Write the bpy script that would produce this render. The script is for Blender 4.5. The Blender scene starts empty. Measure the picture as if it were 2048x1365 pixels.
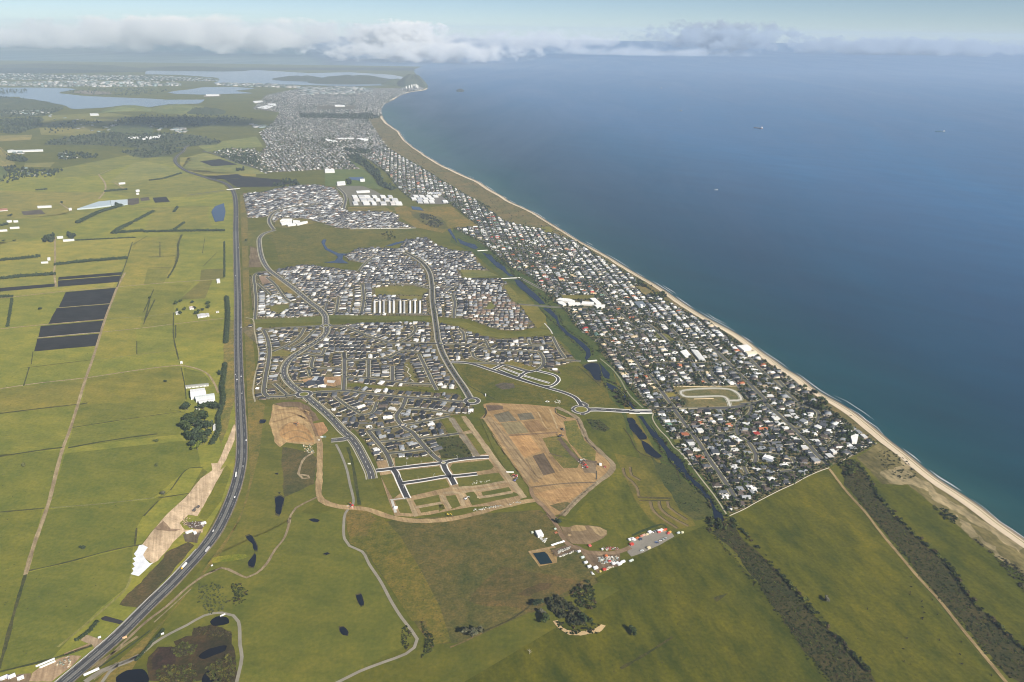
import bpy, math, random
import numpy as np
from mathutils import Vector, Matrix
from mathutils.geometry import tessellate_polygon

R = math.radians
rng = random.Random(7)
nrng = np.random.default_rng(7)
SC = bpy.context.scene
COL = SC.collection

# ------------------------------------------------------------------ camera
CAM_H = 850.0                       # the aircraft's height over the plain, metres
FPX = 1536.0                        # focal length in pixels of the 2048 wide photograph (27 mm)
HORIZON = 65.0
PITCH = math.atan((682.5 - HORIZON) / FPX)
ROLL = R(0.85)
_right0 = Vector((1, 0, 0))
_up0 = Vector((0, math.sin(PITCH), math.cos(PITCH)))
FWD = Vector((0, math.cos(PITCH), -math.sin(PITCH)))
RIGHT = _right0 * math.cos(ROLL) + _up0 * math.sin(ROLL)
UP = _up0 * math.cos(ROLL) - _right0 * math.sin(ROLL)
cam_d = bpy.data.cameras.new('camera')
cam = bpy.data.objects.new('camera', cam_d)
COL.objects.link(cam)
m = Matrix((RIGHT, UP, -FWD)).transposed().to_4x4()
m.translation = Vector((0, 0, CAM_H))
cam.matrix_world = m
cam_d.sensor_width = 36.0
cam_d.lens = 36.0 * FPX / 2048.0
cam_d.clip_start = 1.0
cam_d.clip_end = 250000.0
SC.camera = cam

# ------------------------------------------------------------------ light
SUN_EL = R(33)
SUN_AZ = math.atan2(0.66, -0.75)     # clockwise from +Y: behind the camera, to the right
to_sun = Vector((math.sin(SUN_AZ) * math.cos(SUN_EL), math.cos(SUN_AZ) * math.cos(SUN_EL), math.sin(SUN_EL)))
world = bpy.data.worlds.new('World')
SC.world = world
world.use_nodes = True
wn = world.node_tree
bg = wn.nodes['Background']
sky = wn.nodes.new('ShaderNodeTexSky')
sky.sky_type = 'NISHITA'
sky.sun_disc = False
sky.sun_elevation = SUN_EL
sky.sun_rotation = SUN_AZ
sky.altitude = 850
sky.air_density = 0.6
sky.dust_density = 0.0
sky.ozone_density = 2.0
bg.inputs['Strength'].default_value = 0.05
wn.links.new(sky.outputs[0], bg.inputs['Color'])
sun_d = bpy.data.lights.new('sun', 'SUN')
sun_d.energy = 5.0
sun_d.angle = R(0.5)
sun_d.color = (1.0, 0.93, 0.82)
sun = bpy.data.objects.new('sun', sun_d)
COL.objects.link(sun)
sun.rotation_euler = (-to_sun).to_track_quat('-Z', 'Y').to_euler()
sun.location = to_sun * 3000
SC.view_settings.view_transform = 'Standard'
SC.view_settings.look = 'None'
SC.view_settings.exposure = 0.7
SC.view_settings.gamma = 1.0
SC.view_settings.use_curve_mapping = False
SC.render.engine = 'CYCLES'
SC.cycles.volume_bounces = 3
SC.cycles.filter_width = 1.05
SC.cycles.max_bounces = 6
SC.cycles.diffuse_bounces = 2
SC.cycles.glossy_bounces = 2
SC.cycles.transmission_bounces = 2
SC.cycles.volume_max_steps = 256

# ------------------------------------------------------------------ map maths
def G(px, py, z=0.0):
    """point of the ground seen at a pixel of the 2048 x 1365 photograph"""
    d = FWD + RIGHT * ((px - 1024.0) / FPX) + UP * ((682.5 - py) / FPX)
    t = (z - CAM_H) / d.z
    return (d.x * t, d.y * t)

def PIX(x, y, z=0.0):
    v = Vector((x, y, z - CAM_H))
    w = v.dot(FWD)
    return (1024 + FPX * v.dot(RIGHT) / w, 682.5 - FPX * v.dot(UP) / w)

FR = dict(A=(480, 600, 5.1125), B=(800, 600, 5.1125), C=(500, 780, 5.1125), D=(880, 780, 5.1125),
          E=(400, 350, 4.0), F=(1200, 640, 5.1125), H=(1300, 780, 4.2667), I=(1536, 880, 2.8145),
          J=(900, 400, 4.0), K=(650, 200, 5.1125), L=(0, 300, 4.0), M=(0, 600, 4.0), N=(0, 900, 2.9355),
          O=(400, 980, 3.5449), P=(900, 980, 3.5449), Q=(0, 0, 2.9257), S=(600, 0, 2.9257), X=(0, 0, 1.0),
          T=(1260, 800, 8.5333), U=(1480, 760, 7.3), V=(1380, 890, 6.8267), Y=(1230, 1030, 11.3765),
          Z=(1040, 1040, 9.75), W=(0, 1180, 6.8267))

def pts(s):
    """'A 1,2 3,4 B 5,6': map points read off enlargements of the photograph, to ground metres"""
    out, f = [], FR['X']
    for w in s.split():
        if w in FR:
            f = FR[w]
        else:
            a, b = w.split(',')
            out.append(G(f[0] + float(a) / f[2], f[1] + float(b) / f[2]))
    return out

def at(s):
    return pts(s)[0]

def smooth(p, step=12.0, closed=False):
    """Catmull-Rom through the points, resampled"""
    P = [np.array(q, float) for q in p]
    n = len(P)
    if n < 3 and not closed:
        d = np.linalg.norm(P[1] - P[0]); k = max(1, int(d / step))
        return [tuple(P[0] + (P[1] - P[0]) * i / k) for i in range(k + 1)]
    out = []
    segs = n if closed else n - 1
    for i in range(segs):
        if closed:
            p0, p1, p2, p3 = P[i - 1], P[i], P[(i + 1) % n], P[(i + 2) % n]
        else:
            p1, p2 = P[i], P[i + 1]
            p0 = P[i - 1] if i else 2 * p1 - p2
            p3 = P[i + 2] if i + 2 < n else 2 * p2 - p1
        d = np.linalg.norm(p2 - p1)
        k = max(1, min(60, int(d / step)))
        # centripetal
        t0 = 0; t1 = t0 + max(1e-3, np.linalg.norm(p1 - p0)) ** .5
        t2 = t1 + max(1e-3, d) ** .5; t3 = t2 + max(1e-3, np.linalg.norm(p3 - p2)) ** .5
        for j in range(k):
            t = t1 + (t2 - t1) * j / k
            A1 = (t1 - t) / (t1 - t0) * p0 + (t - t0) / (t1 - t0) * p1
            A2 = (t2 - t) / (t2 - t1) * p1 + (t - t1) / (t2 - t1) * p2
            A3 = (t3 - t) / (t3 - t2) * p2 + (t - t2) / (t3 - t2) * p3
            B1 = (t2 - t) / (t2 - t0) * A1 + (t - t0) / (t2 - t0) * A2
            B2 = (t3 - t) / (t3 - t1) * A2 + (t - t1) / (t3 - t1) * A3
            out.append(tuple((t2 - t) / (t2 - t1) * B1 + (t - t1) / (t2 - t1) * B2))
    if not closed:
        out.append(tuple(P[-1]))
    return out

def wander(p, amp, step):
    """an uneven natural edge: resample a closed outline and push its points about"""
    q = []
    n = len(p)
    for i in range(n):
        a, b = np.array(p[i]), np.array(p[(i + 1) % n])
        k = max(1, min(40, int(np.linalg.norm(b - a) / step)))
        for j in range(k):
            q.append(a + (b - a) * j / k)
    q = np.array(q)
    w = nrng.normal(0, 1, q.shape)
    w = (w + np.roll(w, 1, 0) + np.roll(w, -1, 0)) / 2.0
    return [tuple(v) for v in q + w * amp * .6]

def lift(level, x, y):
    """sheets lie a few centimetres over one another, more with distance so that they stay apart"""
    return level * 0.06 * (1 + math.hypot(x, y) / 1200.0)

def inside(poly, X, Y):
    X = np.asarray(X, float); Y = np.asarray(Y, float)
    r = np.zeros(X.shape, bool)
    n = len(poly)
    for i in range(n):
        x1, y1 = poly[i]; x2, y2 = poly[(i + 1) % n]
        if y1 == y2:
            continue
        c = ((y1 > Y) != (y2 > Y)) & (X < (x2 - x1) * (Y - y1) / (y2 - y1) + x1)
        r ^= c
    return r

# ------------------------------------------------------------------ objects
def tag(o, label=None, cat=None, group=None, kind=None):
    if label: o['label'] = label
    if cat: o['category'] = cat
    if group: o['group'] = group
    if kind: o['kind'] = kind
    return o

def mesh_data(name, V, F, mat, col=None, smooth_shade=False):
    me = bpy.data.meshes.new(name)
    V = np.asarray(V, np.float32)
    if isinstance(F, np.ndarray) and F.ndim == 2:
        k = F.shape[1]; nf = len(F)
        me.vertices.add(len(V)); me.vertices.foreach_set('co', V.ravel())
        me.loops.add(nf * k); me.loops.foreach_set('vertex_index', F.astype(np.int32).ravel())
        me.polygons.add(nf)
        me.polygons.foreach_set('loop_start', np.arange(0, nf * k, k, dtype=np.int32))
        me.polygons.foreach_set('loop_total', np.full(nf, k, np.int32))
        me.update(calc_edges=True)
    else:
        me.from_pydata([tuple(map(float, v)) for v in V], [], [tuple(f) for f in F])
        nf = len(me.polygons)
    a = me.attributes.new('col', 'FLOAT_COLOR', 'FACE')
    c = np.ones((nf, 4), np.float32)
    if col is not None:
        col = np.asarray(col, np.float32)
        c[:, :3] = col if col.ndim == 2 else col[None, :]
    a.data.foreach_set('color', c.ravel())
    if mat is not None:
        me.materials.append(mat)
    if smooth_shade:
        me.polygons.foreach_set('use_smooth', np.ones(nf, bool))
    return me

def add(name, me, parent=None, loc=(0, 0, 0), rz=0.0, color=(1, 1, 1), scale=None):
    o = bpy.data.objects.new(name, me)
    COL.objects.link(o)
    o.location = loc
    o.rotation_euler = (0, 0, rz)
    if scale: o.scale = scale
    if me is not None: o.color = (*color[:3], 1)
    if parent is not None: o.parent = parent
    return o

def empty(name, loc, rz=0.0, label=None, cat=None, group=None):
    o = bpy.data.objects.new(name, None)
    COL.objects.link(o)
    o.location = loc; o.rotation_euler = (0, 0, rz)
    return tag(o, label, cat, group)

class MB:
    """collects vertices and faces of one mesh"""
    def __init__(s): s.V = []; s.F = []; s.C = []
    def quad(s, a, b, c, d, col=(1, 1, 1)):
        n = len(s.V); s.V += [a, b, c, d]; s.F.append((n, n + 1, n + 2, n + 3)); s.C.append(col)
    def tri(s, a, b, c, col=(1, 1, 1)):
        n = len(s.V); s.V += [a, b, c]; s.F.append((n, n + 1, n + 2)); s.C.append(col)
    def box(s, x0, x1, y0, y1, z0, z1, col=(1, 1, 1), top=1.0, bottom=False):
        cx, cy = (x0 + x1) / 2, (y0 + y1) / 2
        t = [(cx + (x - cx) * top, cy + (y - cy) * top, z1) for x, y in ((x0, y0), (x1, y0), (x1, y1), (x0, y1))]
        b = [(x0, y0, z0), (x1, y0, z0), (x1, y1, z0), (x0, y1, z0)]
        n = len(s.V); s.V += b + t
        fs = [(0, 1, 5, 4), (1, 2, 6, 5), (2, 3, 7, 6), (3, 0, 4, 7), (4, 5, 6, 7)]
        if bottom: fs.append((3, 2, 1, 0))
        s.F += [tuple(n + i for i in f) for f in fs]; s.C += [col] * len(fs)
        return s
    def bar(s, p, q, w, h=None, col=(1, 1, 1)):
        p, q = Vector(p), Vector(q); h = h or w
        d = (q - p).normalized()
        u = d.cross(Vector((0, 0, 1)))
        u = u.normalized() if u.length > 1e-3 else Vector((1, 0, 0))
        v = u.cross(d).normalized()
        n = len(s.V)
        for c in (p, q):
            for a, b in ((-1, -1), (1, -1), (1, 1), (-1, 1)):
                s.V.append(tuple(c + u * a * w / 2 + v * b * h / 2))
        s.F += [tuple(n + i for i in f) for f in ((0, 1, 5, 4), (1, 2, 6, 5), (2, 3, 7, 6), (3, 0, 4, 7), (0, 3, 2, 1), (4, 5, 6, 7))]
        s.C += [col] * 6
        return s
    def cyl(s, c, r, z0, z1, n=10, col=(1, 1, 1), axis='z', r2=None):
        r2 = r if r2 is None else r2
        b = len(s.V)
        for z, rr in ((z0, r), (z1, r2)):
            for i in range(n):
                a = 2 * math.pi * i / n
                p = (rr * math.cos(a), rr * math.sin(a), z)
                if axis == 'y': p = (p[0], p[2], p[1])
                if axis == 'x': p = (p[2], p[0], p[1])
                s.V.append((c[0] + p[0], c[1] + p[1], c[2] + p[2]))
        for i in range(n):
            j = (i + 1) % n
            s.F.append((b + i, b + j, b + n + j, b + n + i)); s.C.append(col)
        s.F.append(tuple(b + n + i for i in range(n))); s.C.append(col)
        s.F.append(tuple(b + n - 1 - i for i in range(n))); s.C.append(col)
        return s
    def data(s, name, mat, smooth_shade=False):
        return mesh_data(name, np.array(s.V, np.float32), s.F, mat, np.array(s.C, np.float32), smooth_shade)

# ------------------------------------------------------------------ materials
def new_mat(name):
    m = bpy.data.materials.new(name); m.use_nodes = True
    nt = m.node_tree
    return m, nt, nt.nodes['Principled BSDF']

def _n(nt, t, **k):
    n = nt.nodes.new(t)
    for a, b in k.items(): setattr(n, a, b)
    return n

def _mix(nt, a, b, fac, mode='MULTIPLY'):
    n = _n(nt, 'ShaderNodeMix', data_type='RGBA', blend_type=mode)
    for s, v in ((n.inputs[0], fac), (n.inputs[6], a), (n.inputs[7], b)):
        if hasattr(v, 'is_linked'): nt.links.new(v, s)
        elif isinstance(v, (int, float)): s.default_value = v
        else: s.default_value = (*v, 1)
    return n.outputs[2]

def _noise(nt, vec, scale, detail=3, rough=.55, dist=0.0):
    n = _n(nt, 'ShaderNodeTexNoise')
    n.inputs['Scale'].default_value = scale
    n.inputs['Detail'].default_value = detail
    n.inputs['Roughness'].default_value = rough
    n.inputs['Distortion'].default_value = dist
    nt.links.new(vec, n.inputs['Vector'])
    return n.outputs['Fac']

def _ramp(nt, fac, stops):
    r = _n(nt, 'ShaderNodeValToRGB')
    e = r.color_ramp.elements
    while len(e) < len(stops): e.new(.5)
    for i, (p, c) in enumerate(stops):
        e[i].position = p; e[i].color = (*c, 1)
    nt.links.new(fac, r.inputs[0])
    return r.outputs[0]

def _base(nt):
    """object colour times the mesh's own colour, and world position in metres"""
    oi = _n(nt, 'ShaderNodeObjectInfo')
    at_ = _n(nt, 'ShaderNodeAttribute', attribute_name='col')
    geo = _n(nt, 'ShaderNodeNewGeometry')
    return _mix(nt, oi.outputs['Color'], at_.outputs['Color'], 1.0), geo.outputs['Position']

def _mapped(nt, pos, rot, sx, sy):
    mp = _n(nt, 'ShaderNodeMapping')
    mp.vector_type = 'TEXTURE'      # turn first, then stretch
    mp.inputs['Rotation'].default_value = (0, 0, -rot)
    mp.inputs['Scale'].default_value = (1 / sx, 1 / sy, 1)
    nt.links.new(pos, mp.inputs['Vector'])
    return mp.outputs[0]

def ground_mat(name, layers, rough=.9, bump=None, spec=.15):
    """layers: (scale per metre, detail, dark multiplier, bright multiplier, rot, stretch x, stretch y)"""
    m, nt, b = new_mat(name)
    c, pos = _base(nt)
    for sc_, det, lo, hi, rot, sx, sy in layers:
        v = _mapped(nt, pos, rot, sx, sy) if (sx != 1 or sy != 1 or rot) else pos
        f = _noise(nt, v, sc_, det, .6)
        c = _mix(nt, c, _ramp(nt, f, ((.33, lo), (.67, hi))), 1.0)
    nt.links.new(c, b.inputs['Base Color'])
    b.inputs['Roughness'].default_value = rough
    b.inputs['Specular IOR Level'].default_value = spec
    if bump:
        sc_, dist_, rot, sx, sy = bump
        v = _mapped(nt, pos, rot, sx, sy)
        f = _noise(nt, v, sc_, 4, .6)
        bn = _n(nt, 'ShaderNodeBump')
        bn.inputs['Strength'].default_value = 1.0
        bn.inputs['Distance'].default_value = dist_
        nt.links.new(f, bn.inputs['Height'])
        nt.links.new(bn.outputs[0], b.inputs['Normal'])
    return m

# direction of the coast near the camera, for streaks that follow the old dune ridges
_c0, _c1 = G(1781, 884), G(1415, 642)
COAST = math.atan2(_c1[1] - _c0[1], _c1[0] - _c0[0])
_r0, _r1 = G(964, 841), G(1062, 978)
RUT = math.atan2(_r1[1] - _r0[1], _r1[0] - _r0[0])      # machines run along the new lots
M = {}
M['grass'] = ground_mat('pasture', [
    (1 / 320, 3, (.82, .88, .86), (1.15, 1.10, 1.0), 0, 1, 1),
    (1 / 55, 5, (.78, .86, .82), (1.22, 1.12, 1.05), 0, 1, 1),
    (1 / 24, 3, (.90, .92, .90), (1.10, 1.08, 1.08), .18, .04, 1),
    (1 / 7, 4, (.82, .87, .84), (1.17, 1.12, 1.12), 0, 1, 1)], bump=(1 / 5, .8, 0, 1, 1))
M['dune_grass'] = ground_mat('dune_pasture', [
    (1 / 150, 5, (.70, .80, .75), (1.26, 1.16, 1.0), -COAST, .45, 1),
    (1 / 34, 5, (.60, .71, .66), (1.40, 1.27, 1.1), -COAST, .5, 1),
    (1 / 6, 4, (.76, .82, .78), (1.22, 1.16, 1.15), 0, 1, 1)], bump=(1 / 70, 7, -COAST, .4, 1))
M['rough_grass'] = ground_mat('rough_grass', [
    (1 / 90, 5, (.70, .82, .70), (1.30, 1.12, 1.05), 0, 1, 1),
    (1 / 16, 5, (.68, .80, .70), (1.32, 1.16, 1.15), 0, 1, 1),
    (1 / 4, 3, (.82, .86, .82), (1.2, 1.15, 1.15), 0, 1, 1)], bump=(1 / 8, 1.6, 0, 1, 1))
M['crop'] = ground_mat('ploughed', [
    (1 / 50, 4, (.75, .75, .75), (1.3, 1.25, 1.2), 0, 1, 1),
    (1 / 5, 2, (.75, .75, .75), (1.3, 1.3, 1.3), .18, .08, 1.4)], bump=(1 / 4, .6, .18, .05, 1))
M['soil'] = ground_mat('soil', [
    (1 / 70, 5, (.78, .76, .72), (1.15, 1.13, 1.1), 0, 1, 1),
    (1 / 14, 5, (.80, .78, .76), (1.16, 1.15, 1.13), .6, .5, 1),
    (1 / 6, 4, (.78, .75, .71), (1.16, 1.15, 1.12), -RUT, .07, 1.3),
    (1 / 3, 3, (.9, .88, .86), (1.1, 1.1, 1.1), 0, 1, 1)], bump=(1 / 16, 2.2, .6, .5, 1))
M['sand'] = ground_mat('beach_sand', [
    (1 / 40, 4, (.88, .86, .84), (1.08, 1.07, 1.06), -COAST, .2, 1),
    (1 / 5, 4, (.9, .89, .88), (1.08, 1.07, 1.06), 0, 1, 1)], bump=(1 / 9, .8, 0, 1, 1))
M['dune_sand'] = ground_mat('dune_sand', [
    (1 / 55, 5, (.30, .33, .24), (1.12, 1.1, 1.08), -COAST, .35, 1),
    (1 / 9, 5, (.55, .58, .5), (1.2, 1.18, 1.15), -COAST, .5, 1)], bump=(1 / 12, 2.0, 0, 1, 1))
M['seal'] = ground_mat('asphalt', [
    (1 / 40, 4, (.88, .88, .88), (1.13, 1.13, 1.12), 0, 1, 1),
    (1 / 3, 3, (.92, .92, .92), (1.08, 1.08, 1.08), 0, 1, 1)], rough=.85, spec=.3)
M['pale'] = ground_mat('concrete', [
    (1 / 20, 4, (.86, .86, .85), (1.1, 1.1, 1.1), 0, 1, 1)], rough=.85, spec=.25)
M['plot'] = ground_mat('garden_plots', [
    (1 / 26, 4, (.70, .72, .66), (1.3, 1.22, 1.1), 0, 1, 1),
    (1 / 7, 4, (.62, .72, .62), (1.4, 1.25, 1.3), 0, 1, 1)], bump=(1 / 6, .5, 0, 1, 1))
M['paint'] = ground_mat('painted_metal', [(1 / 6, 3, (.94, .94, .94), (1.05, 1.05, 1.05), 0, 1, 1)], rough=.5, spec=.35)
M['roof'] = ground_mat('roofing', [
    (1 / 5, 3, (.88, .88, .88), (1.1, 1.1, 1.1), 0, 1, 1)], rough=.55, spec=.35)
M['wall'] = ground_mat('wall_cladding', [(1 / 3, 3, (.9, .9, .9), (1.06, 1.06, 1.06), 0, 1, 1)], rough=.8, spec=.2)
M['glass'] = ground_mat('window_glass', [(1 / 3, 1, (.95, .95, .95), (1.05, 1.05, 1.05), 0, 1, 1)], rough=.08, spec=.6)
M['leaf'] = ground_mat('foliage', [
    (1 / 3.5, 3, (.68, .74, .66), (1.32, 1.24, 1.2), 0, 1, 1)], rough=.75, spec=.15)
M['bark'] = ground_mat('bark', [(1 / .8, 3, (.8, .8, .8), (1.2, 1.2, 1.2), 0, 1, 1)], rough=.9)
M['plastic'] = ground_mat('plastic_sheeting', [(1 / 9, 4, (.86, .86, .88), (1.06, 1.06, 1.06), 0, 1, 1)], rough=.45, spec=.4, bump=(1 / 6, .8, .5, .3, 1))

def water_mat(name, rough, bump, spec=.5):
    m, nt, b = new_mat(name)
    c, pos = _base(nt)
    f = _noise(nt, pos, 1 / 60, 3)
    c = _mix(nt, c, _ramp(nt, f, ((.3, (.8, .85, .85)), (.7, (1.2, 1.15, 1.1)))), 1.0)
    nt.links.new(c, b.inputs['Base Color'])
    b.inputs['Roughness'].default_value = rough
    b.inputs['IOR'].default_value = 1.33
    b.inputs['Specular IOR Level'].default_value = spec
    f = _noise(nt, pos, 1 / 3.0, 3)
    bn = _n(nt, 'ShaderNodeBump'); bn.inputs['Distance'].default_value = bump
    nt.links.new(f, bn.inputs['Height']); nt.links.new(bn.outputs[0], b.inputs['Normal'])
    return m
M['pond'] = water_mat('pond_water', .08, .05)

def sea_mat():
    m, nt, b = new_mat('sea_water')
    geo = _n(nt, 'ShaderNodeNewGeometry'); pos = geo.outputs['Position']
    # distance off the beach: water turns from teal over sand to deep blue
    nx, ny = math.sin(COAST), -math.cos(COAST)
    if nx < 0: nx, ny = -nx, -ny
    dot = _n(nt, 'ShaderNodeVectorMath', operation='DOT_PRODUCT')
    nt.links.new(pos, dot.inputs[0]); dot.inputs[1].default_value = (nx, ny, 0)
    off = nx * _c0[0] + ny * _c0[1]
    wob = _noise(nt, _mapped(nt, pos, -COAST, .25, 1), 1 / 260, 4)
    ad = _n(nt, 'ShaderNodeMath', operation='MULTIPLY_ADD')
    nt.links.new(wob, ad.inputs[0]); ad.inputs[1].default_value = 260.0
    nt.links.new(dot.outputs['Value'], ad.inputs[2])
    mr = _n(nt, 'ShaderNodeMapRange')
    nt.links.new(ad.outputs[0], mr.inputs[0])
    mr.inputs[1].default_value = off + 60; mr.inputs[2].default_value = off + 2400
    c = _ramp(nt, mr.outputs[0], ((0.0, (.020, .066, .064)), (.06, (.003, .042, .056)), (.2, (.002, .032, .066)), (.5, (.005, .050, .118)), (1.0, (.013, .085, .205))))
    # slow patches: wind lanes and currents
    f = _noise(nt, _mapped(nt, pos, -COAST + R(24), .22, 1), 1 / 900, 5, .6, .6)
    c = _mix(nt, c, _ramp(nt, f, ((.3, (.72, .78, .83)), (.7, (1.30, 1.22, 1.16)))), 1.0)
    f3 = _noise(nt, _mapped(nt, pos, -COAST - R(35), .25, 1), 1 / 120, 3, .55)
    c = _mix(nt, c, _ramp(nt, f3, ((.3, (.82, .85, .88)), (.7, (1.2, 1.16, 1.12)))), 1.0)
    nt.links.new(c, b.inputs['Base Color'])
    r = _ramp(nt, f, ((.35, (.31,) * 3), (.65, (.42,) * 3)))
    nt.links.new(r, b.inputs['Roughness'])
    b.inputs['IOR'].default_value = 1.33
    b.inputs['Specular IOR Level'].default_value = .30
    return m
M['sea'] = sea_mat()

# ------------------------------------------------------------------ sheets and ribbons
def sheet(name, p, mat, level, color, amp=0.0, step=14.0, rounded=False, parent=None, kind='structure'):
    if isinstance(p, str): p = pts(p)
    if rounded: p = smooth(p, step, closed=True)
    if amp: p = wander(p, amp, step)
    tris = tessellate_polygon([[Vector((x, y, 0)) for x, y in p]])
    V = np.array([(x, y, lift(level, x, y)) for x, y in p], np.float32)
    T = np.array(tris, np.int32)
    a, b, c = V[T[:, 0]], V[T[:, 1]], V[T[:, 2]]
    cr = np.cross(b - a, c - a)[:, 2]
    T[cr < 0] = T[cr < 0][:, ::-1]
    o = add(name, mesh_data(name, V, T, mat), parent, color=color)
    if kind: o['kind'] = kind
    return o, p

def offset_line(p, d):
    P = np.array(p, float)
    t = np.gradient(P, axis=0)
    t /= np.maximum(1e-6, np.linalg.norm(t, axis=1))[:, None]
    nrm = np.stack([-t[:, 1], t[:, 0]], 1)
    return P + nrm * (np.asarray(d)[..., None] if np.ndim(d) else d)

def ribbon(name, p, width, mat, level, color, off=0.0, smoothed=True, step=12.0, parent=None, kind='structure', vary=0.0, smooth_pts=True):
    if isinstance(p, str): p = pts(p)
    if smooth_pts: p = smooth(p, step)
    n = len(p)
    w = np.full(n, width / 2.0)
    if vary: w = w * (1 + vary * (nrng.random(n) - .5))
    a = offset_line(p, off + w); b = offset_line(p, off - w)
    V = [(x, y, lift(level, x, y)) for x, y in a] + [(x, y, lift(level, x, y)) for x, y in b]
    F = np.array([(i, n + i, n + i + 1, i + 1) for i in range(n - 1)], np.int32)
    me = mesh_data(name, V, F, mat)
    if name is None: return p, me
    o = add(name, me, parent, color=color)
    if kind: o['kind'] = kind
    return o, p
# ================================================================== the land and the sea
C_FIELD = (.205, .205, .034)       # left plain pasture
C_FIELD_Y = (.250, .228, .046)
C_FIELD_D = (.098, .100, .013)
C_DUNE = (.074, .077, .0055)        # pasture on the old dunes, right
C_ROUGH = (.105, .115, .026)
C_DRY = (.170, .150, .048)
C_SANDY = (.36, .25, .125)
C_EARTH = (.33, .205, .098)
C_PEAT = (.022, .021, .022)
C_SOIL = (.10, .075, .05)
C_SEAL = (.060, .060, .064)
C_SEAL_OLD = (.088, .086, .086)
C_KERB = (.50, .48, .43)
C_TRACK = (.33, .27, .17)
C_GRAVEL = (.27, .245, .20)
C_SAND = (.62, .53, .39)

coast_raw = ('X 2420,1366 2200,1188 I 1441,560 1300,460 1200,380 1070,290 950,210 800,90 690,10 H 1900,320 1750,205 1600,110 1420,10 '
             'F 2045,585 1900,500 1780,410 1640,320 1480,200 1300,90 1150,10 J 1850,810 1680,700 1500,590 1350,505 1130,380 950,280 800,180 620,75 460,0 '
             'K 1850,1010 1700,920 1550,830 1350,740 1150,640 1000,550 870,460 800,390 760,330 650,250 600,190 570,110 610,45 700,0 X 806,189 825,184 848,181 856,177')
coast = smooth(pts(coast_raw), 25)
_c = np.array(coast)
_t = np.arange(len(_c))
_c = _c + offset_line(_c, 1) * 0 + (offset_line(_c, 1) - _c) * (2.5 * np.sin(_t * .37) + 2 * np.sin(_t * .11 + 1))[:, None]
coast = [tuple(v) for v in _c]

def surf(name, rows, mat, color, kind='structure'):
    """a strip built from rows of 3-D points"""
    n = len(rows[0]); V = [v for r_ in rows for v in r_]
    F = np.array([(k * n + i, (k + 1) * n + i, (k + 1) * n + i + 1, k * n + i + 1) for k in range(len(rows) - 1) for i in range(n - 1)], np.int32)
    Va = np.array(V)
    a, b_, c_ = Va[F[:, 0]], Va[F[:, 1]], Va[F[:, 2]]
    if np.cross(b_ - a, c_ - a)[:, 2].mean() < 0: F = F[:, ::-1].copy()
    o = add(name, mesh_data(name, V, F, mat, smooth_shade=True), color=color)
    o['kind'] = kind
    return o

FAR = 20900.0
def raw_sheet(name, p, z, mat, color):
    T = np.array(tessellate_polygon([[Vector((x, y, 0)) for x, y in p]]), np.int32)
    V = np.array([(x, y, z) for x, y in p], np.float32)
    cr = np.cross(V[T[:, 1]] - V[T[:, 0]], V[T[:, 2]] - V[T[:, 0]])[:, 2]
    T[cr < 0] = T[cr < 0][:, ::-1]
    o = add(name, mesh_data(name, V, T, mat), color=color)
    o['kind'] = 'structure'
    return o
raw_sheet('sea', [(-33000, -2600), (33000, -2600), (33000, FAR + 94), (-33000, FAR + 94)], -1.2, M['sea'], (1, 1, 1))
raw_sheet('far_sea', [(-95000, FAR + 106), (95000, FAR + 106), (95000, 110000), (-95000, 110000)], -1.2, M['sea'], (1, 1, 1))
land_edge = offset_line(coast, 9.0)
tip = [at('X 852,172'), at('X 846,163'), at('X 834,152'), at('X 826,140')]
land = [tuple(v) for v in land_edge] + tip + [(tip[-1][0], FAR), (-33000, FAR), (-33000, -2600), (coast[0][0] + 300, -2600)]
raw_sheet('ground', land, 0.0, M['grass'], C_FIELD_D)

# beach: wet edge, dry sand, and the slope up to the dunes
dist = np.array([math.hypot(*v) for v in coast])
wid = 21 + 5 * np.sin(_t * .05) + 3 * nrng.random(len(coast))
def row(d, z):
    q = offset_line(coast, d)
    return [(x, y, (z if z < 1 else lift(5, x, y))) for x, y in q]
surf('wet_sand', [row(-9, -1.45), row(-1, -1.12), row(4.5, -.75)], M['sand'], (.25, .20, .14))
surf('beach', [row(4.2, -.76), row(12, .15), row(wid, 2)], M['sand'], C_SAND)
# breaking waves along the water's edge
def foam_strip(d0, prob, w, seg):
    b = MB(); i = 0
    q0 = offset_line(coast, -d0)
    while i < len(coast) - seg:
        if math.hypot(*coast[i]) < 7500 and rng.random() < prob:
            L_ = rng.randint(2, seg)
            ww = np.sin(np.linspace(0.15, 2.99, L_ + 1)) * w * rng.uniform(.5, 1.2)
            dd = d0 + rng.uniform(-4, 4)
            o1 = offset_line(coast, -dd)[i:i + L_ + 1]; 
            ctr = o1
            tn = np.gradient(np.array(coast), axis=0)[i:i + L_ + 1]; tn /= np.linalg.norm(tn, axis=1)[:, None]
            nn = np.stack([-tn[:, 1], tn[:, 0]], 1)
            jit = nrng.normal(0, 1.2, L_ + 1)
            A_ = ctr + nn * (ww / 2 + jit)[:, None]; B_ = ctr - nn * (ww / 2 - jit)[:, None]
            for k in range(L_):
                b.quad((*A_[k], -.98), (*B_[k], -.98), (*B_[k + 1], -.98), (*A_[k + 1], -.98))
            i += L_
        i += 1
    return b
fb = foam_strip(8, .6, 2.4, 9)
o = add('foam', fb.data('foam', M['plastic']), color=(.80, .82, .82)); tag(o, 'thin white lines of breaking waves along the beach', kind='stuff')
fb = foam_strip(22, .06, 2, 4)
o = add('foam', fb.data('foam', M['plastic']), color=(.74, .78, .78)); tag(o, 'short white crests of small waves off the beach', kind='stuff')

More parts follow.
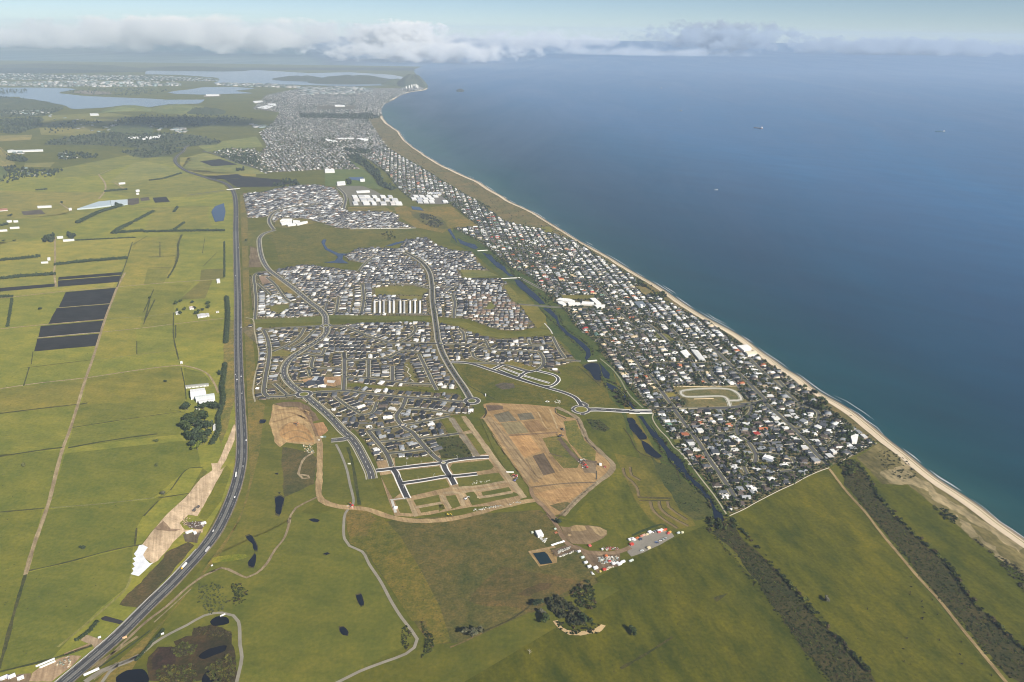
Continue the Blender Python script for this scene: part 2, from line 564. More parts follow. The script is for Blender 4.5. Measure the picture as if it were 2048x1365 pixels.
# dunes behind the beach
def along(i0px, i1px):
    a, b_ = at(i0px), at(i1px)
    ia = int(np.argmin([math.hypot(v[0] - a[0], v[1] - a[1]) for v in coast])); ib = int(np.argmin([math.hypot(v[0] - b_[0], v[1] - b_[1]) for v in coast]))
    return min(ia, ib), max(ia, ib)
i0, i1 = along('X 2300,1270', 'X 1785,882')
q = [tuple(v) for v in offset_line(coast, 20)[i0:i1 + 1]]
sheet('dune', q + pts('I 640,20 600,35 500,100 560,170 640,250 700,270 790,250 900,350 1050,470 1150,560 1280,640 1441,790 X 2200,1260'), M['dune_sand'], 1, (.215, .178, .075), 4, 12)
for s in ('I 660,160 760,150 850,215 990,310 1100,385 1250,480 1400,570 1441,605 1441,640 1300,560 1180,480 1050,400 930,330 840,260 760,255 690,240 640,200',
          'I 1060,420 1120,470 1180,540 1150,560 1100,500', 'I 1180,540 1290,620 1360,690 1340,700 1250,640 1200,580', 'I 700,60 780,110 830,160 800,170 740,120'):
    sheet('sand_blow', s, M['dune_sand'], 2, (.40, .32, .19), 6, 6)
i0, i1 = along('X 1781,884', 'X 765,240')
ii = list(range(i0, i1 + 1))
# the grassy strip between the town and the beach
town_edge_beach = pts('H 1880,440 1750,330 1600,220 1470,100 1350,10 F 1100,20 J 2000,960 1700,790 1500,640 1200,460 1000,330 700,230 560,205 440,170 230,30 K 1700,1110 1400,950 1200,830 1000,700 820,600 640,490 550,370 480,260 440,200 470,150')
q = [tuple(v) for v in offset_line(coast, 18)[i0:i1 + 1]]
sheet('dune', q + town_edge_beach[::-1], M['rough_grass'], 1, (.135, .118, .05), 4, 16)

# ------------------------------------------------------------------ the left plain
def field(s, color, mat='grass', level=1, amp=0.6, name='paddock'):
    return sheet(name, s, M[mat], level, color, amp, 18)
base_left = 'X -900,1500 -900,330 -200,330 120,345 300,318 345,318 352,330 400,352 466,383 474,600 481,850 470,960 380,1130 130,1365 60,1450'
field(base_left, C_FIELD, level=1)
field('L 0,740 1090,705 1080,760 900,1105 500,1140 0,1190', C_FIELD_Y, level=2)
field('L 1090,705 1440,680 1420,830 1400,960 1310,1068 940,1100', (0.225, 0.203, 0.038), level=2)
field('L 1440,680 1795,660 1795,1030 1310,1068 1380,980', C_FIELD, level=2)
field('L 1180,955 1370,940 1310,1068 1150,1080', (0.161, 0.161, 0.031), level=3)
field('L 1610,960 1795,950 1795,1030 1600,1045', (0.135, 0.128, 0.034), level=3)
field('L 1600,1055 1700,1045 1640,1190 1440,1200 1380,1250', (0.161, 0.144, 0.034), level=3)
field('L 930,1110 1560,1060 1390,1250 1390,1364 850,1364', (0.180, 0.177, 0.031), level=2)
field('M 840,165 1135,135 1120,225 825,258', (0.238, 0.214, 0.039), level=3)
field('M 1145,130 1390,110 1385,200 1130,222', (0.173, 0.171, 0.031), level=3)
field('M 1095,330 1390,310 1395,405 1095,435', (0.167, 0.177, 0.031), level=3)
field('M 810,268 1090,238 1090,435 740,480', (0.212, 0.198, 0.034), level=3)
field('M 1400,205 1780,155 1790,350 1450,300 1410,310', (0.193, 0.187, 0.031), level=3)
field('M 0,720 690,632 610,835 300,870 0,908', (0.199, 0.177, 0.036), level=2)
field('M 700,630 1390,535 1450,540 1480,680 1480,880 590,1020 650,840', (0.186, 0.171, 0.031), level=2)
field('M 630,840 1480,800 1480,880 580,1022', (0.154, 0.155, 0.029), level=3)
field('M 1470,545 1630,585 1700,680 1490,690', (0.128, 0.139, 0.024), level=3)
field('M 0,915 605,842 500,1180 0,1250', (0.173, 0.177, 0.031), level=2)
field('M 580,1030 1480,890 1500,1000 1490,1070 545,1180', (0.154, 0.161, 0.029), level=2)
field('N 0,30 370,0 290,300 260,345 0,365', (0.154, 0.161, 0.027), level=2)
field('N 385,20 1150,-60 1180,105 1100,110 900,285 280,345', (0.143, 0.152, 0.025), level=2)
field('N 270,352 900,290 1000,240 840,390 800,460 785,560 170,712', (0.135, 0.144, 0.024), level=2)
field('N 0,372 250,350 150,735 0,1290', (0.152, 0.155, 0.025), level=2)
field('N 165,722 780,570 770,740 740,810 600,920 420,1100 300,1230 0,1310 80,970', (0.135, 0.144, 0.025), level=2)
field('N 830,560 1105,262 1190,110 1220,130 1000,370 900,470 840,545', (0.128, 0.128, 0.024), level=3)
# further off
field('L 0,330 830,340 780,395 620,480 500,520 0,570', (0.218, 0.193, 0.047), level=2)
field('L 0,580 560,495 620,480 900,470 600,610 350,690 0,760', (0.193, 0.187, 0.036), level=2)
field('L 980,470 1680,450 1660,520 1700,620 1390,640 1160,640 1230,490', (0.199, 0.187, 0.038), level=2)
field('L 850,290 1500,190 1790,280 1830,330 1560,380 1030,380 840,330', (0.180, 0.177, 0.038), level=2)
field('L 1060,110 1160,85 1400,150 1480,185 1300,230 1000,260 860,270', (0.198, 0.198, 0.055), level=2)
field('L 480,150 1040,40 1380,60 1390,130 1150,90 1000,130 900,160 820,200 430,230', (0.161, 0.166, 0.036), level=2)
field('L 200,110 440,100 400,140 190,140', (0.182, 0.171, 0.055), level=2)
field('L 1440,60 1600,60 1700,140 1900,130 2048,170 2048,215 1650,205 1480,165 1440,120', (0.218, 0.193, 0.047), level=2)
field('Q 1060,990 1100,920 1200,895 1500,980 1560,1020 1200,1020', (0.177, 0.182, 0.055), level=2)
field('Q 1150,850 1500,800 1540,860 1210,890', (0.167, 0.177, 0.047), level=2)
field('Q 250,680 620,660 780,680 690,720 520,750 250,740', (0.173, 0.166, 0.043), level=2)
field('Q 230,750 500,740 620,760 480,800 240,790', (0.193, 0.171, 0.043), level=2)
field('Q 0,795 190,790 180,820 0,830', (0.214, 0.182, 0.060), level=3)
field('Q 0,860 60,910 90,960 0,1020', (0.214, 0.182, 0.060), level=3)
field('Q 640,635 740,615 870,640 1000,615 1150,620 1300,640 1290,670 1100,680 900,650 700,660', (0.167, 0.166, 0.043), level=2)
# woods and scrub on the far plain, coloured darker to carry cloud shade
for s in ('Q 0,700 240,690 240,740 100,790 0,780',
          'Q 250,830 500,790 750,770 1100,790 1300,830 1250,850 900,870 500,850 260,850', 'Q 700,890 1000,860 1080,880 1000,910 840,930 760,915',
          'Q 0,570 100,575 180,585 330,615 380,640 250,680 0,690'):
    sheet('woods_and_shade', s, M['rough_grass'], 3, (.060, .072, .036), 30, 60)
# ploughed peat
for s in ('L 525,1140 935,1105 885,1230 470,1262', 'M 452,70 890,36 842,156 388,194', 'M 325,213 838,166 805,261 307,302', 'M 298,313 800,272 766,370 272,414',
          'L 470,1020 982,980 975,1002 465,1042', 'L 466,1048 973,1008 960,1058 462,1098', 'L -60,1112 440,1072 435,1096 -60,1142',
          'L 1600,95 1760,75 1900,120 1700,133', 'L 1640,215 1900,195 1940,212 1720,240', 'E 200,40 420,20 640,40 800,60 600,95 300,100 260,80',
          'E 60,15 300,10 420,18 200,38', 'L 1220,385 1330,378 1360,418 1240,425'):
    sheet('ploughed_field', s, M['crop'], 4, C_PEAT, .8, 14)
for s in ('L 1020,395 1110,385 1115,430 1060,445 1020,440', 'L 170,495 330,480 365,515 190,525', 'L 1120,385 1190,380 1200,405 1130,412'):
    sheet('ploughed_field', s, M['crop'], 4, (.085, .07, .055), .8, 14)
# tracks
def track(s, w, color=C_TRACK, level=5, name='farm_track', mat='soil', vary=.25):
    return ribbon(name, s, w, M[mat], level, color, vary=vary)
track('L 1000,985 940,1100 885,1240 845,1345 M 740,480 690,622 620,850 560,1040 500,1200 455,1364 N 290,300 250,420 200,560 150,735', 7)
track('M 0,714 300,670 690,626 1100,565 1400,529 1480,531 1640,580 1720,680 1745,745', 5)
track('L 0,1190 100,1180 500,1135 900,1102 1300,1068 1720,1040', 5)
track('L 450,1268 880,1232', 4); track('M -40,240 250,210 590,180 850,156', 5, (.36, .28, .17)); track('M 860,154 1200,130 1400,103', 3, (.22, .22, .10))
track('M 300,307 570,281 812,261', 6, (.40, .34, .26)); track('M 812,261 1100,232 1400,195 1790,150', 4)
track('M 720,488 1100,440 1400,408', 2.5, (.2, .2, .08)); track('L 440,700 440,900 435,1000 450,1100', 6)
track('L 790,200 840,270 840,330 790,395', 9); track('L 790,200 900,155', 7, (.25, .23, .12)); track('L 915,265 995,315', 8); track('L 480,430 570,490', 7)
track('L 1800,325 1500,365', 9, C_SEAL_OLD, name='country_road', mat='seal', vary=0)
track('L 2048,150 1900,105 1700,30 1620,10 Q 1200,890', 12, C_SEAL_OLD, name='country_road', mat='seal', vary=0)
track('N 770,740 745,810 640,910 500,1030 340,1160', 4, (.22, .22, .07))
track('N 300,342 600,318 905,283', 3, (.2, .21, .09))
# drains and dark fence lines
for s, w in (('M 0,912 300,875 612,840', 5), ('M 640,838 700,828', 6), ('M 0,1255 400,1195 500,1185', 5), ('M 545,1187 800,1140 1060,1100 1260,1075', 5), ('M 580,1025 1000,960 1450,895', 2.5),
             ('N 0,368 260,345', 4), ('N 930,285 1110,258', 3), ('N 170,712 400,660 640,595 790,565 830,560', 3.5), ('N 792,560 803,460', 3.5), ('N 845,390 930,300', 3.5),
             ('N 1000,240 1110,110 1190,105', 2.5), ('N 150,735 80,970 20,1200 -10,1290', 5), ('N 0,1305 320,1225 540,1150', 4), ('M 190,690 235,540', 3), ('M 215,545 720,485', 2), ('M 265,415 250,520', 2),
             ('M 1390,105 1390,300 1430,480', 3.5), ('M 1405,205 1405,310', 4), ('L 1455,680 1425,760 1425,850 1390,950 1340,1030', 8), ('L 1190,860 1400,850', 5), ('L 1180,950 1380,940', 4),
             ('L 1060,740 1000,930 935,1100', 4), ('M 1150,200 1200,0', 4), ('M 610,210 905,1240', 0), ('L 1280,860 1280,740', 3), ('L 1230,1120 1150,1300', 4), ('M 1095,435 1095,330', 2),
             ('L 1350,750 1150,700', 0), ('M 1450,545 1480,690 1490,800', 2.5), ('N 590,1000 720,880', 0), ('L 1500,180 1600,200', 0), ('L 980,470 1660,455', 3), ('L 1240,500 1670,500', 2), ('L 1180,690 1050,770', 3),
             ('L 1640,700 1620,830', 2), ('L 1740,820 1630,930', 2.5), ('L 1240,1200 1160,1364', 4), ('L 620,770 625,800', 0)):
    if w: ribbon('drain', s, w, M['rough_grass'], 6, (.062, .068, .028), vary=.7)

sheet('woods_and_shade', 'X -400,136 -400,147 0,149 290,144 450,141 700,141 828,142 826,136', M['rough_grass'], 2, (.026, .038, .034), 60, 200)
sheet('woods_and_shade', 'Q -400,428 0,432 400,446 850,444 1060,452 1240,460 1285,470 1240,478 900,472 400,468 0,466 -400,470', M['rough_grass'], 4, (.05, .062, .036), 30, 120)
# ------------------------------------------------------------------ harbour, far water
C_HARB = (.17, .215, .25)
M['harbour'] = water_mat('harbour_water', .22, .25, .9)
for s in ('Q -600,515 330,515 460,525 370,540 340,547 500,565 800,576 960,586 1195,585 1150,610 1000,613 860,630 730,618 600,633 430,640 330,608 180,582 100,570 -600,566',
          'Q 985,545 1050,532 1190,512 1350,510 1500,517 1380,535 1480,548 1200,556 1050,553',
          'Q 860,410 1300,421 1500,412 1800,430 2048,425 2300,440 2440,470 2300,500 2048,508 1700,497 1450,497 1250,490 1290,462 1240,455 1050,440 850,437'):
    sheet('harbour', s, M['harbour'], 3, C_HARB, 30, 90)
sheet('causeway', 'Q 1200,556 1290,552 1290,566 1190,570', M['sand'], 4, (.3, .28, .24))
sheet('estuary_flat', 'Q 420,545 480,530 640,540 660,552 540,556', M['sand'], 4, (.20, .17, .13), 15, 60)
# ================================================================== right and lower fields
sheet('field', 'X 700,1500 X 1240,1180 P 1010,640 1300,480 1640,320 1815,250 H 470,1160 520,1230 660,1365 I 20,900 215,1180 390,1365 X 1780,1500', M['dune_grass'], 2, C_DUNE)
sheet('field', 'H 690,1085 780,1030 1360,740 1600,640 I 350,170 500,350 640,520 790,720 930,900 1080,1080 1250,1280 1340,1365 X 2060,1420 1800,1500 1660,1365 1560,1200 1480,1080', M['dune_grass'], 2, (.080, .082, .0060))
sheet('field', 'I 470,170 600,290 720,420 860,560 1010,700 1110,850 1210,980 1320,1070 1441,1190 X 2200,1420 2200,1280 I 1441,760 1250,640 1150,560 1000,420 880,330 780,255 640,250 560,200', M['dune_grass'], 2, (.080, .082, .0060))
sheet('field', 'X 790,1040 1080,1020 1130,1060 1200,1165 1060,1225 930,1285 860,1290 700,1060', M['rough_grass'], 2, (.092, .086, .026))
sheet('field', 'X 1000,1130 1170,1165 1060,1225 940,1200', M['rough_grass'], 3, (.098, .080, .028), 5, 10)
sheet('field', 'O 800,180 1030,120 1010,330 1060,400 1150,440 1300,700 1480,960 1520,1080 1300,1180 1000,1365 -100,1420 -400,1365 -200,800 240,300 560,120', M['grass'], 2, (0.115, 0.120, 0.019))
sheet('field', 'O 1040,180 1300,200 1420,330 1560,560 1700,830 1780,1080 1640,1100 1600,930 1500,930 1330,660 1180,440 1060,380', M['rough_grass'], 3, (0.126, 0.113, 0.022))
sheet('field', 'X 1130,850 1240,830 1290,900 1320,1000 1350,1060 1260,1110 1230,1060 1130,1040 1060,1020 1140,1040 1210,960 1220,930 1190,870', M['dune_grass'], 2, (0.100, 0.102, 0.0136))
sheet('field', 'D 1780,650 2045,700 J 1300,1365 X 1340,960 1392,1052 1330,1065 1300,1040 1270,1000', M['dune_grass'], 3, (0.148, 0.124, 0.0238))
sheet('field', 'X 905,725 925,728 990,745 1060,768 1130,795 1165,818 1120,812 1040,806 975,803 945,770', M['rough_grass'], 2, (0.094, 0.094, 0.0150))
sheet('field', 'X 1110,730 1175,735 1235,790 1260,815 1170,812 1150,795 1120,790 1150,760', M['rough_grass'], 2, (0.096, 0.096, 0.0150))
sheet('field', 'X 500,810 540,812 560,800 610,800 700,890 760,990 860,1040 700,1020 640,1000 520,1080 430,1150 380,1130 470,990', M['grass'], 2, (0.117, 0.116, 0.020))
sheet('verge', 'X 494,390 500,640 508,700 514,800 530,810 520,900 495,1000 440,1110 340,1230 190,1365 240,1380 300,1280 400,1150 480,1040 500,960 497,860 487,600 480,390', M['rough_grass'], 3, (.150, .130, .035))
sheet('verge', 'X 450,640 468,640 474,780 460,830 440,900 445,760', M['rough_grass'], 3, (.175, .155, .045), 3, 12)
# lagoon corridor
sheet('stream_bank', 'J 30,230 230,330 330,410 480,540 640,620 800,790 930,900 1000,1010 1190,1150 F 0,330 200,560 440,870 H 50,210 200,420 350,630 500,790 680,1050 540,1090 400,900 200,700 100,640 0,500 F 280,1150 250,1000 200,900 100,800 J 1200,1400 1010,1290 940,1180 820,1080 700,860 600,740 420,620 270,500 180,420 0,340', M['rough_grass'], 3, (.056, .080, .017), 1.5, 12)
sheet('wetland', 'H 0,560 60,620 160,640 250,720 330,800 440,890 520,1000 530,1060 500,1085 440,1110 400,1120 250,1020 240,1000 150,850 80,740', M['rough_grass'], 4, (.060, .070, .020), 3, 10)
sheet('wetland', 'J 480,690 560,780 690,850 760,930 790,1040 690,1010 620,960 560,860 490,800 430,690', M['rough_grass'], 4, (.135, .135, .03), 3, 14)
sheet('wetland', 'K 700,1100 830,1090 960,1130 1080,1100 1270,1070 1400,1180 1580,1300 1300,1310 1200,1360 1050,1330 930,1310 760,1200', M['rough_grass'], 3, (.165, .135, .035), 3, 18)
sheet('wetland', 'K 850,1130 1000,1160 1180,1200 1270,1320 1100,1310 960,1250', M['rough_grass'], 4, (0.099, 0.096, 0.029), 8, 18)
sheet('field', 'E 540,490 700,440 860,400 960,390 1100,435 1480,435 1730,428 1800,500 1640,510 1480,560 1300,580 1160,620 960,710 640,725 600,560', M['rough_grass'], 3, (0.108, 0.108, 0.0218))
sheet('field', 'E 380,450 560,440 600,470 480,500 480,600 380,570', M['rough_grass'], 4, (0.132, 0.128, 0.0306))
sheet('earth_bank', 'E 400,570 450,580 490,680 490,740 390,740', M['soil'], 4, (.17, .135, .085), 3, 12)
sheet('field', 'K 0,690 250,550 370,690 490,790 600,920 400,900 240,890 0,880', M['grass'], 3, (0.100, 0.128, 0.0340))
sheet('field', 'K 1200,915 1310,910 1385,970 1300,985', M['grass'], 5, (0.176, 0.160, 0.0408))
sheet('woods_and_shade', 'K 230,570 330,560 440,640 560,740 600,860 730,900 680,930 560,880 480,770 400,690 300,640', M['rough_grass'], 5, (.055, .068, .038), 12, 30)
for s in ('H 0,290 60,375 100,420 150,500 240,580 280,640 330,740 420,830 500,940 560,1020 600,1070 620,1112 570,1108 545,1060 530,990 450,870 350,780 250,680 160,600 140,540 60,440 0,380 F 520,1190 430,1040 385,985 430,985 500,1080 570,1165',
          'F 0,440 50,500 100,560 95,610 50,600 20,540', 'F 60,640 150,680 250,760 270,800 340,890 372,916 330,916 290,860 240,810 150,740 60,690',
          'J 740,868 800,872 860,940 880,1000 960,1070 1050,1130 1120,1200 1125,1250 1100,1290 1080,1270 1090,1220 1000,1130 930,1080 860,1010 850,960 780,900',
          'J 512,640 560,640 620,700 690,760 765,838 720,836 660,790 600,740 540,690', 'J 260,425 320,440 380,500 440,540 460,580 515,618 470,612 420,570 370,540 300,470',
          'J 60,310 120,340 200,360 225,385 205,400 150,380 80,350', 'J 0,230 40,300 60,350 20,300 -20,240'):
    sheet('stream', s, M['pond'], 6, (.010, .016, .034), 1.6, 7)
sheet('stream', 'T 640,960 760,930 850,990 890,1060 930,1170 1090,1364 V 130,540 290,730 350,880 440,960 465,1025 440,1060 400,1000 350,1030 325,1020 310,900 240,760 100,620 0,480 T 960,1364 860,1260 740,1110 660,1030', M['pond'], 6.5, (.010, .016, .034), 1.0, 6)
for s in ('F 280,1010 330,1010 362,1060 300,1065', 'F 304,1070 366,1066 400,1100 432,1150 348,1155', 'F 352,1160 436,1156 470,1190 470,1222 410,1226 372,1185', 'F 430,1240 500,1280 590,1364 H 100,570 60,585 F 480,1364',
          'B 1880,680 1960,650 2020,660 2045,700 2045,830 2000,820 1940,740', 'C 260,1110 310,1090 345,1110 335,1180 300,1280 265,1260 265,1180', 'C 610,1330 660,1320 710,1335 690,1355 650,1352',
          'C 110,310 160,310 150,340 100,345', 'C 250,860 290,850 285,870', 'C 288,1055 318,1052 308,1066', 'O 330,335 360,325 385,360 405,400 400,430 382,430 375,390 345,360', 'O 385,455 397,480 380,550 348,545 345,515 370,480',
          'O 875,455 900,447 918,455 895,465', 'O 1110,750 1145,742 1155,775 1160,815 1140,825 1118,790', 'O 990,975 1020,975 1050,1010 1045,1035 1015,1030 995,1005',
          'L 1690,500 1720,455 1790,430 1805,500 1790,570 1720,580', 'K 240,795 390,795 410,835 270,820', 'E 1690,255 1760,260 1790,290 1700,280'):
    big = s[0] in 'LKE'
    if not big:
        q_ = pts(s); c_ = np.mean(q_, 0); sheet('pond_margin', [tuple(c_ + (np.array(v) - c_) * 1.22) for v in q_], M['rough_grass'], 6, (.060, .058, .026), 1.0, 4)
    sheet('pond', s, M['pond'], 7, (.03, .05, .09) if big else (.007, .010, .020), .8, 4 if not big else 12, rounded=not big)
sheet('pond', 'E 970,540 1000,600 1080,640 1105,660 1080,690 990,706 1190,712 1140,680 1145,650 1180,634 1110,632 1020,590 1000,560 1010,520 985,520', M['pond'], 7, (.03, .045, .08))
sheet('pond', 'E 1480,575 1560,545 1640,530 1620,545 1540,570', M['pond'], 7, (.03, .045, .08))
# settling pond with its sand bank
sheet('earth_bank', 'Z 155,625 530,560 680,640 720,730 720,840 375,920', M['soil'], 4, (.30, .215, .10), .6, 8)
sheet('pond', 'Z 250,660 480,630 545,690 640,850 400,880', M['pond'], 7, (.008, .022, .030), .4, 5)
# wetland ponds at the lower edge
sheet('wetland', 'N 880,1220 930,1160 1030,1150 1020,1120 1130,1090 1140,1040 1240,1035 1360,1070 1370,1110 1380,1365 870,1365', M['rough_grass'], 4, (.048, .038, .018), 4, 8)
for s in ('N 1235,1010 1270,980 1330,985 1345,1020 1300,1035 1250,1035', 'N 1165,1215 1210,1180 1260,1165 1330,1155 1320,1180 1260,1205 1200,1230', 'N 680,1340 740,1300 830,1290 870,1330 860,1380 690,1380',
          'N 1190,1330 1230,1290 1280,1310 1270,1400 1200,1400'):
    sheet('pond', s, M['pond'], 7, (.006, .007, .012), 1.2, 5, rounded=True)
sheet('wetland', 'N 885,1240 935,1165 1010,1160 1040,1220 1030,1280 960,1300 900,1290', M['rough_grass'], 5, (.036, .025, .020), 2, 6)
sheet('wetland', 'N 1130,1130 1210,1120 1340,1120 1365,1170 1280,1250 1160,1240', M['rough_grass'], 5, (.042, .032, .018), 2, 6)
# bare and dry patches in the fields
for s, c in (('P 480,740 560,690 640,665 720,670 690,700 560,760', (.078, .060, .026)), ('C 330,590 640,650 680,700 670,960 350,1100 330,800', (.085, .078, .032)), ('N 700,905 830,780 990,600 1110,540 1140,560 1000,730 820,940', (.076, .066, .030)),
             ('B 980,870 1060,845 1170,860 1165,900 1040,920', (.09, .08, .065)), ('D 1500,300 1640,320 1740,400 1680,430 1560,400', (.05, .06, .02)), ('O 80,480 300,462 340,475 250,500 100,520 70,520', (.16, .175, .022)),
             ('P 1870,760 1980,740 1900,790', (.06, .06, .02)), ('O 1020,130 1150,110 1250,200 1180,330 1060,330', (.135, .11, .03))):
    sheet('rough_patch', s, M['rough_grass'], 4, c, 3, 8)

# ------------------------------------------------------------------ earthworks
sheet('earthworks', 'D 440,150 520,135 900,150 1180,180 1200,240 1290,280 1390,290 1480,480 1540,560 1640,640 1720,740 1770,780 1700,880 1600,960 1400,1120 1250,1270 1180,1290 1100,1230 950,1090 930,1010 800,850 620,580 500,380 420,290 470,240 460,200', M['soil'], 4, (.34, .235, .115), 1.5, 12)
EW = [('pad', 'D 545,260 700,220 790,320 610,335', (.165, .150, .105)), ('pad', 'D 790,250 930,235 970,300 820,315', (.165, .152, .11)), ('pad', 'D 620,340 820,325 910,440 700,460', (.24, .205, .115)),
      ('pad', 'D 850,330 1000,310 1100,420 920,440', (.25, .165, .085)), ('pad', 'D 705,480 920,465 1035,630 860,695', (.40, .25, .115)), ('pad', 'D 945,680 1060,650 1180,850 1060,880', (.125, .095, .065)),
      ('pad', 'D 470,160 640,165 650,200 490,220', (.15, .11, .08)), ('grass_patch', 'D 1040,500 1220,470 1290,520 1440,720 1400,800 1260,800 1100,640', (.135, .125, .034)), ('grass_patch', 'D 1260,325 1390,315 1480,520 1600,640 1590,740 1450,700 1300,500', (.14, .135, .034)),
      ('cut', 'D 960,1060 1200,1010 1470,980 1440,1060 1320,1130 1180,1170 1060,1110', (.40, .26, .125)), ('cut', 'D 1170,1100 1330,1080 1340,1110 1190,1150', (.17, .13, .09)), ('grass_patch', 'D 1120,1180 1300,1150 1370,1170 1230,1250', (.14, .115, .05)),
      ('cut', 'D 640,230 700,212 1130,190 1180,370 1080,400 960,240 900,200', (.30, .205, .095)), ('cut', 'D 1430,720 1600,740 1590,860 1480,850', (.21, .165, .11)), ('cut', 'D 870,700 940,690 1060,880 960,960', (.28, .21, .115)),
      ('cut', 'D 430,290 520,270 700,480 860,700 930,900 900,960 700,640 520,380', (.31, .235, .135))]
for nm, s, c in EW:
    sheet('earth_' + nm if nm != 'grass_patch' else nm, s, M['rough_grass' if nm == 'grass_patch' else 'soil'], 5 if nm != 'pad' else 6, c, 1.6 if nm != 'pad' else .3, 8)
for s, w, c in (('D 1190,180 1400,290 1500,500 1640,640 1770,770 1740,850 1600,960 1400,1130 1250,1290', 11, (.27, .225, .15)), ('D 930,1010 950,1090 1050,1180 1180,1330', 9, (.26, .19, .12)), ('D 1220,500 1330,640 1460,760', 10, (.13, .10, .075)),
                ('D 1440,720 1600,745', 8, (.13, .10, .075)), ('D 700,470 1200,440', 6, (.22, .15, .09)), ('D 1030,500 1100,640 1250,830', 9, (.27, .19, .10)), ('D 1110,650 1250,690', 3, (.11, .085, .06)), ('D 420,290 650,640 930,1010', 5, (.26, .19, .10)),
                ('D 480,300 700,600 940,900 1010,950', 3, (.24, .175, .10)), ('D 540,330 800,660 1000,900', 3, (.23, .17, .10)), ('D 930,1000 1300,960 1600,950', 4, (.17, .13, .085)), ('D 880,710 1000,900 1050,920', 3, (.22, .16, .09)),
                ('D 1120,200 1180,340 1200,400', 4, (.40, .31, .18)), ('D 1000,230 1100,400 1140,400', 3, (.40, .30, .17)), ('D 445,290 475,240 460,190', 4, (.06, .055, .035)), ('D 1180,190 1185,240 1290,300', 3, (.08, .07, .045)),
                ('D 1400,300 1470,450 1500,520 1610,630', 4, (.10, .075, .045)), ('D 1600,830 1600,920', 3, (.08, .07, .05)), ('D 1190,1320 1260,1265 1420,1100 1590,960', 3, (.11, .085, .05))):
    ribbon('haul_track', s, w, M['soil'], 7, c, vary=.4)
# dune of sand beside the arterial
sheet('earthworks', 'C 240,150 330,175 500,180 600,210 640,290 620,350 660,470 690,540 640,570 370,545 310,590 250,540 230,420 200,350 215,260', M['soil'], 4, (.40, .29, .15), 2, 8)
sheet('earth_cut', 'C 640,345 740,335 800,420 720,480 670,470', M['soil'], 5, (.36, .215, .11), 2, 8)
sheet('earth_cut', 'C 250,140 400,120 520,125 620,190 720,310 640,330 600,220 500,185 330,180', M['soil'], 4, (.17, .125, .08), 3, 8)
sheet('earth_cut', 'C 300,400 420,330 560,370 640,470 660,540 380,535 300,470', M['soil'], 5, (.42, .265, .12), 2, 8)
for s in ('C 270,210 480,200 600,240', 'C 250,260 400,235 580,300', 'C 240,330 330,310 480,260 600,330', 'C 300,430 400,340 560,360', 'C 330,470 430,420 560,440 640,520', 'C 380,520 480,480 620,530'):
    ribbon('haul_track', s, 5, M['soil'], 6, (.30, .205, .10), vary=.6)
sheet('earthworks', 'Z 790,140 960,150 1060,110 1200,110 1330,120 1560,140 1690,210 1690,290 1620,360 1440,440 1330,480 1140,480 1000,450 880,330', M['soil'], 4, (.22, .165, .10), 1.5, 6)
sheet('earth_cut', 'Z 1330,125 1560,145 1690,215 1685,290 1600,340 1500,280 1400,180', M['soil'], 5, (.36, .28, .16), 1, 6)
sheet('earth_cut', 'Z 1000,130 1100,110 1260,130 1290,200 1150,230 1000,220', M['soil'], 5, (.36, .27, .14), 1, 6)
sheet('earthworks', 'Z 590,610 900,510 1100,500 1320,600 1950,640 1950,900 1640,960 1500,980 1380,850 1300,700 1100,600 760,720 660,720', M['soil'], 4, (.165, .125, .085), 1, 8)
sheet('yard', 'Y 320,640 440,560 760,440 1040,330 1290,420 1350,500 1000,700 640,870 370,960 280,860', M['seal'], 5, (.23, .21, .175), .5, 8)
sheet('earthworks', 'W 400,1250 440,1140 560,1050 740,960 960,890 1120,900 960,1060 700,1263', M['soil'], 5, (.36, .27, .18), 1.2, 6)
sheet('earthworks', 'W 1100,690 1190,620 1330,660 1440,700 1280,800 1260,760', M['soil'], 5, (.34, .27, .19), 1, 6)
sheet('earthworks', 'W 0,1200 300,1150 430,1140 400,1263 0,1263 -100,1280', M['soil'], 4, (.20, .15, .10), 1, 6)
# sandy strip beside the highway, with white sheeting at its end
sheet('earthworks', 'M 1870,1000 1890,1010 1880,1120 1800,1300 1760,1364 N 1330,90 1290,150 1260,220 1160,390 1110,380 1060,430 1090,470 1195,470 1190,490 1075,485 1060,500 1000,570 930,650 895,670 830,620 835,560 900,470 990,370 1090,280 1180,170 1260,110 M 1700,1364 1690,1310 1740,1310 1800,1180', M['soil'], 5, (.56, .445, .315), 1.2, 8)
sheet('earth_cut', 'N 905,465 960,420 1000,465 1060,470 1030,480 930,475', M['soil'], 6, (.30, .22, .15), 1, 6)
o_, _ = sheet('plastic_sheeting', 'N 838,560 868,575 850,600 840,620 862,650 880,668 902,665 815,745 768,733 785,715 776,700 792,690 778,670 795,660 780,640 800,630 785,615 805,590 815,565', M['plastic'], 8, (.80, .82, .84), .5, 6)
sheet('field', 'N 1260,210 1330,90 1360,120 1300,300 1210,420 1165,400', M['grass'], 5, (0.146, 0.147, 0.020))
sheet('earth_cut', 'N 1080,430 1180,420 1210,440 1180,470 1110,460', M['soil'], 6, (.13, .10, .08), 1, 5)
sheet('earth_cut', 'N 1075,500 1180,480 1160,550 1090,540', M['soil'], 5, (.12, .10, .07), 1, 6)
o_, _ = sheet('ploughed_field', 'W 1380,390 1440,360 1690,430 1640,475 1400,420', M['crop'], 6, (.028, .027, .029), .4, 5)
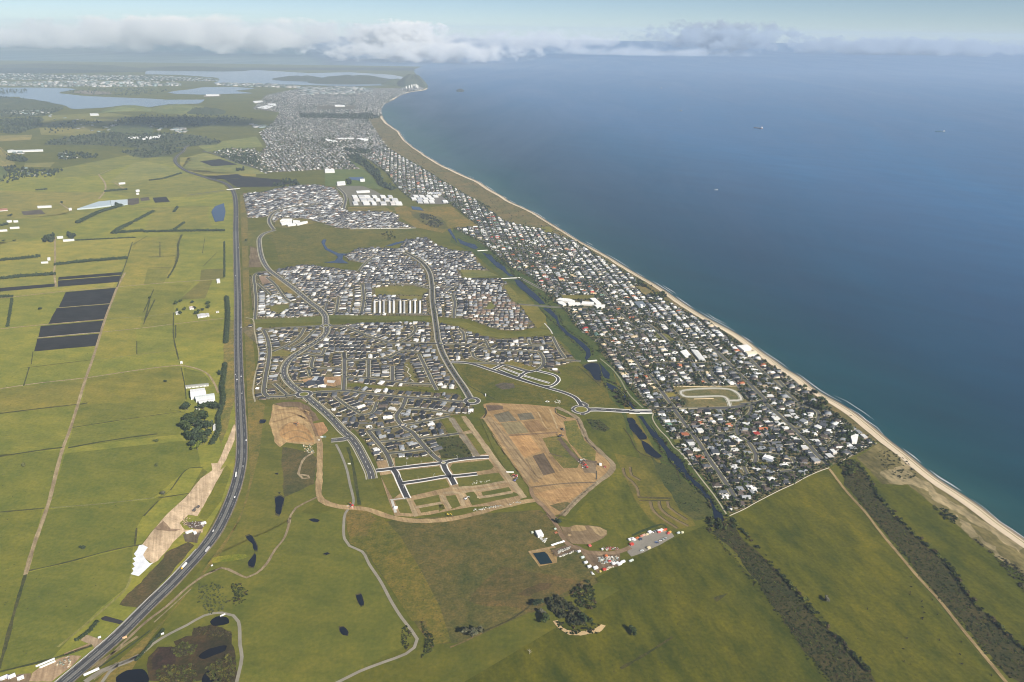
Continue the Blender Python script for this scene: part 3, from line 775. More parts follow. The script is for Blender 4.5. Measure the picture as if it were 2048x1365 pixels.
# gravel and dirt tracks in the lower fields
def dirt(s, w, c=(.36, .27, .15), lv=6, vary=.35): return ribbon('dirt_track', s, w, M['soil'], lv, c, vary=vary)
dirt('C 690,480 715,560 715,640 710,900 705,1080 730,1130 800,1170 900,1195 1040,1210 1200,1225 1400,1295 1600,1335 1800,1345 2045,1325 D 300,1285 600,1205 900,1140 1000,1130', 13)
dirt('C 690,480 640,360 560,230 500,180', 7, (.24, .165, .10)); dirt('C 660,640 560,700 510,800 495,860 540,910 610,905 590,880 520,870', 5, (.30, .25, .17))
dirt('C 690,1100 560,1160 470,1210 420,1280 390,1365 O 640,200 600,340 530,430 470,530 400,595 330,625 290,610 150,555 60,590 N 1300,695 1200,740 1100,810 980,920 860,1010 700,1160 560,1290', 4.5, (.26, .215, .14), vary=.3)
dirt('N 905,1015 1120,820', 2.5, (.24, .22, .13))
ribbon('path', 'C 1050,1190 1060,1140 1020,960 990,820 930,660 880,560', 5, M['pale'], 6, (.24, .225, .185))
ribbon('path', 'O 1075,110 1030,170 1020,240 1025,350 1060,400 1150,440 1200,530 1280,650 1360,800 1430,910 1500,1000 1540,1060 1520,1120 1460,1165 1300,1225 1130,1290 980,1365 700,1480', 5, M['pale'], 6, (.26, .235, .185))
ribbon('path', 'N 1390,1365 1420,1220 1410,1150 1400,1010 1370,975 1300,958 1200,975 1100,1030 1000,1080 900,1140 820,1210 700,1260 640,1310 600,1365', 5, M['pale'], 6, (.25, .23, .18))
ribbon('path', 'N 820,1210 760,1240 700,1262 600,1300 500,1365', 9, M['pale'], 6, (.24, .215, .17))
dirt('W 1230,750 1000,840 880,890', 6, (.33, .25, .15)); dirt('W 1880,640 1500,900 1050,1200 900,1320', 5, (.26, .22, .12)); dirt('W 2048,560 1700,830 1300,1100', 3, (.05, .07, .03)); dirt('W 1280,1230 1600,1000', 4, (.2, .18, .1))
dirt('D 985,1130 1060,1200 1190,1340 P 690,160 760,260 830,380 930,430 1050,455 1200,440 1280,410', 9, (.24, .175, .115))
dirt('P 940,440 1000,520 1060,590', 7, (.2, .15, .1)); dirt('I 345,165 440,290 540,400 640,530 740,650 850,780 960,900 1080,1050 1220,1220 1360,1390', 5.5, (.29, .225, .115), vary=.2)
dirt('P 560,445 745,405', 6, (.33, .25, .14)); ribbon('drain', 'X 905,728 935,770 990,800', 2.5, M['rough_grass'], 6, (.04, .05, .02))
ribbon('drain', 'P 230,1010 450,910 560,830', 3.5, M['rough_grass'], 6, (.05, .05, .02), vary=.6)
ribbon('drain', 'P 0,1120 130,1065 240,1010', 3, M['rough_grass'], 6, (.12, .10, .04), vary=.6); ribbon('drain', 'P 1210,1270 1400,1160 1580,1045', 4, M['rough_grass'], 6, (.05, .052, .016), vary=.9)
ribbon('drain', 'B 1820,680 2045,880', 3, M['rough_grass'], 6, (.05, .055, .02)); ribbon('drain', 'C 1000,590 1050,760 1090,1000 1120,1180', 6, M['rough_grass'], 5, (.05, .06, .022), vary=.5)
ribbon('drain', 'C 1350,860 1400,960 1440,1120', 8, M['soil'], 5, (.085, .06, .045), vary=.5); ribbon('drain', 'F 240,1110 300,1190 410,1365 H 190,640 260,790', 2.2, M['rough_grass'], 6, (.05, .045, .02), vary=.4)
ribbon('path', 'F 0,400 120,500 200,600 300,770 440,905', 4, M['pale'], 6, (.22, .22, .13)); ribbon('path', 'F 545,960 535,1000 560,1060 620,1140 690,1210 760,1310 H 230,510 310,590 420,740 560,920 650,1060', 3, M['pale'], 6, (.36, .33, .23))
ribbon('path', 'J 755,990 800,1040 820,1075', 4, M['pale'], 7, (.5, .48, .42))
for s in ('D 1870,800 1890,880 1960,940 2010,1000 2030,1090', 'D 1940,790 1960,880 2045,930', 'P 1420,85 1430,130 1470,180 1540,230 1610,275', 'P 1480,80 1490,130 1540,180 1610,220 1690,260', 'P 1540,85 1550,125 1600,165 1680,215'):
    ribbon('planting_bund', s, 5, M['soil'], 5, (.20, .16, .09), vary=.6)
    ribbon('planting_bund', s, 1.6, M['rough_grass'], 6, (.06, .055, .03), off=3, vary=.8)
ribbon('planting_bund', 'P 1330,55 1430,58 1570,62', 6, M['rough_grass'], 5, (.09, .075, .035), vary=.5); ribbon('planting_bund', 'P 1340,78 1560,80', 4, M['rough_grass'], 5, (.09, .075, .035), vary=.5)
ribbon('planting_bund', 'Y 390,480 700,340 1050,225 1120,240 1180,310', 5, M['rough_grass'], 5, (.045, .06, .018), vary=.3)

# ================================================================== towns
C_PLOT = (.135, .118, .062)
ZONES = {}
def zone(key, s, color=C_PLOT, level=4):
    p = pts(s); ZONES[key] = p
    sheet('town_ground', p, M['plot'], level, color)
zone('west', 'X 509,640 515,690 518,714 511,760 509,801 545,800 600,800 636,822 700,880 720,905 A 1120,1365 C 1060,400 1200,560 1290,740 1500,780 1900,690 2045,640 D 0,470 90,455 10,320 B 400,1230 380,1200 750,1160 760,1110 700,1060 640,1030 600,930 500,650 540,640 700,625 960,710 1340,730 1420,690 1650,760 1600,690 1810,630 1560,370 1000,400 640,290 420,235 0,225 A 0,300 120,250')
zone('middle', 'E 395,810 440,810 460,775 560,770 700,740 850,715 960,735 1100,750 1270,775 1340,712 1190,690 1150,650 1260,590 1420,580 1590,590 1640,520 1820,500 1900,560 J 0,400 180,420 250,520 320,570 80,575 100,632 400,628 470,675 430,690 490,800 560,840 620,930 700,1020 560,1050 400,1045 260,1000 150,955 0,945 E 1800,1130 1040,1125 900,1140 430,1160')
zone('north', 'E 340,150 500,140 640,105 780,85 920,80 1080,105 1140,180 1170,260 1190,300 1300,280 1480,285 1600,325 1590,370 1730,425 1480,432 1200,435 1090,428 980,390 860,360 650,350 600,400 560,360 540,340 380,350')
zone('beach', 'H 1880,440 1930,470 1690,590 1540,650 1350,740 1000,900 790,1020 680,1060 500,790 350,630 200,420 50,210 F 440,870 200,560 0,330 J 1190,1150 1000,1010 930,900 800,790 640,620 480,540 330,410 240,340 30,230 230,215 0,30 K 1270,1070 880,1020 760,920 700,850 620,740 530,680 440,600 460,520 500,480 640,490 820,600 1000,700 1200,830 1400,950 1700,1110 J 230,30 440,170 560,205 700,230 1000,330 1200,460 1500,640 1700,790 2000,960 F 1100,20 H 1350,10 1470,100 1600,220 1750,330')
zone('far', 'K 0,715 350,712 225,585 330,560 440,610 530,680 640,490 550,370 480,260 440,200 480,160 580,170 570,110 600,50 700,0 S 500,600 620,545 735,522 690,508 620,515 560,520 200,518 0,522 Q 1750,520 1560,560 1480,640 1640,660 1600,720 1520,780 1560,860 1520,900 1560,960 1600,1010', (.105, .10, .075))
zone('hamlet', 'Q 1250,890 1330,870 1500,875 1560,960 1600,1010 1560,1020 1450,970 1300,920', (.08, .09, .05))
# parks and greens inside the towns
PARKS = []
def park(s, c=(.125, .128, .03), mat='grass', name='park', level=5):
    p = pts(s); PARKS.append(p); sheet(name, p, M[mat], level, c)
park('A 130,205 830,170 835,235 150,245'); park('A 910,155 1000,160 1400,165 1940,180 1945,215 1400,205 920,195'); park('B 400,210 560,208 660,220 740,265 900,325 1100,350 1300,340 1520,310 1560,350 1300,385 1050,395 850,370 700,320 600,265 410,238', (0.123, 0.122, 0.022))
park('A 1090,860 1200,855 1500,890 1900,905 2045,930 2045,955 1700,930 1400,905 1200,890 1085,900', (0.111, 0.113, 0.020)); park('B 0,890 200,890 600,920 650,985 560,960 300,935 0,930', (0.111, 0.113, 0.020))
park('A 320,550 400,510 540,540 480,580 330,580', (.17, .15, .04)); park('A 590,830 720,800 1030,785 1035,870 960,890 760,860', (.36, .24, .135), 'soil', 'building_site'); park('A 630,900 700,905 1030,905 1030,925 760,930 680,935', (0.135, 0.118, 0.025))
park('A 1680,650 1730,640 1820,850 1770,840 1720,780 1700,720', (.14, .13, .04)); park('E 1400,910 1550,890 1700,890 1830,920 1780,970 1600,960 1400,970', (.145, .135, .035)); park('E 1600,970 1780,975 1770,1000 1600,995', (.16, .145, .04))
park('E 600,810 640,830 790,940 740,960 680,940 560,820', (.19, .155, .055), 'rough_grass'); park('E 560,1050 700,1040 720,1060 640,1110 570,1090', (.15, .14, .04)); park('E 470,815 530,810 590,860 500,880', (.27, .2, .15), 'soil', 'building_site')
park('B 540,650 580,655 680,860 800,910 880,1010 760,1000 690,950 640,850', (0.135, 0.122, 0.021)); park('B 700,620 760,615 1000,680 960,715 700,650', (.15, .135, .034), 'rough_grass', 'empty_lot'); park('B 1060,650 1150,625 1390,700 1330,735', (.15, .135, .034), 'rough_grass', 'empty_lot')
park('J 880,765 1150,765 1170,800 900,800', (0.140, 0.127, 0.030)); park('J 80,560 300,570 390,610 120,632', (.17, .16, .045)); park('J 560,840 700,855 770,940 760,1000 700,1030 620,930', (0.158, 0.137, 0.025)); park('J 720,220 800,215 830,260 770,270', (0.175, 0.157, 0.034))
park('J 1480,690 1560,700 1650,750 1560,770', (.17, .145, .06), 'rough_grass'); park('J 1630,1090 1700,1075 1790,1130 1760,1150', (.15, .15, .04)); park('F 560,150 690,150 760,210 720,235 640,200', (.15, .15, .04)); park('J 280,870 330,820 370,860 330,880', (.14, .14, .04)); park('J 1560,800 1700,820 1740,800 1640,830', (.14, .13, .04), 'rough_grass')
# the new subdivision in the middle of the beach town
park('F 735,690 1390,680 1520,860 1390,890 1200,895 900,900 830,800', (.150, .135, .06), 'rough_grass', 'building_site'); park('F 960,815 1160,810 1220,890 1080,900 990,890', (0.123, 0.118, 0.025)); park('F 880,725 1330,715 1400,800 1280,775 890,780', (.135, .115, .06), 'soil', 'building_site')
park('F 670,750 760,745 780,790 690,800', (.19, .165, .04)); park('F 780,730 900,880 940,890 900,800', (.22, .12, .075), 'soil', 'building_site'); park('T 740,690 870,680 900,740 780,770', (.135, .13, .03)); park('V 920,230 1060,250 1080,280 1030,300 920,260', (0.135, 0.118, 0.025))
park('K 0,410 130,425 140,445 20,440', (.3, .28, .24), 'pale', 'car_park'); park('E 1210,270 1330,265 1600,290 1480,290 1300,290 1210,300', (.18, .15, .045)); park('K 230,1100 600,1090 700,1150 500,1140 240,1140', (.19, .155, .05), 'rough_grass')
park('E 600,380 650,350 860,355 940,385 870,400 700,430 600,420', (0.140, 0.122, 0.034)); park('E 1080,80 1180,90 1300,90 1400,130 1600,240 1560,250 1200,250 1190,190', (.16, .15, .11), 'pale', 'car_park'); park('K 860,1000 880,960 1200,990 1280,1060 1180,1070 980,1070', (.16, .15, .13), 'pale', 'car_park')
# bare lots around the new streets
park('C 1290,740 1480,700 1900,690 1990,640 2045,640 D 70,560 200,480 120,290 250,270 330,440 560,720 620,830 700,940 850,1100 760,1180 320,1200 40,1250 -100,1280 C 1640,1300 1480,1290 1420,1140 1340,900', (.33, .245, .14), 'soil', 'building_site', 5)
LOTS = ['D 130,760 500,720 550,790 520,820 140,870 100,800', 'D 170,910 600,850 660,930 640,960 200,1010', 'D 260,1060 340,1040 400,1120 750,1050 830,1080 330,1190', 'D 420,1050 700,1000 730,1040 440,1090', 'D 60,1090 160,1080 215,1190 110,1225',
        'D 15,320 90,310 190,430 90,450', 'D 140,280 230,275 325,410 240,430', 'D 260,450 360,440 490,650 410,670', 'C 1530,830 1930,785 2000,870 1560,940', 'C 1590,980 2000,915 2045,1000 1640,1090', 'C 1670,1130 1930,1080 1950,1150 1700,1190',
        'C 1730,1210 1970,1170 2000,1220 1750,1260', 'C 1480,700 1850,690 1900,730 1490,790', 'C 1480,1140 1610,1120 1680,1270 1530,1260', 'C 1330,880 1450,860 1540,1060 1460,1120 1400,1000', 'D -10,1180 40,1180 50,1220 -10,1250', 'D 0,700 130,650 180,700 20,730', 'D 410,300 440,300 600,560 830,880 900,1020 890,1090 820,1060 560,640']
sheet('rough_patch', 'D 0,490 190,480 262,560 345,690 180,705 0,705 C 1960,700 1900,560 1905,500', M['rough_grass'], 7, (.058, .064, .022), 1.5, 6)
for s in LOTS: sheet('grass_lot', pts(s), M['grass'], 7, (0.115, 0.113, 0.022), .8, 8, rounded=False)

# ------------------------------------------------------------------ streets
STREETS = []     # (description, points, half width to keep clear, build houses?)
def street(s, w=8.0, desc=None, houses=True, color=C_SEAL_OLD, berm=True, keep=None, pitch=15.0, seg=None, kerb=C_KERB, paving=3.0, roofs=None, back=0):
    p = smooth(pts(s), 10)
    if berm == 'pale': ribbon('footpath', p, w + 2 * paving, M['pale'], 7, kerb, smooth_pts=False)
    elif berm:
        ribbon('footpath', p, w + 2 * paving, M['pale'], 7, kerb, smooth_pts=False)
        ribbon('grass_berm', p, w + 2 * paving - 2.4, M['grass'], 7.5, (.125, .12, .035), smooth_pts=False)
    ribbon('street', p, w, M['seal'], 8, color, smooth_pts=False)
    STREETS.append(dict(desc=desc, p=p, keep=(keep or w / 2 + paving + 1.2), houses=houses, pitch=pitch, roofs=roofs))
    return p
C_NEW = (.045, .045, .05)
# arterials
def arterial(s, w=12.0, median=True, desc=None, houses=False, color=(.075, .074, .074), pav=4.6, berm=True):
    p = smooth(pts(s), 10)
    ribbon('footpath', p, w + 2 * pav, M['pale'], 7, (.44, .41, .33) if berm else (.74, .72, .67), smooth_pts=False)
    if berm: ribbon('grass_berm', p, w + 2 * pav - 4.4, M['grass'], 7.5, (.14, .128, .04), smooth_pts=False)
    ribbon('kerb', p, w + 1.2, M['pale'], 7.8, C_KERB, smooth_pts=False)
    ribbon('street', p, w, M['seal'], 8, color, smooth_pts=False)
    if median:
        b = MB()
        P_ = np.array(p); a1 = offset_line(p, .35); a2 = offset_line(p, -.35)
        for i in range(0, len(p) - 1, 2):
            b.quad(*[(x, y, lift(9, x, y)) for x, y in (a2[i], a2[i + 1], a1[i + 1], a1[i])])
        o = add('lane_marking', b.data('lane_marking', M['paint']), color=(.75, .75, .72)); o['kind'] = 'stuff'
        o['label'] = 'white dashed line down the middle of a main street'
    STREETS.append(dict(desc=desc, p=p, keep=w / 2 + pav + 1, houses=houses, pitch=15, roofs=None))
    return p
arterial('E 600,445 520,470 480,505 475,560 500,680 550,760 640,830 760,920 880,1020 960,1080 1000,1130 1008,1200')
arterial('A 885,280 890,310 860,370 760,445 620,530 520,600 460,680 450,760 500,850 600,935 650,968')
arterial('A 660,975 C 620,110 720,190 850,310 960,430 1030,490 1090,570 1150,680 1200,780 1235,860 1245,915', 14, pav=5)
arterial('E 590,440 555,385 560,340 600,300 700,268 900,245 970,232', 10, False)
arterial('E 1100,105 1150,150 1165,190 1160,230 1150,270', 10, False)
p_av = arterial('E 1640,620 1760,690 1830,770 1855,880 1860,1000 1880,1150 1900,1290 B 385,400 400,450 440,560 500,670 570,780 640,880 690,960 725,1025', 12.5, False, pav=3.6)
ribbon('planted_median', p_av, 3.4, M['rough_grass'], 9, (.070, .068, .045), smooth_pts=False, vary=.5)
arterial('C 830,520 950,510 1010,490', 14, True, pav=3)
# link road over the stream
p_l = arterial('B 520,640 700,650 960,730 1200,810 1500,900 1700,960 1800,1010 1850,1080 1860,1100', 9, False, pav=2.2, color=C_NEW, berm=False)
arterial('D 1440,210 1600,205 1800,215 2045,228 F 300,935 400,938 530,940', 13, True, pav=3.4, color=C_NEW, berm=False)
arterial('D 1440,210 1500,160 1440,130', 9, False, pav=1.5); arterial('D 1340,205 1400,205', 9, False, pav=1.5); arterial('D 1460,260 1460,240', 9, False, pav=1.5)
def roundabout(s, r_out, r_in, island=(0.152, 0.147, 0.024)):
    c = at(s)
    def ring(name, r, mat, lv, col): sheet(name, [(c[0] + r * math.cos(a), c[1] + r * math.sin(a)) for a in np.linspace(0, 2 * math.pi, 40)[:-1]], mat, lv, col)
    ring('footpath', r_out + 2.4, M['pale'], 7.9, C_KERB); ring('roundabout', r_out, M['seal'], 9.4, C_SEAL); ring('kerb', r_in + 1.8, M['pale'], 10, (.6, .57, .5)); ring('roundabout_island', r_in, M['grass'], 10.6, island)
    STREETS.append(dict(desc=None, p=[(c[0] - 1, c[1]), (c[0] + 1, c[1])], keep=r_out + 4, houses=False, pitch=15, roofs=None))
roundabout('A 655,970', 20, 10.5); roundabout('A 880,268', 15, 8, (.14, .13, .04)); roundabout('B 735,1038', 20, 9.5, (.15, .14, .045)); roundabout('D 1443,206', 22, 14.5); roundabout('A 1665,1285', 8, 2.5, (.4, .33, .2)); roundabout('D 35,750', 9, 3, (.4, .33, .2)); roundabout('B 420,450', 13, 4)
# traced residential streets
st = [
 ('A 660,975 800,948 1000,936 1080,930 1300,960 1700,1000 2045,1020 B 300,1012 560,1042 700,1040', 9, 'cross street'),
 ('A 1065,540 1070,700 1065,850 1060,930', 9, None), ('A 1060,545 1090,612 1350,612 1520,590 1640,530 1830,540', 8, None), ('A 1315,620 1315,800', 7, None), ('A 1560,680 1560,830', 8, None),
 ('A 1075,790 1330,805 1560,835 1800,862 1960,862', 7, None), ('A 1830,560 1900,700 1960,830 2010,925', 7, None), ('A 1530,440 1700,447 2000,450 B 200,452 395,452', 9, None), ('A 890,268 1050,272 1130,300 1300,370 1520,440', 8, None),
 ('A 1780,260 1795,310 1720,390 1640,430', 7, None), ('A 1360,480 1500,440', 7, None), ('A 240,310 280,400 300,520 290,640 260,800 250,960 280,990', 9, None), ('A 235,312 420,290 620,280 850,266', 7, None), ('A 660,295 600,390 480,470 340,530', 8, None), ('A 760,315 640,430 520,500', 7, None),
 ('A 270,992 450,992 580,972 640,972', 8, None), ('A 350,860 430,930 480,975', 7, None), ('A 750,590 745,698 900,702 1040,692', 7, None), ('A 868,500 820,572 660,545', 7, None), ('A 700,715 720,780', 6, None),
 ('A 1700,1000 1660,1100 1600,1190 1640,1270 1690,1320 C 1650,430 1720,510 1800,600 1880,680 1975,750', 9, 'bend street'), ('A 980,1000 1100,1090 1230,1165', 6, 'upper lane'), ('A 1400,1045 1340,1160 1210,1185', 6, 'hook lane'),
 ('C 1555,362 1700,342 1850,312 2045,272', 7, 'eastern lane'), ('C 1210,422 1350,402 1500,380 1555,365', 7, 'short lane'), ('C 1210,422 1280,510 1350,590 1410,680 1450,790', 8, 'outer street'), ('C 1335,532 1500,522 1670,492', 6, 'middle lane'), ('C 1410,655 1600,635 1800,607', 6, 'lower lane'),
 ('C 1720,505 1900,485 2045,468 D 60,470 200,450', 7, 'lot lane'),
 ('B 80,1110 300,1130 520,1165', 6, 'back lane'), ('B 0,1110 60,1130', 6, None), ('B 1560,380 1620,500 1690,600', 7, None), ('B 430,455 700,460 1000,520 1350,530 1420,540', 8, None), ('B 1430,540 1470,620 1450,690 1380,730', 8, None), ('B 740,540 760,590 900,640', 6, None), ('B 660,420 640,330 600,300', 7, None), ('B 870,420 920,520', 6, None), ('B 1320,410 1340,460 1560,460', 6, None), ('B 1690,620 1850,630', 6, None), ('B 700,650 1050,665 1360,745', 6, None),
 ('J 20,760 40,830 30,900 30,950', 8, None), ('E 1300,880 1310,1000 1290,1110', 8, None), ('E 1110,980 1090,1100', 7, None), ('E 440,1160 450,1000 440,900 455,790 560,772', 7, None), ('E 530,820 600,880 740,1030 860,1030', 7, None), ('E 460,870 560,960', 6, None), ('E 1270,770 1330,700 1400,650', 7, None), ('E 1870,890 2040,910', 7, None), ('E 1430,880 1700,880 1840,915', 7, None),
 # beach town
 ('F 440,530 500,560 600,690 700,830 760,910 H 200,160 310,310 420,460 500,590 600,730 700,880 730,930 770,935', 9, 'lagoon street'),
 ('F 1040,200 1110,250 1300,430 1450,580 1600,730 1700,840 H 960,90 1080,200 1200,310 1320,430 1430,560 1530,650', 9, 'beach road'),
 ('H 130,160 190,162 500,165 720,155 870,132 960,90', 8, 'link street'),
 ('H 870,140 850,205 760,270 735,330 760,400 830,445 890,530 905,580 880,640 840,660', 8, 'winding street'),
 ('H 905,545 1010,550 1120,560', 6, 'side lane'), ('H 1215,580 1245,640 1225,690 1130,700 1090,730', 7, 'loop lane'), ('H 800,660 830,720 900,780 960,800 1000,800', 7, 'corner street'), ('H 575,370 640,375 720,360', 6, 'garden lane'),
 ('U 780,720 1000,690 1130,590 1140,480 1060,420 900,380 780,420', 7, 'seaside loop'), ('U 870,400 960,330 870,230 700,150 560,10', 7, 'seaside street'), ('U 1210,1010 1350,900 1420,760 1560,640', 6, 'corner lane'), ('U 330,320 200,340 0,360', 7, None),
 ('F 160,170 0,190 -40,230', 7, None), ('F 160,170 300,130 480,60', 7, None), ('F 40,200 200,310 330,380 440,530', 8, None), ('F 660,910 500,905 F 760,912', 7, None), ('F 1290,430 1000,450 700,440 560,455', 7, None), ('F 830,910 1100,905 1350,895 1500,870', 7, None),
 ('F 1330,890 1310,830 1270,790 860,785 830,735 1340,718 1440,820 1310,830', 7, 'building site loop'), ('F 1390,250 1550,420 1700,570 1830,680 2045,870', 7, 'shore street'), ('F 900,300 760,130 640,20', 7, None), ('F 1020,540 1100,640 1180,690', 6, None), ('F 1130,480 1150,560 1230,640', 6, None),
 ('J 1150,660 1300,800 1480,920 1640,1040 1760,1150', 9, None), ('J 1260,860 1360,910 1480,1020 1560,1080', 8, None), ('J 550,838 700,850 850,862 1050,872 1250,868 1480,860', 9, None), ('J 1250,1120 1270,1160 1420,1220 1480,1290', 8, None), ('J 560,625 700,700 820,760', 7, None), ('J 480,540 700,480 900,540 1000,560', 7, None), ('J 330,410 560,340 800,420 1000,500', 7, None),
]
HOUSELESS = {'building site loop'}
for s, w, d in st:
    d_site = d in HOUSELESS
    newc = d in ('lot lane',)
    w *= .84
    street(s, w, d, houses=not d_site, paving=2.7, kerb=(.52, .5, .44) if d_site else ((.36, .34, .27) if s[0] in 'HFUTV' else (.47, .44, .37)), color=(.5, .48, .42) if d_site else C_SEAL_OLD)
# empty new streets, bright kerbs
for s, w in (('C 1290,830 1450,812 1700,782 1975,750 D 100,732 300,702 500,690', 9), ('C 1450,800 1490,850 1530,940 1580,1050 1612,1115', 10), ('C 1550,960 1750,932 2000,890 D 80,890 200,882 380,862', 8), ('D 30,750 60,830 110,900 150,975', 10),
             ('B 950,715 1060,660', 8), ('B 1210,800 1290,745 1380,730', 8), ('B 1010,730 1200,795', 3), ('B 1000,722 1200,800 1520,890 1620,825 1590,780 1390,725', 7), ('B 1050,700 1240,770 1530,855', 3), ('B 1120,680 1300,740', 5)):
    street(s, w, None, houses=False, color=C_NEW, kerb=(.76, .74, .69), paving=2.6, berm='pale')
sand_st = ('D 110,290 250,500 390,690', 'D 240,275 400,500 560,720 700,900 860,1110', 'D 130,1010 400,990 680,940', 'D 30,1060 200,1060 240,1190', 'D 230,1050 600,1000', 'D 380,1100 440,1100 740,1050', 'C 1690,1210 1960,1160', 'C 1960,1080 2045,1220', 'C 1620,1120 1700,1300', 'D 340,440 200,450')
for k, s in enumerate(sand_st):
    ribbon('unsealed_street', s, 13 if k < 2 else 8, M['soil'], 8, (.36, .29, .185) if k != 0 else (.25, .225, .175), vary=.3)
    STREETS.append(dict(desc=None, p=smooth(pts(s), 10), keep=9, houses=False, pitch=15, roofs=None))
ribbon('footpath', 'C 1430,1130 1480,1125 1610,1110', 3, M['pale'], 9, (.5, .48, .43)); ribbon('footpath', 'C 1450,1130 1490,1260', 5, M['pale'], 9, (.5, .48, .43))
ribbon('footpath', 'A 1690,680 1730,710 1710,745 1750,780 1730,800 1780,840', 2.5, M['pale'], 9, (.5, .45, .36)); ribbon('path', 'A 60,185 120,195 150,330 195,590 150,800 135,950 155,1045', 4, M['pale'], 6, (.34, .30, .2))

# ------------------------------------------------------------------ the dual carriageway
hw = 'X 40,1440 N 380,1365 540,1230 700,1090 800,990 900,890 1000,795 1100,690 1190,590 1270,480 1340,340 1390,200 1415,80 1420,0 M 1935,1100 1930,1000 1912,600 1905,300 1903,0 L 1897,1000 1888,700 1868,340 1800,270 1650,225 1500,175 1430,130 1400,90 1420,50 1460,20 1475,0 Q 1085,865 1110,850'
hp = smooth(pts(hw), 16)
ribbon('highway_shoulder', hp, 25, M['soil'], 6, (.23, .195, .13), smooth_pts=False, vary=.12)
for s_ in (-1, 1): ribbon('carriageway', hp, 9.0, M['seal'], 8, (.054, .054, .057), off=s_ * 6.3, smooth_pts=False)
ribbon('median_strip', hp, 3.4, M['seal'], 9, (.16, .155, .14), smooth_pts=False, vary=.1)
def line_marks(off, w, dash=None):
    a1 = offset_line(hp, off + w / 2); a2 = offset_line(hp, off - w / 2); b = MB()
    for i in range(len(hp) - 1):
        if math.hypot(*hp[i]) > 3600: break
        if dash and i % 2: continue
        b.quad(*[(x, y, lift(9.5, x, y)) for x, y in (a2[i], a2[i + 1], a1[i + 1], a1[i])])
    return b
for off, dsh in ((2.2, 0), (-2.2, 0), (10.4, 0), (-10.4, 0), (6.3, 1), (-6.3, 1)):
    o = add('lane_marking', line_marks(off, .25, dsh).data('lane_marking', M['paint']), color=(.55, .55, .53)); o['kind'] = 'stuff'; o['label'] = 'thin white painted line along the dual carriageway'
# steel rail along the left side of the highway
def barrier(p, off, name, label, cat, h=.9, w=.55, i0=0, i1=None, color=(.55, .56, .57)):
    P_ = offset_line(p, off)[i0:i1]
    rail = MB(); post = MB()
    for i in range(len(P_) - 1):
        d = lift(6, *P_[i])
        rail.bar((*P_[i], d + h), (*P_[i + 1], d + h), w, .5)
        if i % 2 == 0: post.box(P_[i][0] - .15, P_[i][0] + .15, P_[i][1] - .15, P_[i][1] + .15, d, d + h)
    root = empty(name, (0, 0, 0), 0, label, cat)
    add('rail', rail.data('rail', M['paint']), root, color=color)
    o = add('post', post.data('post', M['paint']), root, color=color); o['kind'] = 'stuff'
    return root
k1 = int(np.argmin([math.hypot(v[0] - at('N 1230,540')[0], v[1] - at('N 1230,540')[1]) for v in hp]))
barrier(hp, 12.0, 'guard_rail', 'long pale steel rail along the left edge of the curving highway', 'guard rail', i0=0, i1=k1)
# ================================================================== houses
GX0, GX1, GY0, GY1, GR = -2600.0, 2600.0, 500.0, 6400.0, 2.5
NX, NY = int((GX1 - GX0) / GR), int((GY1 - GY0) / GR)
occ = np.zeros((NY, NX), np.uint8)           # 0 outside the towns, 1 free, 2 taken
def raster(poly, val, only=None):
    P = np.array(poly)
    a0 = max(0, int((P[:, 0].min() - GX0) / GR)); a1 = min(NX, int((P[:, 0].max() - GX0) / GR) + 2)
    b0 = max(0, int((P[:, 1].min() - GY0) / GR)); b1 = min(NY, int((P[:, 1].max() - GY0) / GR) + 2)
    if a0 >= a1 or b0 >= b1: return
    X, Y = np.meshgrid(GX0 + (np.arange(a0, a1) + .5) * GR, GY0 + (np.arange(b0, b1) + .5) * GR)
    k = inside(poly, X, Y)
    s = occ[b0:b1, a0:a1]
    if only is not None: k &= (s == only)
    s[k] = val
def ix(x, y): return int((x - GX0) / GR), int((y - GY0) / GR)
def block_line(p, hw, val=2):
    for i in range(len(p) - 1):
        (xa, ya), (xb, yb) = p[i], p[i + 1]
        d = math.hypot(xb - xa, yb - ya); k = max(1, int(d / 2.2)); nx, ny = -(yb - ya) / (d + 1e-9), (xb - xa) / (d + 1e-9)
        for j in range(k):
            t = j / k; x, y = xa + (xb - xa) * t, ya + (yb - ya) * t
            for w_ in np.arange(-hw, hw + .1, 2.2):
                a, b = ix(x + nx * w_, y + ny * w_)
                if 0 <= a < NX and 0 <= b < NY: occ[b, a] = val
for k_ in ('west', 'middle', 'north', 'beach'): raster(ZONES[k_], 1)
for p_ in PARKS: raster(p_, 2)
# the larger buildings keep their own ground
for s_ in ('A 1352,24 1866,22 1866,144 1352,146', 'J 845,795 965,795 1045,825 1120,797 1165,796 1245,852 1240,875 1050,856 940,856 850,850', 'J 1465,822 1542,818 1572,858 1515,880', 'F 1392,285 1502,272 1552,320 1600,338 1610,375 1505,392 1470,346', 'F 815,338 885,315 1005,325 1090,432 1005,425 930,385 868,402',
           'V 975,215 1025,145 1172,202 1140,235 1108,266', 'U 1600,885 1635,822 1730,848 1705,955 1625,958', 'E 1205,165 1640,168 1640,250 1215,250', 'E 1245,128 1365,128 1365,148 1245,150'): raster(pts(s_), 2)
for s_ in STREETS: block_line(s_['p'], s_['keep'])
def foot(x, y, rz, w, d, grow=0.0):
    c, s = math.cos(rz), math.sin(rz)
    nx, ny = max(3, int((w + grow) / 2.2)), max(3, int((d + grow) / 2.2))
    for u in np.linspace(-(w + grow) / 2, (w + grow) / 2, nx):
        for v in np.linspace(-(d + grow) / 2, (d + grow) / 2, ny):
            yield ix(x + c * u - s * v, y + s * u + c * v)
def free(x, y, rz, w, d):
    for a, b in foot(x, y, rz, w, d):
        if not (0 <= a < NX and 0 <= b < NY) or occ[b, a] != 1: return False
    return True
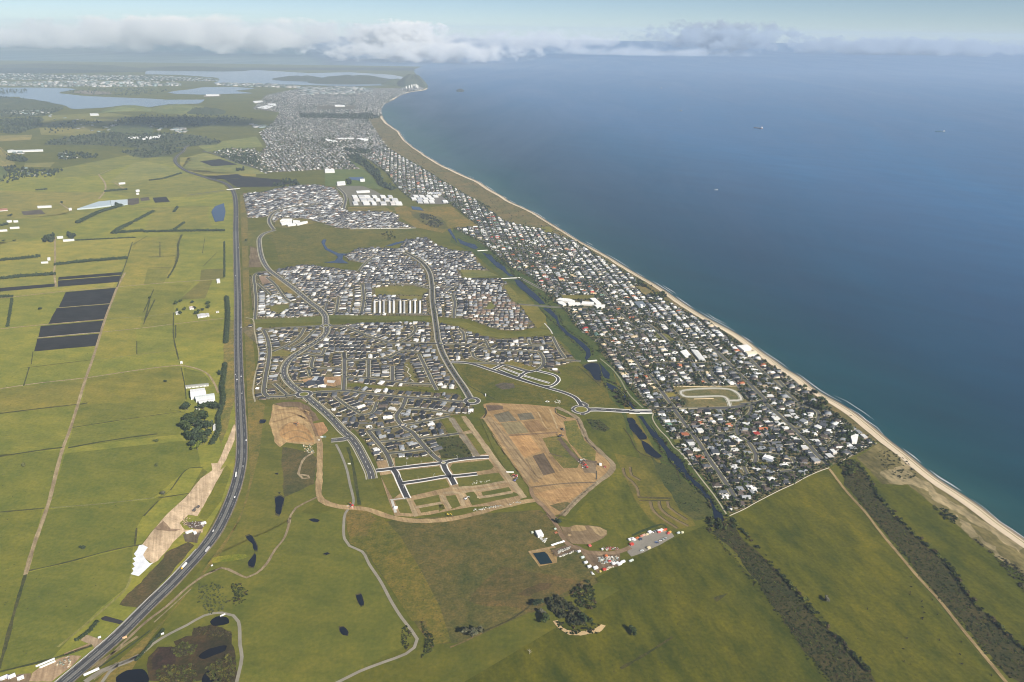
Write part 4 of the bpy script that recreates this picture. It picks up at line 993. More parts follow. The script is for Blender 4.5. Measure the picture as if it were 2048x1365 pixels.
def take(x, y, rz, w, d):
    for a, b in foot(x, y, rz, w, d, .6):
        if 0 <= a < NX and 0 <= b < NY: occ[b, a] = 2

ROOFS = {'charcoal': (.026, .027, .031), 'slate': (.085, .09, .10), 'silver': (.27, .285, .30), 'white': (.64, .64, .62), 'brown': (.085, .066, .055),
         'terracotta': (.40, .135, .060), 'red': (.34, .040, .030), 'cream': (.50, .40, .25), 'green': (.13, .22, .17), 'tan': (.19, .125, .085)}
PAL = {'west': (('charcoal', 58), ('slate', 20), ('silver', 9), ('white', 8), ('brown', 5)),
       'middle': (('charcoal', 42), ('slate', 28), ('silver', 15), ('white', 9), ('brown', 6)),
       'north': (('charcoal', 34), ('slate', 32), ('silver', 18), ('white', 10), ('tan', 6)),
       'beach': (('white', 16), ('silver', 12), ('slate', 22), ('charcoal', 18), ('brown', 21), ('terracotta', 4), ('red', 1), ('cream', 3), ('green', 1)),
       'tiles': (('tan', 26), ('brown', 22), ('silver', 20), ('slate', 20), ('white', 12)),
       'village': (('silver', 78), ('white', 14), ('slate', 8)),
       'shore': (('white', 36), ('silver', 18), ('slate', 20), ('charcoal', 14), ('brown', 6), ('terracotta', 2), ('cream', 4)),
       'far': (('white', 17), ('silver', 24), ('slate', 30), ('brown', 20), ('tan', 9))}
def pick(pal, r_=rng):
    t = r_.random() * sum(w for _, w in pal)
    for n, w in pal:
        t -= w
        if t <= 0: return n
    return pal[-1][0]
WALLS = [(.62, .60, .55), (.70, .69, .66), (.42, .36, .29), (.30, .24, .20), (.50, .46, .40), (.20, .20, .21), (.58, .50, .38)]

def hip(b, x0, x1, y0, y1, z, pitch, eave=.55, gable=False):
    x0 -= eave; x1 += eave; y0 -= eave; y1 += eave
    w, d = x1 - x0, y1 - y0
    if w >= d:
        h = d / 2 * math.tan(pitch); i = 0 if gable else d / 2; ym = (y0 + y1) / 2
        A, B_ = (x0 + i, ym, z + h), (x1 - i, ym, z + h)
        c = [(x0, y0, z), (x1, y0, z), (x1, y1, z), (x0, y1, z)]
        b.quad(c[0], c[1], B_, A); b.quad(c[2], c[3], A, B_); b.tri(c[1], c[2], B_); b.tri(c[3], c[0], A)
    else:
        h = w / 2 * math.tan(pitch); i = 0 if gable else w / 2; xm = (x0 + x1) / 2
        A, B_ = (xm, y0 + i, z + h), (xm, y1 - i, z + h)
        c = [(x0, y0, z), (x1, y0, z), (x1, y1, z), (x0, y1, z)]
        b.quad(c[1], c[2], B_, A); b.quad(c[3], c[0], A, B_); b.tri(c[0], c[1], A); b.tri(c[2], c[3], B_)
    # fascia
    for k in range(4):
        p, q = c[k], c[(k + 1) % 4]
        b.quad((p[0], p[1], z - .25), (q[0], q[1], z - .25), q, p)
    return b
P22, P28 = R(23), R(29)
def house_type(t):
    """front of the house towards -y; returns its parts and footprint"""
    wall, roof, gar, win = MB(), MB(), MB(), []
    def window(x, y, w, face):
        q = MB()
        if face in 'fb': q.box(x - w / 2, x + w / 2, y - .06, y + .06, .9, 2.1)
        else: q.box(x - .06, x + .06, y - w / 2, y + w / 2, .9, 2.1)
        win.append(q)
    if t == 0:      # plain hip
        wall.box(-5.5, 5.5, -8.5, 8.5, 0, 2.7); hip(roof, -5.5, 5.5, -8.5, 8.5, 2.7, P22); g = (-4.9, 0.1, -8.5); W_, D_ = 12, 18
    elif t == 1:    # hip with garage wing to the front
        wall.box(-6.5, 6.5, -4, 9, 0, 2.7); wall.box(-6.4, -.2, -9.5, -3.9, 0, 2.66)
        hip(roof, -6.5, 6.5, -4, 9, 2.7, P22); hip(roof, -6.4, -.2, -9.5, 0, 2.66, P22); g = (-5.8, -.8, -9.5); W_, D_ = 14, 19
    elif t == 2:    # gabled long house
        wall.box(-5, 5, -9, 9, 0, 2.7); hip(roof, -5, 5, -9, 9, 2.7, P28, gable=True); g = (-4.5, .4, -9); W_, D_ = 11, 19
    elif t == 3:    # two storeys over a lower garage
        wall.box(-5.5, 5.5, -5, 7, 0, 5.4); hip(roof, -5.5, 5.5, -5, 7, 5.4, P22); wall.box(-5.4, 1, -9.5, -4.9, 0, 2.7); hip(roof, -5.4, 1, -9.5, -3, 2.7, P22); g = (-4.9, .3, -9.5); W_, D_ = 12, 18
    elif t == 4:    # low pitched modern boxes
        wall.box(-6, 6, -4, 8, 0, 3.1); wall.box(-5.9, .5, -9, -3.9, 0, 2.8); hip(roof, -6, 6, -4, 8, 3.1, R(5), .4); hip(roof, -5.9, .5, -9, -3, 2.8, R(5), .35); g = (-5.3, .0, -9); W_, D_ = 13, 18
    elif t == 5:    # T shape of older houses
        wall.box(-8.5, 8.5, -3.5, 4, 0, 2.7); wall.box(-3.5, 3.2, 3.9, 9, 0, 2.68); wall.box(1.2, 7, -8, -3.4, 0, 2.66)
        hip(roof, -8.5, 8.5, -3.5, 4, 2.7, P22, gable=False); hip(roof, -3.5, 3.2, 0, 9, 2.68, P22); hip(roof, 1.2, 7, -8, 0, 2.66, P22, gable=True); g = (1.8, 6.4, -8); W_, D_ = 18, 18
    elif t == 6:    # large flat-roofed two storey beach house
        wall.box(-7, 7, -6, 7, 0, 6.0); roof.box(-7.5, 7.5, -6.5, 7.5, 6.0, 6.45); wall.box(-6.9, 1, -10, -5.9, 0, 2.9); roof.box(-7.3, 1.4, -10.4, -6.55, 2.9, 3.2); g = (-6, -.5, -10); W_, D_ = 15, 19
    elif t == 7:    # wide L
        wall.box(-8, 8, 0, 8, 0, 2.7); wall.box(-7.9, -.5, -8.5, .1, 0, 2.67); hip(roof, -8, 8, 0, 8, 2.7, P28); hip(roof, -7.9, -.5, -8.5, 4, 2.67, P28); g = (-7.2, -1.6, -8.5); W_, D_ = 17, 18
    gar.box(g[0], g[1], g[2] - .06, g[2] + .05, .05, 2.25)
    hx = W_ / 2 - .5 if t != 1 else 6.5
    hx = {0: 5.5, 1: 6.5, 2: 5, 3: 5.5, 4: 6, 5: 8.5, 6: 7, 7: 8}[t]; yb = {0: 8.5, 1: 9, 2: 9, 3: 7, 4: 8, 5: 9, 6: 7, 7: 8}[t]
    window(hx, 2, 2.4, 'r'); window(-hx, 3, 1.8, 'l'); window(1, yb, 2.8, 'b')
    return dict(wall=wall, roof=roof, garage=gar, win=win, w=W_, d=D_, g=g)
HT = [house_type(t) for t in range(8)]
HM = []
for h in HT:
    HM.append(dict(wall=h['wall'].data('house_wall', M['wall']), roof=h['roof'].data('house_roof', M['roof']), garage=h['garage'].data('garage_door', M['wall']),
                   win=[q.data('window', M['glass']) for q in h['win']]))
TYPES = {'west': (0, 0, 1, 1, 1, 2, 4, 7), 'middle': (0, 1, 1, 2, 4, 3), 'north': (0, 1, 2, 4), 'beach': (0, 1, 3, 4, 5, 5, 6, 7, 2, 7), 'tiles': (0, 1, 5), 'village': (0, 0, 2), 'shore': (3, 4, 6, 6, 5, 7), 'far': (0, 2)}

HOUSES = []
def zone_of(x, y):
    for k in ('west', 'middle', 'north', 'beach'):
        if inside(ZONES[k], [x], [y])[0]: return k
    return 'beach'
TILES = pts('J 130,790 180,760 480,780 700,1020 560,1045 150,950'); VILLAGE = pts('E 400,970 720,960 740,1040 560,1060 410,1100')
SHORE_L = offset_line(coast, 130); 
def palette_for(z, x, y):
    if inside(TILES, [x], [y])[0]: return 'tiles'
    if inside(VILLAGE, [x], [y])[0]: return 'village'
    if z == 'beach':
        d = np.min(np.hypot(_c[::3, 0] - x, _c[::3, 1] - y))
        if d < 230: return 'shore'
    return z
def try_house(pos, z, info, k=1.0, sizes=(1.12, 1.0, .86, .72)):
    """pos(depth) gives the middle of a house of that depth; the deepest plan that fits its plot is taken"""
    x0, y0, _r = pos(16.0)
    pal = palette_for(z, x0, y0)
    for f in sizes:
        t = rng.choice(TYPES[pal]); h = HT[t]
        sx, sy = rng.uniform(.90, 1.14) * k, f * rng.uniform(.95, 1.05) * k
        w, d = h['w'] * sx, h['d'] * sy
        x, y, rz = pos(d)
        if free(x, y, rz, w, d):
            take(x, y, rz, w, d)
            HOUSES.append(dict(x=x, y=y, rz=rz, t=t, sx=sx * rng.choice((1, -1)), sy=sy, sz=rng.uniform(.95, 1.1), roof=pick(PAL[pal]), wall=rng.choice(WALLS), pal=pal, **info))
            return w
    return 0
for si, s_ in enumerate(STREETS):
    if not s_['houses']: continue
    P_ = np.array(s_['p']); L_ = np.concatenate([[0], np.cumsum(np.hypot(*np.diff(P_, axis=0).T))])
    for side in (1, -1):
        t = 4.0
        while t < L_[-1] + 10:
            tt = min(t, L_[-1] - .1)
            i = min(len(P_) - 2, int(np.searchsorted(L_, tt, 'right')) - 1); f = (tt - L_[i]) / max(1e-6, L_[i + 1] - L_[i])
            c = P_[i] + (P_[i + 1] - P_[i]) * f; dr = (P_[i + 1] - P_[i]) / max(1e-6, L_[i + 1] - L_[i]); nr = np.array([-dr[1], dr[0]]) * side
            x, y = c + nr * (s_['keep'] + 8)
            ang = math.atan2(nr[1], nr[0]) - math.pi / 2
            z = None
            a, b = ix(x, y)
            if 0 <= a < NX and 0 <= b < NY and occ[b, a] == 1:
                z = zone_of(x, y)
                gap_ = s_['keep'] + 1.2 + rng.uniform(0, 1.2)
                w = try_house(lambda d: (*(c + nr * (gap_ + d / 2)), ang), z, dict(street=si, side=side, s=t))
                t += max(w + .5, 5) if w else 4
            else: t += 4
# remaining blocks: back to back rows along each town's own direction, with lanes between
def fill(zkey, dir_px, period=53, pitch=14.6, lanes=True, jitter=.6):
    a, b = pts(dir_px); u = np.array(b) - np.array(a); u /= np.linalg.norm(u); v = np.array([-u[1], u[0]])
    P_ = np.array(ZONES[zkey]); su, sv = P_ @ u, P_ @ v
    n = 0
    for k in range(int(sv.min() // period), int(sv.max() // period) + 1):
        for off, face in ((13.4, 1), (-13.4, -1)):
            t = su.min()
            while t < su.max():
                x, y = u * t + v * (k * period + off)
                a_, b_ = ix(x, y)
                if not (0 <= a_ < NX and 0 <= b_ < NY) or occ[b_, a_] != 1: t += 5; continue
                if not inside(ZONES[zkey], [x], [y])[0]: t += 5; continue
                ang = math.atan2(v[1], v[0]) - math.pi / 2 + (0 if face > 0 else math.pi) + rng.uniform(-.02, .02)
                w = try_house(lambda d: (x, y, ang), zkey, dict(street=None, side=face, s=t, row=k))
                t += w + .5 if w else 3
        if lanes:
            run = []
            for t in np.arange(su.min(), su.max(), 6):
                x, y = u * t + v * (k * period); a_, b_ = ix(x, y)
                ok = 0 <= a_ < NX and 0 <= b_ < NY and occ[b_, a_] == 1
                if ok: run.append((x, y))
                if (not ok or t > su.max() - 7) and run:
                    if len(run) > 9:
                        ribbon('street', run, 9, M['pale'], 6.5, (.30, .285, .23), smooth_pts=False); ribbon('street', run, 6.5, M['seal'], 7, C_SEAL_OLD, smooth_pts=False); block_line(run, 5)
                    run = []
fill('west', 'A 1100,800 1300,802'); fill('middle', 'E 1000,1100 1300,1105'); fill('north', 'E 700,250 1000,290'); fill('beach', 'H 200,160 420,460')
# second pass: squeeze single houses into gaps
for zkey, d_ in (('west', 'A 1100,800 1300,802'), ('middle', 'E 1000,1100 1300,1105'), ('north', 'E 700,250 1000,290'), ('beach', 'H 200,160 420,460')):
    a, b = pts(d_); base = math.atan2(b[1] - a[1], b[0] - a[0])
    P_ = np.array(ZONES[zkey])
    for _ in range(16000):
        x, y = rng.uniform(P_[:, 0].min(), P_[:, 0].max()), rng.uniform(P_[:, 1].min(), P_[:, 1].max())
        a_, b_ = ix(x, y)
        if 0 <= a_ < NX and 0 <= b_ < NY and occ[b_, a_] == 1 and inside(P_, [x], [y])[0]:
            a0 = base + rng.choice((0, 1, 2, 3)) * math.pi / 2
            try_house(lambda d: (x, y, a0), zkey, dict(street=None, side=0, s=0, row=None), 1.0 if _ < 7000 else .74, (1.0, .72))
for h in HOUSES: 
    h['dist'] = math.sqrt(h['x'] ** 2 + h['y'] ** 2 + CAM_H ** 2)
    h['px'] = PIX(h['x'], h['y'])
HOUSES.sort(key=lambda h: h['dist'])
NEAR, REST = HOUSES[:300], HOUSES[300:]
# ================================================================== haze and clouds
def haze_box():
    b = MB()
    x0, x1, y0, y1, z0, z1 = -34000, 34000, -3000, FAR + 100, -5.0, CAM_H + 120
    b.box(x0, x1, y0, y1, z0, z1, bottom=True)
    m_, nt, p = new_mat('air_haze')
    nt.nodes.remove(p)
    v = _n(nt, 'ShaderNodeVolumePrincipled')
    v.inputs['Color'].default_value = (.66, .81, 1.0, 1)
    v.inputs['Density'].default_value = HAZE_D
    v.inputs['Anisotropy'].default_value = 0.0
    nt.links.new(v.outputs[0], nt.nodes['Material Output'].inputs['Volume'])
    o = add('haze', b.data('haze', m_)); tag(o, 'pale blue haze lying over the whole coast', kind='stuff')
    o.visible_shadow = True
HAZE_D = 4.0e-5
haze_box()

def cloud_mat(name, dens, albedo, scale, thresh, seed):
    m_, nt, p = new_mat(name)
    nt.nodes.remove(p)
    tc = _n(nt, 'ShaderNodeTexCoord')
    ln = _n(nt, 'ShaderNodeVectorMath', operation='LENGTH')
    nt.links.new(tc.outputs['Object'], ln.inputs[0])
    geo = _n(nt, 'ShaderNodeNewGeometry')
    mp = _n(nt, 'ShaderNodeMapping'); mp.inputs['Location'].default_value = (seed * 13.7, seed * 5.1, seed)
    mp.inputs['Scale'].default_value = (1, 1, 1.5)
    nt.links.new(geo.outputs['Position'], mp.inputs['Vector'])
    f = _noise(nt, mp.outputs[0], scale, 5, .58)
    # dense in the middle, frayed by the noise towards the rim
    a1 = _n(nt, 'ShaderNodeMath', operation='MULTIPLY_ADD'); nt.links.new(f, a1.inputs[0]); a1.inputs[1].default_value = 2.6; a1.inputs[2].default_value = -1.3 + thresh
    ad = _n(nt, 'ShaderNodeMath', operation='SUBTRACT'); nt.links.new(a1.outputs[0], ad.inputs[0]); nt.links.new(ln.outputs['Value'], ad.inputs[1])
    m2 = _n(nt, 'ShaderNodeMapRange'); m2.interpolation_type = 'SMOOTHSTEP'; nt.links.new(ad.outputs[0], m2.inputs[0])
    m2.inputs[1].default_value = -.12; m2.inputs[2].default_value = .35; m2.inputs[3].default_value = 0; m2.inputs[4].default_value = dens
    v = _n(nt, 'ShaderNodeVolumePrincipled')
    v.inputs['Color'].default_value = (*albedo, 1)
    nt.links.new(m2.outputs[0], v.inputs['Density'])
    nt.links.new(v.outputs[0], nt.nodes['Material Output'].inputs['Volume'])
    m_.cycles.volume_sampling = 'MULTIPLE_IMPORTANCE'
    m_.cycles.volume_step_rate = 1.0
    return m_

def ico(sub=3):
    import bmesh
    bm = bmesh.new(); bmesh.ops.create_icosphere(bm, subdivisions=sub, radius=1.0)
    V = np.array([v.co[:] for v in bm.verts]); F = np.array([[v.index for v in f.verts] for f in bm.faces], np.int32); bm.free()
    return V, F
ICO2, ICO1 = ico(2), ico(1)

def cloud(px, py, dist_, rx, ry, rz, dens, albedo, scale, thresh, seed, label):
    """a cloud centred on the line through a map point, dist_ metres away"""
    d = FWD + RIGHT * ((px - 1024.0) / FPX) + UP * ((682.5 - py) / FPX)
    d = d * (dist_ / d.y)
    c = Vector((0, 0, CAM_H)) + d
    o = add('cloud', mesh_data('cloud', *ICO2, cloud_mat('cloud_vapour', dens, albedo, scale, thresh, seed)), loc=c, scale=(rx, ry, rz))
    tag(o, label, 'cloud', 'clouds along the horizon')
    return o
CLOUDS = [
    (390, 68, 27000, 7600, 3000, 660, .0026, (.99, .985, .975), 1 / 900, .62, 1, 'long pale grey cloud bank above the harbour, left of the bright white cloud'),
    (60, 74, 33000, 6500, 3000, 600, .0018, (.985, .985, .985), 1 / 900, .58, 2, 'thin grey cloud at the left edge of the picture, over the far land'),
    (800, 76, 24500, 2000, 1500, 560, .010, (.995, .995, .99), 1 / 420, .62, 3, 'bright white puffy cloud top above the far headland'),
    (850, 104, 23500, 4000, 1600, 380, .006, (.99, .99, .985), 1 / 480, .58, 4, 'low flat white cloud just beneath the bright puffy cloud top'),
    (1060, 82, 30000, 5200, 2400, 520, .0020, (.93, .945, .965), 1 / 700, .50, 5, 'grey stretched cloud over the sea, right of the bright puffy cloud'),
    (1440, 74, 42000, 5600, 3000, 950, .0040, (.52, .60, .71), 1 / 900, .50, 6, 'dark blue grey cloud with a ragged peak on the sea horizon'),  # low albedo here and on the next cloud paints in their shade
    (1820, 94, 45000, 11000, 4000, 620, .0042, (.52, .60, .71), 1 / 1000, .54, 7, 'long dark grey cloud band on the horizon at the right edge of the picture'),
    (1280, 106, 36000, 7000, 3000, 420, .0007, (.86, .90, .95), 1 / 900, .50, 8, 'faint thin cloud veil low over the sea, below the dark peaked cloud'),
]
for c_ in CLOUDS: cloud(*c_)
# a cloud higher up, just past the top edge of the picture: its shade lies on the far plain
def high_cloud(px, py, z, rx, ry, rz, rot, seed, label):
    x, y = G(px, py); k = z / math.tan(SUN_EL); hd = Vector((to_sun.x, to_sun.y)).normalized()
    o = add('cloud', mesh_data('cloud', *ICO2, cloud_mat('cloud_vapour', .010, (.99, .99, .99), 1 / 700, .80, seed)), loc=(x + hd.x * k, y + hd.y * k, z), rz=rot, scale=(rx, ry, rz))
    tag(o, label, 'cloud', 'clouds above the picture')
high_cloud(330, 246, 1750, 1500, 620, 170, R(8), 21, 'white cloud above the upper left edge, shading the woods of the far plain')
# ------------------------------------------------------------------ one object per house for the 300 that show largest
ORD = ['', 'first', 'second', 'third', 'fourth', 'fifth', 'sixth', 'seventh', 'eighth', 'ninth', 'tenth', 'eleventh', 'twelfth', 'thirteenth', 'fourteenth', 'fifteenth', 'sixteenth', 'seventeenth',
       'eighteenth', 'nineteenth', 'twentieth', 'twenty-first', 'twenty-second', 'twenty-third', 'twenty-fourth', 'twenty-fifth', 'twenty-sixth', 'twenty-seventh', 'twenty-eighth']
def ordn(i): return ORD[i] if i < len(ORD) else '%dth' % i
rows_ = {}
for h in NEAR:
    if h['street'] is not None:
        d = STREETS[h['street']]['desc'] or 'corner link'
        key = ('s', h['street'], h['side'])
    else:
        key = ('r', h.get('row'), h['side'], h['pal'] in ('beach', 'shore'))
    rows_.setdefault(key, []).append(h)
beach_rows = sorted({(k[1] if k[1] is not None else 99, k[2]) for k in rows_ if k[0] == 'r' and k[3]}, key=lambda a: (a[0], a[1]))
west_rows = sorted({(k[1] if k[1] is not None else 99, k[2]) for k in rows_ if k[0] == 'r' and not k[3]}, key=lambda a: (-a[0], a[1]))
for key, hs in rows_.items():
    if key[0] == 's':
        P_ = STREETS[key[1]]['p']; a, b = PIX(*P_[0]), PIX(*P_[-1])
        d = STREETS[key[1]]['desc'] or 'corner link'
        if abs(b[1] - a[1]) * 1.6 > abs(b[0] - a[0]):     # runs up the picture
            hs.sort(key=lambda h: -h['px'][1]); end = 'near end'
            cx = np.mean([np.interp(h['px'][1], *zip(*sorted((PIX(*q)[1], PIX(*q)[0]) for q in P_))) - h['px'][0] for h in hs])
            sd = 'left side' if cx > 0 else 'right side'
        else:
            hs.sort(key=lambda h: h['px'][0]); end = 'left end'
            cy = np.mean([np.interp(h['px'][0], *zip(*sorted(PIX(*q) for q in P_))) - h['px'][1] for h in hs])
            sd = 'far side' if cy > 0 else 'near side'
        for i, h in enumerate(hs):
            h['where'] = '%s from the %s, %s of the %s' % (ordn(i + 1), end, sd, d)
    elif key[3]:
        k = beach_rows.index((key[1] if key[1] is not None else 99, key[2])) + 1
        hs.sort(key=lambda h: -h['px'][1])
        for i, h in enumerate(hs): h['where'] = '%s from the pasture end, %s back row from the lagoon' % (ordn(i + 1), ordn(k))
    else:
        k = west_rows.index((key[1] if key[1] is not None else 99, key[2])) + 1
        hs.sort(key=lambda h: h['px'][0])
        for i, h in enumerate(hs): h['where'] = '%s from the left, %s back row above the bare lots' % (ordn(i + 1), ordn(k))
seen = {}
drive = MB()
def jitter_col(c, a=.12):
    k = rng.uniform(1 - a, 1 + a); return (min(.85, c[0] * k), min(.85, c[1] * k), min(.85, c[2] * k))
for h in NEAR:
    lab = '%s roofed house, %s' % (h['roof'], h['where'])
    seen[lab] = seen.get(lab, 0) + 1
    root = empty('house', (h['x'], h['y'], .3), h['rz'], lab, 'house', 'houses of the two coastal suburbs')
    root.scale = (h['sx'], h['sy'], h['sz'])
    m_ = HM[h['t']]; wc = jitter_col(h['wall'])
    add('wall', m_['wall'], root, color=wc)
    add('roof', m_['roof'], root, color=jitter_col(ROOFS[h['roof']]))
    add('garage_door', m_['garage'], root, color=rng.choice(((.6, .6, .58), (.2, .2, .2), (.4, .38, .34))))
    for w_ in m_['win']: add('window', w_, root, color=(.05, .06, .07))

# ------------------------------------------------------------------ many small ones in one mesh
def tri_arrays(mb, col=None):
    F = []; C = []
    for f, c in zip(mb.F, mb.C):
        for k in range(1, len(f) - 1): F.append((f[0], f[k], f[k + 1])); C.append(c)
    return np.array(mb.V, float), np.array(F, np.int32), np.array(C, float)
class Batch:
    def __init__(s): s.V, s.F, s.C, s.n = [], [], [], 0
    def put(s, tpl, x, y, z, rz, sx, sy, sz, col):
        V, F, C = tpl
        c, q = math.cos(rz), math.sin(rz)
        X, Y = V[:, 0] * sx, V[:, 1] * sy
        W_ = np.stack([x + c * X - q * Y, y + q * X + c * Y, z + V[:, 2] * sz], 1)
        s.V.append(W_); s.F.append(F + s.n if sx * sy > 0 else F[:, ::-1] + s.n); s.C.append(C * np.array(col)); s.n += len(V)
    def link(s, name, mat, label=None, kind='stuff', smooth_shade=False):
        o = add(name, mesh_data(name, np.concatenate(s.V), np.concatenate(s.F).astype(np.int32), mat, np.concatenate(s.C), smooth_shade))
        return tag(o, label, kind=kind)
TW = [tri_arrays(h['wall']) for h in HT]; TR = [tri_arrays(h['roof']) for h in HT]
dt = MB(); dt.quad((0, 0, 0), (4.6, 0, 0), (4.6, 7, 0), (0, 7, 0)); TD = tri_arrays(dt)
bw, br, bd = Batch(), Batch(), Batch()
for h in REST:
    bw.put(TW[h['t']], h['x'], h['y'], .3, h['rz'], h['sx'], h['sy'], h['sz'], jitter_col(h['wall'])); br.put(TR[h['t']], h['x'], h['y'], .3, h['rz'], h['sx'], h['sy'], h['sz'], jitter_col(ROOFS[h['roof']]))
for h in HOUSES:
    g = HT[h['t']]['g']; c, q = math.cos(h['rz']), math.sin(h['rz'])
    lx, ly = g[0] * h['sx'], (g[2] - 7.2)
    bd.put(TD, h['x'] + c * lx - q * ly, h['y'] + q * lx + c * ly, lift(7.2, h['x'], h['y']), h['rz'], h['sx'], 1, 1, rng.choice(((.46, .43, .36), (.36, .34, .30), (.54, .50, .42), (.28, .27, .25))))
bf = Batch(); fm = MB(); fm.box(-.14, .14, -1, 1, 0, 1.7); TF = tri_arrays(fm)
for h in HOUSES:
    if h['dist'] > 3600: continue
    c, q = math.cos(h['rz']), math.sin(h['rz']); w_, d_ = HT[h['t']]['w'] * abs(h['sx']) / 2 + .3, HT[h['t']]['d'] * h['sy'] / 2
    fc = rng.choice(((.10, .085, .065), (.05, .05, .05), (.30, .27, .22), (.16, .13, .10)))
    bf.put(TF, h['x'] + c * w_, h['y'] + q * w_, .3, h['rz'], 1, d_ * 1.1, 1, fc)
    if rng.random() < .7: bf.put(TF, h['x'] - q * (d_ + 1.5), h['y'] + c * (d_ + 1.5), .3, h['rz'] + math.pi / 2, 1, w_ * 1.1, 1, fc)
bf.link('garden_fences', M['wall'], 'garden fences between the hundreds of houses')
bw.link('distant_houses', M['wall'], 'walls of the hundreds of houses further along the coast'); br.link('distant_roofs', M['roof'], 'roofs of the hundreds of houses further along the coast')
bd.link('driveway', M['pale'], None, 'structure')

# the far half of the town, towards the headland
ft = MB(); ft.box(-5.5, 5.5, -4.2, 4.2, 0, 3.0); FW = tri_arrays(ft)
ft = MB(); hip(ft, -5.5, 5.5, -4.2, 4.2, 3.0, P28); FRF = tri_arrays(ft)
bw, br = Batch(), Batch()
FARTREES = []
def far_fill(zkey, dir_px, px_, py_, gap=.12, only_y=None):
    a, b = pts(dir_px); u = np.array(b) - np.array(a); u /= np.linalg.norm(u); v = np.array([-u[1], u[0]])
    P_ = np.array(ZONES[zkey] if isinstance(zkey, str) else zkey); su, sv = P_ @ u, P_ @ v
    k = 0
    S, T_ = np.meshgrid(np.arange(su.min(), su.max(), px_), np.arange(sv.min(), sv.max(), py_))
    S = S + nrng.normal(0, px_ * .12, S.shape); T_ = T_ + nrng.normal(0, py_ * .10, T_.shape)
    X = (S[..., None] * u + T_[..., None] * v); ok = inside(P_, X[..., 0], X[..., 1])
    big = np.sin(X[..., 0] / 260 + 1.3) * np.sin(X[..., 1] / 310) + nrng.normal(0, .5, S.shape)
    ang = math.atan2(u[1], u[0])
    for x, y, bg_ in zip(X[..., 0][ok], X[..., 1][ok], big[ok]):
        if any(inside(p_, [x], [y])[0] for p_ in FAR_HOLES): continue
        r_ = rng.random()
        if r_ < gap or bg_ > 1.05: FARTREES.append((x, y)); continue
        if rng.random() < .45: FARTREES.append((x + rng.uniform(-10, 10), y + rng.uniform(-10, 10)))
        rz = ang + rng.choice((0, math.pi / 2)) + rng.uniform(-.1, .1); s_ = rng.uniform(.85, 1.45)
        col = jitter_col(ROOFS[pick(PAL['far'])])
        z = lift(5, x, y)
        bw.put(FW, x, y, z, rz, s_, s_, 1.1, jitter_col(rng.choice(WALLS))); br.put(FRF, x, y, z, rz, s_, s_, 1.1, col)
FAR_HOLES = [pts('S 0,668 420,668 470,690 420,700 0,692'), pts('K 180,500 480,520 500,560 240,540'), pts('S 100,620 330,620 330,645 100,645')]
far_fill('far', 'K 700,900 1000,1120', 17, 27, .10)
far_fill('hamlet', 'L 1700,30 1900,105', 26, 42, .35)
bw.link('far_town_houses', M['wall'], 'houses of the far town before the headland'); br.link('far_town_roofs', M['roof'], 'roofs of the far town before the headland')
# ================================================================== trees, hedges, scrub
def crown(seed, n, rx, ry, rz, leaf, lumps=6, core=True):
    """leaf clumps spread through several lobes; colour varies from leaf to leaf"""
    r_ = np.random.default_rng(seed)
    V, F, C = [], [], []
    L_ = [(r_.normal(0, .34) * rx, r_.normal(0, .34) * ry, rz * (1.0 + r_.uniform(-.35, .55)), r_.uniform(.42, .68)) for _ in range(lumps)]
    L_.append((0, 0, rz * .95, .78))
    nv = 0
    if core:
        v, f = ICO1
        for (a, b, c, k) in L_:
            w = v * np.array([rx, ry, rz]) * k * .78 + np.array([a, b, c]) + r_.normal(0, .04 * rx, v.shape)
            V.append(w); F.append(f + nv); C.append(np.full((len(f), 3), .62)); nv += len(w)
    q = []
    for i in range(n):
        a, b, c, k = L_[i % len(L_)]
        d = r_.normal(0, 1, 3); d /= np.linalg.norm(d)
        if d[2] < -.5: d[2] = -d[2]
        p = np.array([a, b, c]) + d * np.array([rx, ry, rz]) * k * r_.uniform(.72, 1.08)
        nrm = d + r_.normal(0, .45, 3); nrm /= np.linalg.norm(nrm)
        t = np.cross(nrm, r_.normal(0, 1, 3)); t /= np.linalg.norm(t); s_ = np.cross(nrm, t)
        l = leaf * r_.uniform(.6, 1.35)
        V.append(np.array([p - t * l - s_ * l * .6, p + t * l - s_ * l * .7, p + t * l * .8 + s_ * l, p - t * l * .9 + s_ * l * .8]))
        F.append(np.array([[nv, nv + 1, nv + 2], [nv, nv + 2, nv + 3]], np.int32))
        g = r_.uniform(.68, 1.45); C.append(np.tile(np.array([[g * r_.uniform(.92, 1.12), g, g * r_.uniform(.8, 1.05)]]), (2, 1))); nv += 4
    return np.concatenate(V), np.concatenate(F).astype(np.int32), np.concatenate(C)
def cd(name, a): return mesh_data(name, a[0], a[1], M['leaf'], a[2])
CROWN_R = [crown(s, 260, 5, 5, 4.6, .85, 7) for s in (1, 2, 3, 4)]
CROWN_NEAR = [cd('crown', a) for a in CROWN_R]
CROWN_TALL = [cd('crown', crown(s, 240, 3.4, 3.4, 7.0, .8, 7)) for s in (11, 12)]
CROWN_MID = [crown(s, 46, 5, 5, 4.4, 1.5, 3) for s in (21, 22, 23, 24, 25)]
CROWN_FAR = [crown(s, 12, 5, 5, 4.6, 2.4, 1) for s in (31, 32, 33)]
BUSH = [crown(s, 26, 3, 3, 1.5, .85, 2) for s in (41, 42, 43, 44)]
tk = MB(); tk.cyl((0, 0, 0), .45, 0, 4.2, 7, r2=.28)
for a in (0.3, 2.4, 4.4): tk.bar((0, 0, 3.4), (math.cos(a) * 2, math.sin(a) * 2, 6.2), .3)
TRUNK = tk.data('trunk', M['bark'])
GREENS = [(.030, .046, .017), (.040, .058, .018), (.026, .040, .020), (.052, .066, .022), (.034, .050, .028)]
